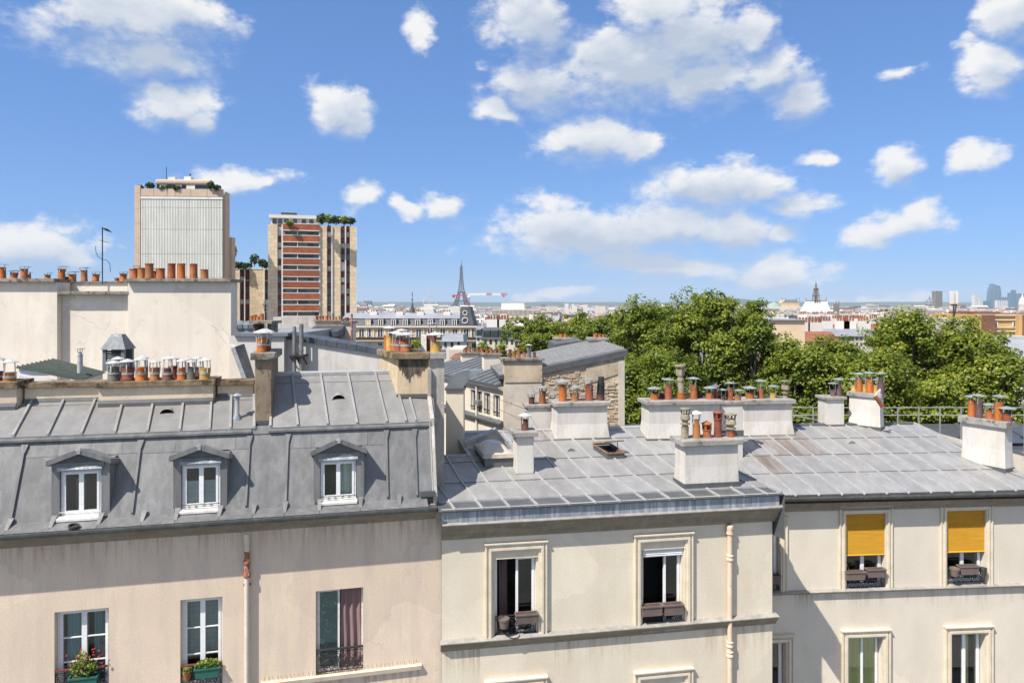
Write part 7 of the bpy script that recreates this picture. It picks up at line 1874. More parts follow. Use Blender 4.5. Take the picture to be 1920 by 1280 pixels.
# nearer roofs between the trees and the terrace
block('white_roof_house', 'white mansard house with three small windows below the corner tower', 829, 866, 640, 652, 72, 8, 'far_white', 'far_zinc', 0, 3, 1, 628, win=(.35, .8))
block('pale_house', 'narrow cream house with one window beside the white slab chimney', 842, 868, 655, 690, 60, 6, 'far_stone', None, 0, 1, 1, win=(.3, .4))
block('tile_roof_house', 'low house with terracotta tiled roof behind the duct pillar', 848, 866, 672, 684, 46, 5, 'far_tile', 'far_tile', 0, 0, 0, 668)
block('dormer_house', 'grey zinc house with dormers and brown party walls beside the small trees', 905, 965, 634, 648, 95, 10, 'far_stone', 'slate', 0, 6, 1, 614, dorm_=4, chim=2)
block('zinc_house', 'pale zinc roofed house right of the corner tower', 893, 925, 632, 640, 110, 9, 'far_white', 'far_zinc', 0, 4, 1, 612, dorm_=3)
block('beige_block', 'blank beige gable wall rising behind the plane trees', 1430, 1509, 600, 700, 75, 12, 'blank_beige', 'far_zinc', 0, 0, 0, 598, inset=.02)
block('low_roof_house', 'house with a brown brick stack right of the blank beige gable', 1509, 1575, 640, 665, 82, 10, 'far_ochre', 'far_tile', 0, 0, 0, 622, chim=2)
block('ochre_wall_house', 'long pale house with rows of red pots before the far roofs', 1545, 1660, 630, 650, 95, 10, 'far_stone', 'far_zinc', 0, 14, 2, 617, chim=5)
block('red_pot_house', 'rust coloured roofline with terracotta stacks above the trees', 1575, 1665, 616, 630, 130, 10, 'far_stone', 'far_tile', 0, 10, 1, 608, chim=5)
block('mansard_row', 'grey mansard row with white dormers in front of the church', 1510, 1590, 612, 620, 160, 12, 'far_stone', 'far_zinc', 0, 8, 1, 598, dorm_=7, chim=3)
block('white_terrace_house', 'white house with planted terrace left of the gothic church', 1548, 1600, 606, 612, 220, 12, 'far_white', 'far_zinc', 0, 5, 1, 597)
block('grey_slope_house', 'white house with grey sloping roof behind the last tree', 1876, 1990, 672, 700, 58, 12, 'far_white', 'far_zinc', -12, 0, 0, 636, inset=.45)
# ochre brick building with dark piers
FQ = Frame(1870, 105, -8)
OB = FQ.root('ochre_brick_building', 'ochre and brown brick building with white bands and flat roof', 'building')
ou = lambda x, w=0.: FQ.uz(x, 610, w)[0]; oz = lambda y, w=0.: FQ.uz(1870, y, w)[1]
part('wall', 'far_orange', OB, lambda q: q.box(ou(1828), ou(1990), 0, 14, -12, oz(590)))
for (a, b) in ((1833, 1858), (1909, 1930)):
    part('pier', 'far_brown', OB, lambda q: q.box(ou(a), ou(b), -1.2, -.005, -12, oz(590)))
    part('pier_edge', 'far_orange', OB, lambda q: q.box(ou(a) - .5, ou(a) - .01, -1.1, -.005, -12, oz(590)))
part('parapet', 'far_stone', OB, lambda q: q.box(ou(1828), ou(1990), -.3, -.006, oz(592), oz(589)))
for y in (599, 613, 620): part('white_band', 'far_white', OB, lambda q: q.box(ou(1862), ou(1905), -.25, -.006, oz(y + 1.3), oz(y)))
for x in (1863, 1899): 
    o = part('window', 'far_white', OB, lambda q: q.box(ou(x) - .1, ou(x + 6) + .1, -.12, -.006, oz(612), oz(602.5)))
    part('pane', 'far_window', o, lambda q: [q.box(ou(x) + .05, ou(x + 2.7), -.16, -.121, oz(611.4), oz(603.2)), q.box(ou(x + 3.3), ou(x + 6) - .05, -.16, -.121, oz(611.4), oz(603.2))])
part('roof_storey', 'far_brown', OB, lambda q: q.box(ou(1825, 4), ou(1875, 4), 4, 12, oz(590), oz(584.5, 4)))
part('lower_wing', 'far_stone', OB, lambda q: q.box(ou(1862), ou(1905), -3, -.3, -12, oz(628)))
part('wing_left', 'far_stone', OB, lambda q: q.box(ou(1800, 1), ou(1828, 1) - .02, 1, 12, -12, oz(598, 1)))
for x in (1806, 1818): part('window', 'far_window', OB, lambda q: q.box(ou(x, 1), ou(x + 6, 1), .95, .996, oz(614), oz(604)))
m = MB()
for k in range(26): m.lathe(ou(1808 + k * 4.4, 6), 6, [(.2, oz(590)), (.18, oz(586.5 + (k % 3) * .6, 6)), (.002, oz(586.5, 6))], 6)
m.build('roof_pots', 'far_tile', OB, kind='stuff')
# cell panels on a mast
p = at(1788, 620, 80)
rt = empty('antenna_mast', p, 0, 'dark mast carrying two white panel antennas', 'antenna')
s_ = 80 / F
part('mast', 'mast_dark', rt, lambda q: (q.tube([(0, 0, -3), (0, 0, 50 * s_)], .09, 8), q.bar((-4 * s_, 0, 48 * s_), (6 * s_, 0, 49 * s_), .14), q.bar((0, 0, 20 * s_), (5 * s_, 0, 48 * s_), .1)))
part('panel', 'far_white', rt, lambda q: q.box(-6.5 * s_, 1.2 * s_, -.1, .15, 50 * s_, 74 * s_), bevel=.03)
part('panel', 'far_white', rt, lambda q: q.box(4.0 * s_, 9 * s_, -.05, .2, 50 * s_, 74 * s_), bevel=.03)
# ================================================================== plane trees
def tree(label, px, ytop, hw, Y, seed, zlow=5.0, n=26000, size=.21, name='plane_tree', group='plane trees along the boulevard', ground=0.0, mat='leaf_plane', tone=0.0, cat='tree'):
    rng = np.random.default_rng(seed); rg = random.Random(seed)
    top = at(px, ytop, Y)
    rt = empty(name, (top.x, Y, ground), rg.uniform(0, 6), label, cat, group)
    H = top.z - ground; rx = hw / F * Y; zl = zlow - ground
    cz_, rz = (H + zl) / 2, (H - zl) / 2
    # lobes: limbs carry clumps of twigs around the crown
    lobes = []
    for k in range(15):
        a = k * 2.4 + rg.uniform(-.4, .4); t = (k + .5) / 15
        zz_ = -0.95 + 1.85 * t; rr = math.sqrt(max(.10, 1 - (zz_ * .85) ** 2)) * rg.uniform(.45, .75)
        s_ = rg.uniform(.36, .52)
        lobes.append((math.cos(a) * rr * rx, math.sin(a) * rr * rx, cz_ + zz_ * rz * .82, s_ * rx * 1.05, s_ * rz * .62))
    lobes.append((rg.uniform(-.15, .15) * rx, 0, H - .30 * rz, .42 * rx, .30 * rz))
    lobes.append((rg.uniform(-.3, .3) * rx, rg.uniform(-.3, .3) * rx, H - .45 * rz, .45 * rx, .4 * rz))
    P, O, T = [], [], []
    n = int(n * 1.35); size = size * .86
    nc = int(n / 62)
    for i in range(nc):
        L_ = lobes[i % len(lobes)]
        d = rng.normal(0, 1, 3); d /= np.linalg.norm(d)
        if d[2] < -.55: d[2] *= -.6
        k = rng.uniform(.35, 1.06)
        c = np.array([L_[0] + d[0] * L_[3] * k, L_[1] + d[1] * L_[3] * k, L_[2] + d[2] * L_[4] * k])
        if c[2] > H - .2: c[2] = H - rng.uniform(.1, .6)
        m_ = 62
        g = rng.normal(0, 1, (m_, 3)); g /= np.linalg.norm(g, axis=1, keepdims=True)
        rad = rng.uniform(.35, .72)
        pts = c + g * (rng.random((m_, 1)) ** .5) * np.array([rad, rad, rad * .7])
        P.append(pts); O.append(d * .55 + np.array([0, 0, .75]) + g * .35)
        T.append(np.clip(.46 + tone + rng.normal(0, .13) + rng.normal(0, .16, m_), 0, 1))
    P = np.vstack(P); O = np.vstack(O); T = np.concatenate(T)
    P[:, 2] = np.minimum(P[:, 2], H)
    leaf_mesh('crown', P, size * rng.uniform(.7, 1.35, len(P)), O, T, mat, rt, rng, spread=.55)
    # trunk and limbs
    m = MB()
    m.tube([(0, 0, -.3), (.05, .03, zl * .5), (.0, .08, cz_ - rz * .45), (.1, 0, cz_ + rz * .25), (.05, 0, H - .9 * rz)], [.034 * H * .8, .028 * H * .8, .02 * H * .8, .012 * H * .8, .02], 10)
    for L_ in lobes:
        b = Vector((.03, .05, min(L_[2] - L_[4] * .8, cz_ + rz * .1) - .6)); e = Vector((L_[0], L_[1], L_[2]))
        if b.z < 1.5: b.z = 1.5
        mid = b.lerp(e, .5) + Vector((0, 0, -.35))
        m.tube([b, mid, e, e + Vector((L_[0], L_[1], 0)) * .2 + Vector((0, 0, L_[4] * .6))], [.11, .08, .045, .012], 6)
    m.build('trunk', 'bark', rt, smooth=True)
    return rt
tree('plane tree nearest the small chimney pots at the tree line start', 1008, 588, 76, 78, 1, 4, 26000, .26)
tree('second plane tree from the left with a flat crown', 1085, 584, 74, 74, 2, 4, 26000, .26)
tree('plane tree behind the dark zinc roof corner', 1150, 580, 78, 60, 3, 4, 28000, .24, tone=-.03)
tree('tall plane tree left of the highest crown', 1212, 552, 86, 50, 4, 5, 36000, .21)
tree('highest plane tree rising above the horizon', 1318, 536, 104, 47, 5, 5, 42000, .20)
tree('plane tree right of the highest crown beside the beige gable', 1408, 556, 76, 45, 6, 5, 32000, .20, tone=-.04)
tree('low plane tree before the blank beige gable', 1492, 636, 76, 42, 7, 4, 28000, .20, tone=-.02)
tree('low plane tree behind the six-pot chimney', 1582, 628, 86, 41, 8, 4, 34000, .20, tone=.08)
tree('pointed plane tree below the far cupola', 1698, 568, 76, 44, 9, 5, 34000, .20, tone=.06)
tree('broad plane tree under the panel antennas', 1792, 592, 96, 43, 10, 4, 36000, .20, tone=.10)
tree('last plane tree at the right picture edge', 1868, 636, 66, 40, 11, 4, 26000, .20, tone=.12)
tree('lower plane tree filling the gap above the guard railing', 1645, 640, 74, 38.5, 12, 3, 28000, .19, tone=.09)
tree('lower plane tree behind the verge chimney', 1770, 690, 80, 37, 13, 3, 26000, .19, tone=.11)
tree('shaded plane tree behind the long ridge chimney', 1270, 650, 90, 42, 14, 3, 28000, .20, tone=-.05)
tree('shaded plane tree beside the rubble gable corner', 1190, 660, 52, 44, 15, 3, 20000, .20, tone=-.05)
tree('low plane tree in the dip right of the beige gable', 1537, 632, 70, 44, 19, 4, 26000, .20, tone=.02)
tree('small street tree left of the plane trees', 940, 636, 26, 62, 16, 6, 7000, .22, 'street_tree', 'small trees in the courts')
tree('small courtyard tree behind the slab chimneys', 905, 640, 20, 58, 17, 8, 5000, .22, 'street_tree', 'small trees in the courts')
tree('small tree glimpsed between the ochre stack pots', 779, 632, 20, 55, 18, 8, 6000, .2, 'street_tree', 'small trees in the courts')

# ================================================================== far city
def far_proto(seed):
    rg = random.Random(seed)
    m = MB()
    w, d, h = rg.uniform(9, 18), rg.uniform(9, 13), rg.uniform(15, 20)
    m.mi = 0; m.box(-w / 2, w / 2, 0, d, 0, h)
    kind = seed % 4
    m.mi = 1
    rh_ = rg.uniform(2.2, 3.6)
    if kind == 0: m.hull([(-w / 2 - .2, -.2, h), (w / 2 + .2, -.2, h), (w / 2 + .2, d, h), (-w / 2 - .2, d, h)], [(-w / 2, 1.2, h + rh_), (w / 2, 1.2, h + rh_), (w / 2, d - 1.2, h + rh_), (-w / 2, d - 1.2, h + rh_)])
    elif kind == 1: m.prism_x([(-.2, h), (d * .5, h + rh_), (d + .2, h)], -w / 2, w / 2)
    elif kind == 2: m.prism_x([(-.2, h), (1.0, h + rh_ * .8), (d * .5, h + rh_ * 1.3), (d - 1, h + rh_ * .8), (d + .2, h)], -w / 2, w / 2)
    else: m.box(-w / 2 + 1, w / 2 - 1, 2, d, h, h + 2.6)
    top = h + rh_ * (1.3 if kind == 2 else 1)
    m.mi = 2
    nx, nz = max(4, int(w / 2.2)), 4
    for i in range(nx):
        for j in range(nz):
            u = -w / 2 + w * (i + .5) / nx; z = h - 1.9 - j * 3.0
            m.quad((u - .5, -.03, z - .9), (u + .5, -.03, z - .9), (u + .5, -.03, z + .8), (u - .5, -.03, z + .8))
        if kind in (0, 2):
            u = -w / 2 + w * (i + .5) / nx
            m.box(u - .4, u + .4, -.0, .9, h + .4, h + 1.7)
    m.mi = 3
    for s in (-1, 1):
        m.box(s * (w / 2 - .5) - .35, s * (w / 2 - .5) + .35, d * .2, d * .75, h, top + 1.2)
    m.box(-.4, .4, d * .3, d * .8, h, top + .9)
    m.mi = 4
    for s in (-1, 0, 1):
        for k in range(5):
            x, y = (s * (w / 2 - .5)), d * .25 + k * d * .11
            m.box(x - .16, x + .16, y - .16, y + .16, top + (1.2 if s else .9), top + (1.2 if s else .9) + .8)
    wall = ['far_stone', 'far_white', 'far_stone', 'far_white', 'far_stone', 'far_ochre'][seed % 6]
    roof = ['far_zinc', 'far_zinc', 'slate', 'far_white', 'far_zinc', 'far_zinc'][(seed * 5 + 1) % 6]
    o = bpy.data.objects.new('far_house', m.mesh('far_house', [wall, roof, 'far_window', 'far_stone', 'far_tile']))
    return o, h
protos = [far_proto(k) for k in range(12)]
rg = random.Random(77)
FLOOR = -13.0
spots = []
Y = 190.0
while Y < 3400:
    step = 30 + Y * .075
    # columns where the city shows between towers and trees
    ranges = [(560, 1180)] if Y < 300 else [(560, 1180), (1420, 1940)]
    for (xa, xb) in ranges:
        wpx = 14 / Y * F * (1.0 if Y < 800 else 1.6)
        x = xa + rg.uniform(0, wpx)
        while x < xb:
            if not (Y < 260 and x < 905): spots.append((x, Y + rg.uniform(-.3, .3) * step))
            x += wpx * rg.uniform(1.0, 2.6)
    Y += step
rg.shuffle(spots)
spots = sorted(spots, key=lambda s_: s_[1])[:310]
for i, (x, Y) in enumerate(spots):
    pr, h = protos[rg.randrange(12)]
    c = pr if pr.name not in COL.objects else pr.copy()
    COL.objects.link(c)
    c.name = 'far_house'
    ymax = 573 + 9000 / Y + rg.uniform(0, 7000 / Y)          # roofs step down towards the river
    z_top = CZ - (ymax - HY) / F * Y
    sx_ = 1.0 if Y < 800 else 1.5
    c.scale = (sx_, 1, 1)
    c.location = ((x - CX) / F * Y, Y, min(FLOOR + 6, z_top - h - 3.0))
    c.rotation_euler = (0, 0, R(rg.choice([-20, -8, 0, 0, 6, 14, 25, 90]) + rg.uniform(-3, 3)))
    tag(c, 'distant house among the hazy roofs towards the horizon', 'house', 'distant houses of the city')
# everything beyond melts into one field of roofs
m = MB(); rg = random.Random(5)
mats = ['far_stone', 'far_white', 'far_zinc', 'far_tile', 'far_window', 'slate']
for k in range(7000):
    Y = 1500 * math.exp(rg.random() * 1.75)
    x = rg.uniform(540, 2000)
    X = (x - CX) / F * Y
    w, d, h = rg.uniform(12, 40), rg.uniform(10, 24), rg.uniform(14, 23) * (1.5 if rg.random() < .04 else 1)
    z0 = -16 - max(0, min(20, (Y - 1400) / 2200 * 17))
    m.mi = rg.choice([0, 0, 0, 1, 1, 1, 2]); m.box(X - w / 2, X + w / 2, Y, Y + d, z0, z0 + h)
    m.mi = rg.choice([2, 2, 2, 5, 5, 5, 1, 0, 3]); m.hull([(X - w / 2 - .3, Y - .3, z0 + h), (X + w / 2 + .3, Y - .3, z0 + h), (X + w / 2 + .3, Y + d, z0 + h), (X - w / 2 - .3, Y + d, z0 + h)], [(X - w / 2 + 1, Y + 2, z0 + h + 3), (X + w / 2 - 1, Y + 2, z0 + h + 3), (X + w / 2 - 1, Y + d - 2, z0 + h + 3), (X - w / 2 + 1, Y + d - 2, z0 + h + 3)])
    if rg.random() < .35:
        m.mi = rg.choice([0, 0, 3]); m.box(X - w * .3, X + w * .3, Y + d * .5, Y + d * .5 + 1.2, z0 + h + 3, z0 + h + 4.6)
    m.mi = 4
    for j in range(2): m.box(X - w * .45, X + w * .45, Y - .06, Y + .02, z0 + h - 3 - j * 4, z0 + h - 1.4 - j * 4)
m.build('distant_roofs', mats, None, label='hazy mass of far city roofs below the horizon', cat='roofs', kind='stuff')
# ---- landmarks
def iron_tower():
    Y = 4540.0; base = -20.0
    p = at(865, 570, Y); p.z = base
    rt = empty('lattice_tower', p, R(8), 'tall iron lattice tower on the horizon behind the crane', 'tower'); rt.scale = (1.18, 1.18, 1.0)
    def half(z):      # half side of the tower at a height
        pts = [(0, 62), (57, 33), (115, 17.5), (150, 12.5), (200, 8.2), (276, 4.6), (300, 3.0)]
        for (a, ra), (b, rb) in zip(pts, pts[1:]):
            if z <= b: return ra + (rb - ra) * (z - a) / (b - a)
        return 3.0
    lev = [0, 14, 28, 42, 57, 72, 86, 100, 115]
    for sx_ in (-1, 1):
        for sy in (-1, 1):
            m = MB()
            for a, b in zip(lev, lev[1:]):
                def leg(z):
                    h_ = half(z); t = 13 * (1 - z / 115) + 5.5 * (z / 115)
                    return [(sx_ * h_, sy * h_, z), (sx_ * (h_ - 2 * t), sy * h_, z), (sx_ * (h_ - 2 * t), sy * (h_ - 2 * t), z), (sx_ * h_, sy * (h_ - 2 * t), z)]
                A_, B_ = leg(a), leg(b)
                for i in range(4):
                    j = (i + 1) % 4
                    m.bar(A_[i], B_[i], 3.4); m.bar(A_[i], B_[j], 1.9); m.bar(A_[j], B_[i], 1.9); m.bar(B_[i], B_[j], 1.3)
            m.build('leg', 'tower_iron', rt)
    m = MB(); z = 115.0
    while z < 272:
        h0 = half(z); z1 = min(z + max(h0 * 1.15, 6), 276); h1 = half(z1)
        c0 = [(-h0, -h0), (h0, -h0), (h0, h0), (-h0, h0)]; c1 = [(-h1, -h1), (h1, -h1), (h1, h1), (-h1, h1)]
        for i in range(4):
            j = (i + 1) % 4
            P0, P1, Q0, Q1 = (*c0[i], z), (*c0[j], z), (*c1[i], z1), (*c1[j], z1)
            m.bar(P0, Q0, 3.4); m.bar(P0, Q1, 1.9); m.bar(P1, Q0, 1.9); m.bar(Q0, Q1, 1.6)
            mp = lambda a, b: tuple((Vector(a) + Vector(b)) / 2)
            m.bar(mp(P0, P1), mp(Q0, Q1), 1.1)
        z = z1
    m.build('shaft', 'tower_iron', rt)
    for (z, h_, t) in ((57, 37, 6), (115, 21, 5), (276, 8, 6)): part('platform', 'tower_iron', rt, lambda q: q.box(-h_, h_, -h_, h_, z - 2, z + t))
    part('top', 'tower_iron', rt, lambda q: (q.lathe(0, 0, [(4.5, 282), (4.0, 292), (2.4, 298), (1.6, 303), (1.3, 316), (.5, 331), (.002, 333)], 8)))
iron_tower()
# tower crane
Yc = 820.0
p = at(879, 600, Yc)
rt = empty('tower_crane', p, 0, 'red and white tower crane in front of the iron tower', 'crane')
s_ = Yc / F
def truss(q, x0, x1, z, hw_, hh, n, t=.22):
    for i in range(n):
        a, b = x0 + (x1 - x0) * i / n, x0 + (x1 - x0) * (i + 1) / n; mm = (a + b) / 2
        for y in (-hw_, hw_):
            q.bar((a, y, z), (b, y, z), t); q.bar((a, y, z), (mm, 0, z + hh), t * .8); q.bar((mm, 0, z + hh), (b, y, z), t * .8)
        q.bar((a, 0, z + hh), (b, 0, z + hh), t) if i < n else None
zj_ = (600 - 555) * s_
tilt = 4 * s_ / (72 * s_)
segs = [(1, 33, 'crane_white'), (33, 43, 'crane_red'), (43, 60, 'crane_white'), (60, 72, 'crane_red')]
for (a, b, mt) in segs: 
    o = part('jib', mt, rt, lambda q: truss(q, a * s_, b * s_, zj_ + 1.0, .9, 2.2, max(3, int((b - a) / 3)), .42))
part('counter_jib', 'crane_red', rt, lambda q: (truss(q, -30 * s_, -1 * s_, zj_ + .2, .8, 1.2, 8, .42), q.box(-31 * s_, -26 * s_, -.9, .9, zj_ - 1.8, zj_ + 1.4)))
def mast_(q):
    for i in range(12):
        a, b = -30 + (zj_ + 30) * i / 12, -30 + (zj_ + 30) * (i + 1) / 12
        c = [(-.9, -.9), (.9, -.9), (.9, .9), (-.9, .9)]
        for k in range(4):
            j = (k + 1) % 4
            q.bar((*c[k], a), (*c[k], b), .35); q.bar((*c[k], a), (*c[j], b), .25)
part('mast', 'crane_red', rt, mast_)
part('cab', 'crane_white', rt, lambda q: (q.box(-1.4, 1.6, -1.6, 1.6, zj_ - 1.5, zj_ + 1.6), q.bar((0, 0, zj_ + 1), (0, 0, zj_ + 5), .5)))
part('trolley', 'crane_red', rt, lambda q: q.box(64 * s_, 67 * s_, -.8, .8, zj_ - 1.2, zj_ + .6))
# observation wheel
Yw = 3300.0; p = at(806, 578, Yw)
rt = empty('observation_wheel', p - Vector((0, 0, 8)), R(25), 'pale observation wheel on the skyline', 'wheel')
def rim(q):
    n = 28; r_ = 32
    for k in range(n):
        a, b = 2 * math.pi * k / n, 2 * math.pi * (k + 1) / n
        q.bar((r_ * math.cos(a), 0, 34 + r_ * math.sin(a)), (r_ * math.cos(b), 0, 34 + r_ * math.sin(b)), 2.6)
        if k % 2 == 0: q.bar((0, 0, 34), (r_ * math.cos(a), 0, 34 + r_ * math.sin(a)), .8)
part('rim', 'far_white', rt, rim)
part('support', 'far_white', rt, lambda q: (q.bar((-16, 5, -6), (0, 0, 34), 2.), q.bar((16, 5, -6), (0, 0, 34), 2.)))
# white domes, big block, far slabs
def dome_roof(label, px, py, wpx, hpx, Y, mat, base=14, name='domed_roof'):
    p = at(px, py, Y); s_ = Y / F
    rt = empty(name, (p.x, p.y, p.z - base), 0, label, 'building')
    part('vault', mat, rt, lambda q: q.prism_y([(-wpx / 2 * s_ * math.cos(math.pi * k / 12), base + hpx * s_ * math.sin(math.pi * k / 12)) for k in range(13)][::-1], -8, 12))
    part('hall', 'far_white', rt, lambda q: q.box(-wpx / 2 * s_, wpx / 2 * s_, -7.9, 11.9, 0, base))
dome_roof('white curved roof below the observation wheel', 802, 582, 26, 8, 600, 'far_white')
dome_roof('white curved roof left of the dark corner tower', 851, 586, 28, 12, 420, 'far_white')
block('louvred_block', 'long grey block with vertical louvres under a white upper hall', 925, 1015, 580, 593, 700, 30, 'far_stone', None, 0, 38, 1, win=(.5, .85))
block('white_hall', 'big white windowless hall on top of the louvred block', 940, 983, 568, 580, 712, 20, 'far_white', None, 0, 0, 0, floor=-10)
for (x0, x1, yt, Y, lab, mt) in ((682, 695, 564, 2600, 'grey slab block on the horizon right of the balcony tower', 'far_zinc'), (1062, 1066, 569, 900, 'thin white tower above the far roofs, first from the hall', 'far_white'), (1076, 1082, 570, 950, 'pair of white flats above the first trees', 'far_white'),
                                 (1098, 1102, 571, 900, 'slim pale block left of the tall trees', 'far_white'), (1122, 1135, 573, 800, 'low cream block beside the tall trees', 'far_stone'), (1030, 1046, 573, 1000, 'pale flats right of the white hall', 'far_stone'),
                                 (1755, 1767, 545.5, 3000, 'dark banded tower right of the grey dome', 'dark_stone'), (1828, 1835, 553, 4200, 'pale tower with dark windows left of the blue skyscraper', 'far_white'), (1837, 1843, 560, 4400, 'small white tower beside the pale tower', 'far_white'),
                                 (1848, 1858, 564, 5200, 'low glass block left of the blue skyscraper', 'blue_glass'), (1880, 1893, 557, 6500, 'blue glass block right of the tallest skyscraper', 'blue_glass'), (1893, 1899, 549, 6600, 'stepped blue tower in the business district', 'blue_glass'),
                                 (1899, 1905, 543.5, 6800, 'slim dark blue tower in the business district', 'blue_glass'), (1906, 1925, 550, 6900, 'wide pale blue tower at the picture edge', 'blue_glass'), (1870, 1890, 563, 5600, 'pale low block before the skyscrapers', 'far_white')):
    block('far_tower', lab, x0, x1, yt, 574, Y, 30, mt, None, 0, 5 if (x1 - x0) > 5 and mt != 'blue_glass' else 0, 7 if mt != 'blue_glass' else 0, cat='tower', floor=-20, win=(.5, .5))
# curved blue skyscraper
Yb = 6700.0; p = at(1868, 575, Yb); s_ = Yb / F
rt = empty('blue_skyscraper', (p.x, p.y, -20), 0, 'tall blue glass skyscraper with a slanting pointed top', 'skyscraper')
def sky_(q):
    lv = []
    for (y, a, b) in ((575, -11, 10), (560, -10.5, 10), (548, -9.5, 9.5), (540, -7.5, 8.5), (535.5, -5.2, 6.8)):
        z = CZ - (y - HY) / F * Yb + 20
        lv.append([(a * s_, 0, z), (b * s_, 0, z), (b * s_, 60, z), (a * s_, 60, z)])
    lv[0] = [(x, y, 0) for x, y, _ in lv[0]]
    for A_, B_ in zip(lv, lv[1:]): q.hull(A_, B_)
    t = lv[-1]; z2 = CZ - (532 - HY) / F * Yb + 20
    q.hull(t, [(t[0][0], 0, z2), (t[1][0] * .3, 0, t[1][2] + 3), (t[1][0] * .3, 60, t[1][2] + 3), (t[0][0], 60, z2)])
part('tower', 'blue_glass', rt, sky_)
for k in (-4.5, 1.5): part('mullion', 'far_zinc', rt, lambda q: q.box(k * s_ - 2, k * s_ + 2, -2, -.1, 0, 190))
# gothic church with tall fleche
Yg = 900.0; p = at(1535, 590, Yg); s_ = Yg / F
rt = empty('gothic_church', p - Vector((0, 0, 10)), 0, 'church with wide white roof and dark openwork spire', 'church')
B0 = 10
part('nave', 'far_stone', rt, lambda q: q.box(-28 * s_, 30 * s_, 0, 18, 0, B0 + 5 * s_))
part('roof', 'far_white', rt, lambda q: q.hull([(-27 * s_, 0, B0 + 5 * s_), (23 * s_, 0, B0 + 5 * s_), (23 * s_, 16, B0 + 5 * s_), (-27 * s_, 16, B0 + 5 * s_)], [(-19 * s_, 7, B0 + 25 * s_), (20 * s_, 7, B0 + 25 * s_), (20 * s_, 9, B0 + 25 * s_), (-19 * s_, 9, B0 + 25 * s_)]))
part('ridge_crest', 'dark_stone', rt, lambda q: (q.box(-19 * s_, 20 * s_, 7.4, 8.6, B0 + 25 * s_, B0 + 27 * s_), q.bar((-18.5 * s_, 8, B0 + 25 * s_), (-18.5 * s_, 8, B0 + 32 * s_), .5), q.bar((19.5 * s_, 8, B0 + 25 * s_), (19.5 * s_, 8, B0 + 33 * s_), .5)))
part('spire', 'dark_stone', rt, lambda q: ([q.bar((sx_ * 4.6 * s_, 8 + sy * 3, B0 + 24 * s_), (sx_ * 3.9 * s_, 8 + sy * 2.6, B0 + 37 * s_), 1.4 * s_) for sx_ in (-1, 0, 1) for sy in (-1, 1)], q.box(-5.4 * s_, 5.4 * s_, 4.5, 11.5, B0 + 36.5 * s_, B0 + 38 * s_), q.box(-2.4 * s_, 2.4 * s_, 6.5, 9.5, B0 + 24 * s_, B0 + 50 * s_),
                                          [q.bar((sx_ * 3.5 * s_, 8 + sy * 2.2, B0 + 37 * s_), (sx_ * 2.7 * s_, 8 + sy * 1.8, B0 + 49 * s_), 1.1 * s_) for sx_ in (-1, 1) for sy in (-1, 1)], q.box(-3.8 * s_, 3.8 * s_, 5.5, 10.5, B0 + 49 * s_, B0 + 50.2 * s_), q.lathe(0, 8, [(2.2 * s_, B0 + 50 * s_), (1.9 * s_, B0 + 58 * s_), (.7 * s_, B0 + 61 * s_), (.2 * s_, B0 + 66 * s_)], 6)))
part('turret', 'dark_stone', rt, lambda q: (q.box(33 * s_, 39 * s_, 0, 8, 0, B0 + 20 * s_), [q.lathe(x * s_, 1, [(1.1 * s_, B0 + 19 * s_), (.9 * s_, B0 + 23 * s_), (.1, B0 + 27 * s_)], 6) for x in (33.5, 38.5)]))
# opera house: green dome and gabled stage
Yo = 1500.0; p = at(1470, 580, Yo); s_ = Yo / F
rt = empty('opera_house', p - Vector((0, 0, 12)), 0, 'large stone theatre with green dome and gabled roof', 'theatre')
part('hall', 'far_stone', rt, lambda q: q.box(-28 * s_, 32 * s_, 0, 30, 0, 12 + 6 * s_))
part('dome', 'copper_green', rt, lambda q: q.lathe(-14 * s_, 15, [(12 * s_, 12 + 6 * s_), (11.5 * s_, 12 + 8 * s_), (8 * s_, 12 + 11 * s_), (2 * s_, 12 + 13 * s_), (.5, 12 + 15 * s_)], 16), smooth=True)
part('stage', 'far_ochre', rt, lambda q: q.prism_y([(-2 * s_, 12), (30 * s_, 12), (30 * s_, 12 + 13 * s_), (26 * s_, 12 + 18 * s_), (3 * s_, 12 + 18 * s_), (-2 * s_, 12 + 13 * s_)], 4, 26))
part('stage_roof', 'far_zinc', rt, lambda q: q.prism_y([(-1 * s_, 12 + 13.5 * s_), (29 * s_, 12 + 13.5 * s_), (25 * s_, 12 + 18.6 * s_), (4 * s_, 12 + 18.6 * s_)], 3.4, 26.5))
part('roof_spikes', 'dark_stone', rt, lambda q: [q.bar((x * s_, 4, 12 + 16 * s_), (x * s_, 4, 12 + 22 * s_), .9) for x in (-2, 4, 25, 30)])
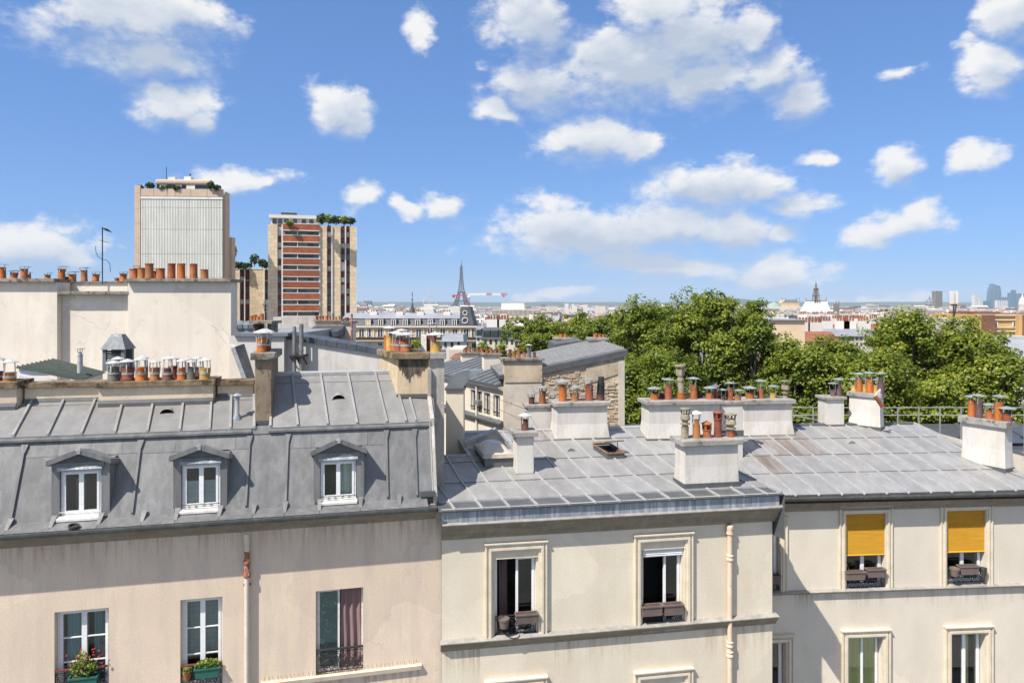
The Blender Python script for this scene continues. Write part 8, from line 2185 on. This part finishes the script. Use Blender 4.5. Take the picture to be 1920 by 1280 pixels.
# far cupolas
def cupola(label, px, ybase, wpx, htpx, Y, mat, wall, base=20):
    p = at(px, ybase, Y); s_ = Y / F; r_ = wpx / 2 * s_
    rt = empty('cupola_church', (p.x, p.y, p.z - base), 0, label, 'church')
    part('drum', wall, rt, lambda q: q.lathe(0, 0, [(r_ * 1.15, 0), (r_ * 1.15, base + htpx * .12 * s_), (r_ * 1.0, base + htpx * .12 * s_), (r_ * .98, base + htpx * .3 * s_), (r_ * 1.05, base + htpx * .32 * s_), (.01, base + htpx * .33 * s_)], 16))
    part('dome', mat, rt, lambda q: q.lathe(0, 0, [(r_ * .97, base + htpx * .33 * s_), (r_ * .9, base + htpx * .48 * s_), (r_ * .62, base + htpx * .64 * s_), (r_ * .2, base + htpx * .72 * s_), (r_ * .2, base + htpx * .8 * s_), (r_ * .06, base + htpx * .88 * s_), (.01, base + htpx * s_)], 16), smooth=True)
    for k in range(8): part('rib', wall, rt, lambda q: q.bar((r_ * .97 * math.cos(k * .785), r_ * .97 * math.sin(k * .785), base + htpx * .33 * s_), (r_ * .6 * math.cos(k * .785), r_ * .6 * math.sin(k * .785), base + htpx * .66 * s_), r_ * .09))
cupola('grey ribbed dome with lantern on the far skyline', 1743, 580, 17, 27, 2200, 'lead_dome', 'far_stone')
cupola('pale stone cupola cut by the picture edge', 1917, 584, 13, 38, 1500, 'far_stone', 'far_stone')

# ================================================================== ground, street, hills
def sheet(name, mat, pts, faces, **kw):
    return MB().add(pts, faces).build(name, mat, None, kind='structure', **kw)
xs = [-9000, -300, -60, 60, 300, 9000]; ys = [-300, 45, 150, 260, 1400, 3200, 6000, 16000]
def gz_(x, y): return {-300: 0, 45: 0, 150: -6, 260: -16, 1400: -18, 3200: -30, 6000: -37, 16000: -37}[y]
pts = [(x, y, gz_(x, y)) for y in ys for x in xs]
n = len(xs)
sheet('ground', 'city_floor', pts, [(j * n + i, j * n + i + 1, (j + 1) * n + i + 1, (j + 1) * n + i) for j in range(len(ys) - 1) for i in range(n - 1)])
# street between the camera's house and the fronts, with kerbs
sd = Vector((math.cos(R(9)), math.sin(R(9)), 0)); sn = Vector((-sd.y, sd.x, 0)); so = Vector((0, 15.3, 0))
def strip_(name, mat, d0, d1, z0, z1):
    a, b = so + sn * d0, so + sn * d1
    m = MB(); L_ = 60
    m.hull([a - sd * L_ + Vector((0, 0, z0)), a + sd * L_ + Vector((0, 0, z0)), b + sd * L_ + Vector((0, 0, z0)), b - sd * L_ + Vector((0, 0, z0))], [a - sd * L_ + Vector((0, 0, z1)), a + sd * L_ + Vector((0, 0, z1)), b + sd * L_ + Vector((0, 0, z1)), b - sd * L_ + Vector((0, 0, z1))])
    return m.build(name, mat, None, kind='structure')
strip_('road', 'asphalt', -11.5, -3.2, -.2, .02)
strip_('pavement', 'paving', -3.19, -.9, -.2, .14)
strip_('pavement', 'paving', -14.5, -11.51, -.2, .14)
strip_('kerb', 'coping_grey', -3.35, -3.2, -.2, .15)
# wooded hills
def hills(name, x0, x1, Y, zf, seed):
    rg = random.Random(seed); m = MB(); n = 60; d = [0, 500, 1400, 2600]
    for j, dy in enumerate(d):
        for i in range(n + 1):
            x = x0 + (x1 - x0) * i / n
            t = x / 700.0
            h = zf(x) * (0.0, .72, 1.0, .6)[j] + (14 * mnoise.noise((t, j * .7 + seed, 0)) + 6 * mnoise.noise((t * 3.1, j, seed)) if j else 0)
            m.v.append((x, Y + dy, -38 + (0 if j == 0 else h)))
    for j in range(len(d) - 1):
        for i in range(n):
            a = j * (n + 1) + i
            m.f.append((a, a + 1, a + n + 2, a + n + 1)); m.m.append(0)
    return m.build(name, 'hill_green', None, smooth=True, kind='structure')
hills('hills', -9000, 9500, 9000, lambda x: 88, 3)
hills('hills', 2000, 4200, 6000, lambda x: 118 * math.exp(-((x - 2350) / 420) ** 2), 9)

# ================================================================== the air over the city
HZ = MB().box(-9600, 10000, -330, 16100, -40, 330)
hz_o = HZ.build('haze', 'hole_shade', None, kind='stuff', label='thin blue summer haze over the city', cat='haze')
hm = bpy.data.materials.new('haze_air'); hm.use_nodes = True
hm.node_tree.nodes.clear()
ho = hm.node_tree.nodes.new('ShaderNodeOutputMaterial'); hv = hm.node_tree.nodes.new('ShaderNodeVolumePrincipled')
hv.inputs['Color'].default_value = (0.72, 0.84, 1.0, 1); hv.inputs['Density'].default_value = HAZE; hv.inputs['Anisotropy'].default_value = 0.0
hm.node_tree.links.new(hv.outputs[0], ho.inputs['Volume'])
hz_o.data.materials.clear(); hz_o.data.materials.append(hm)
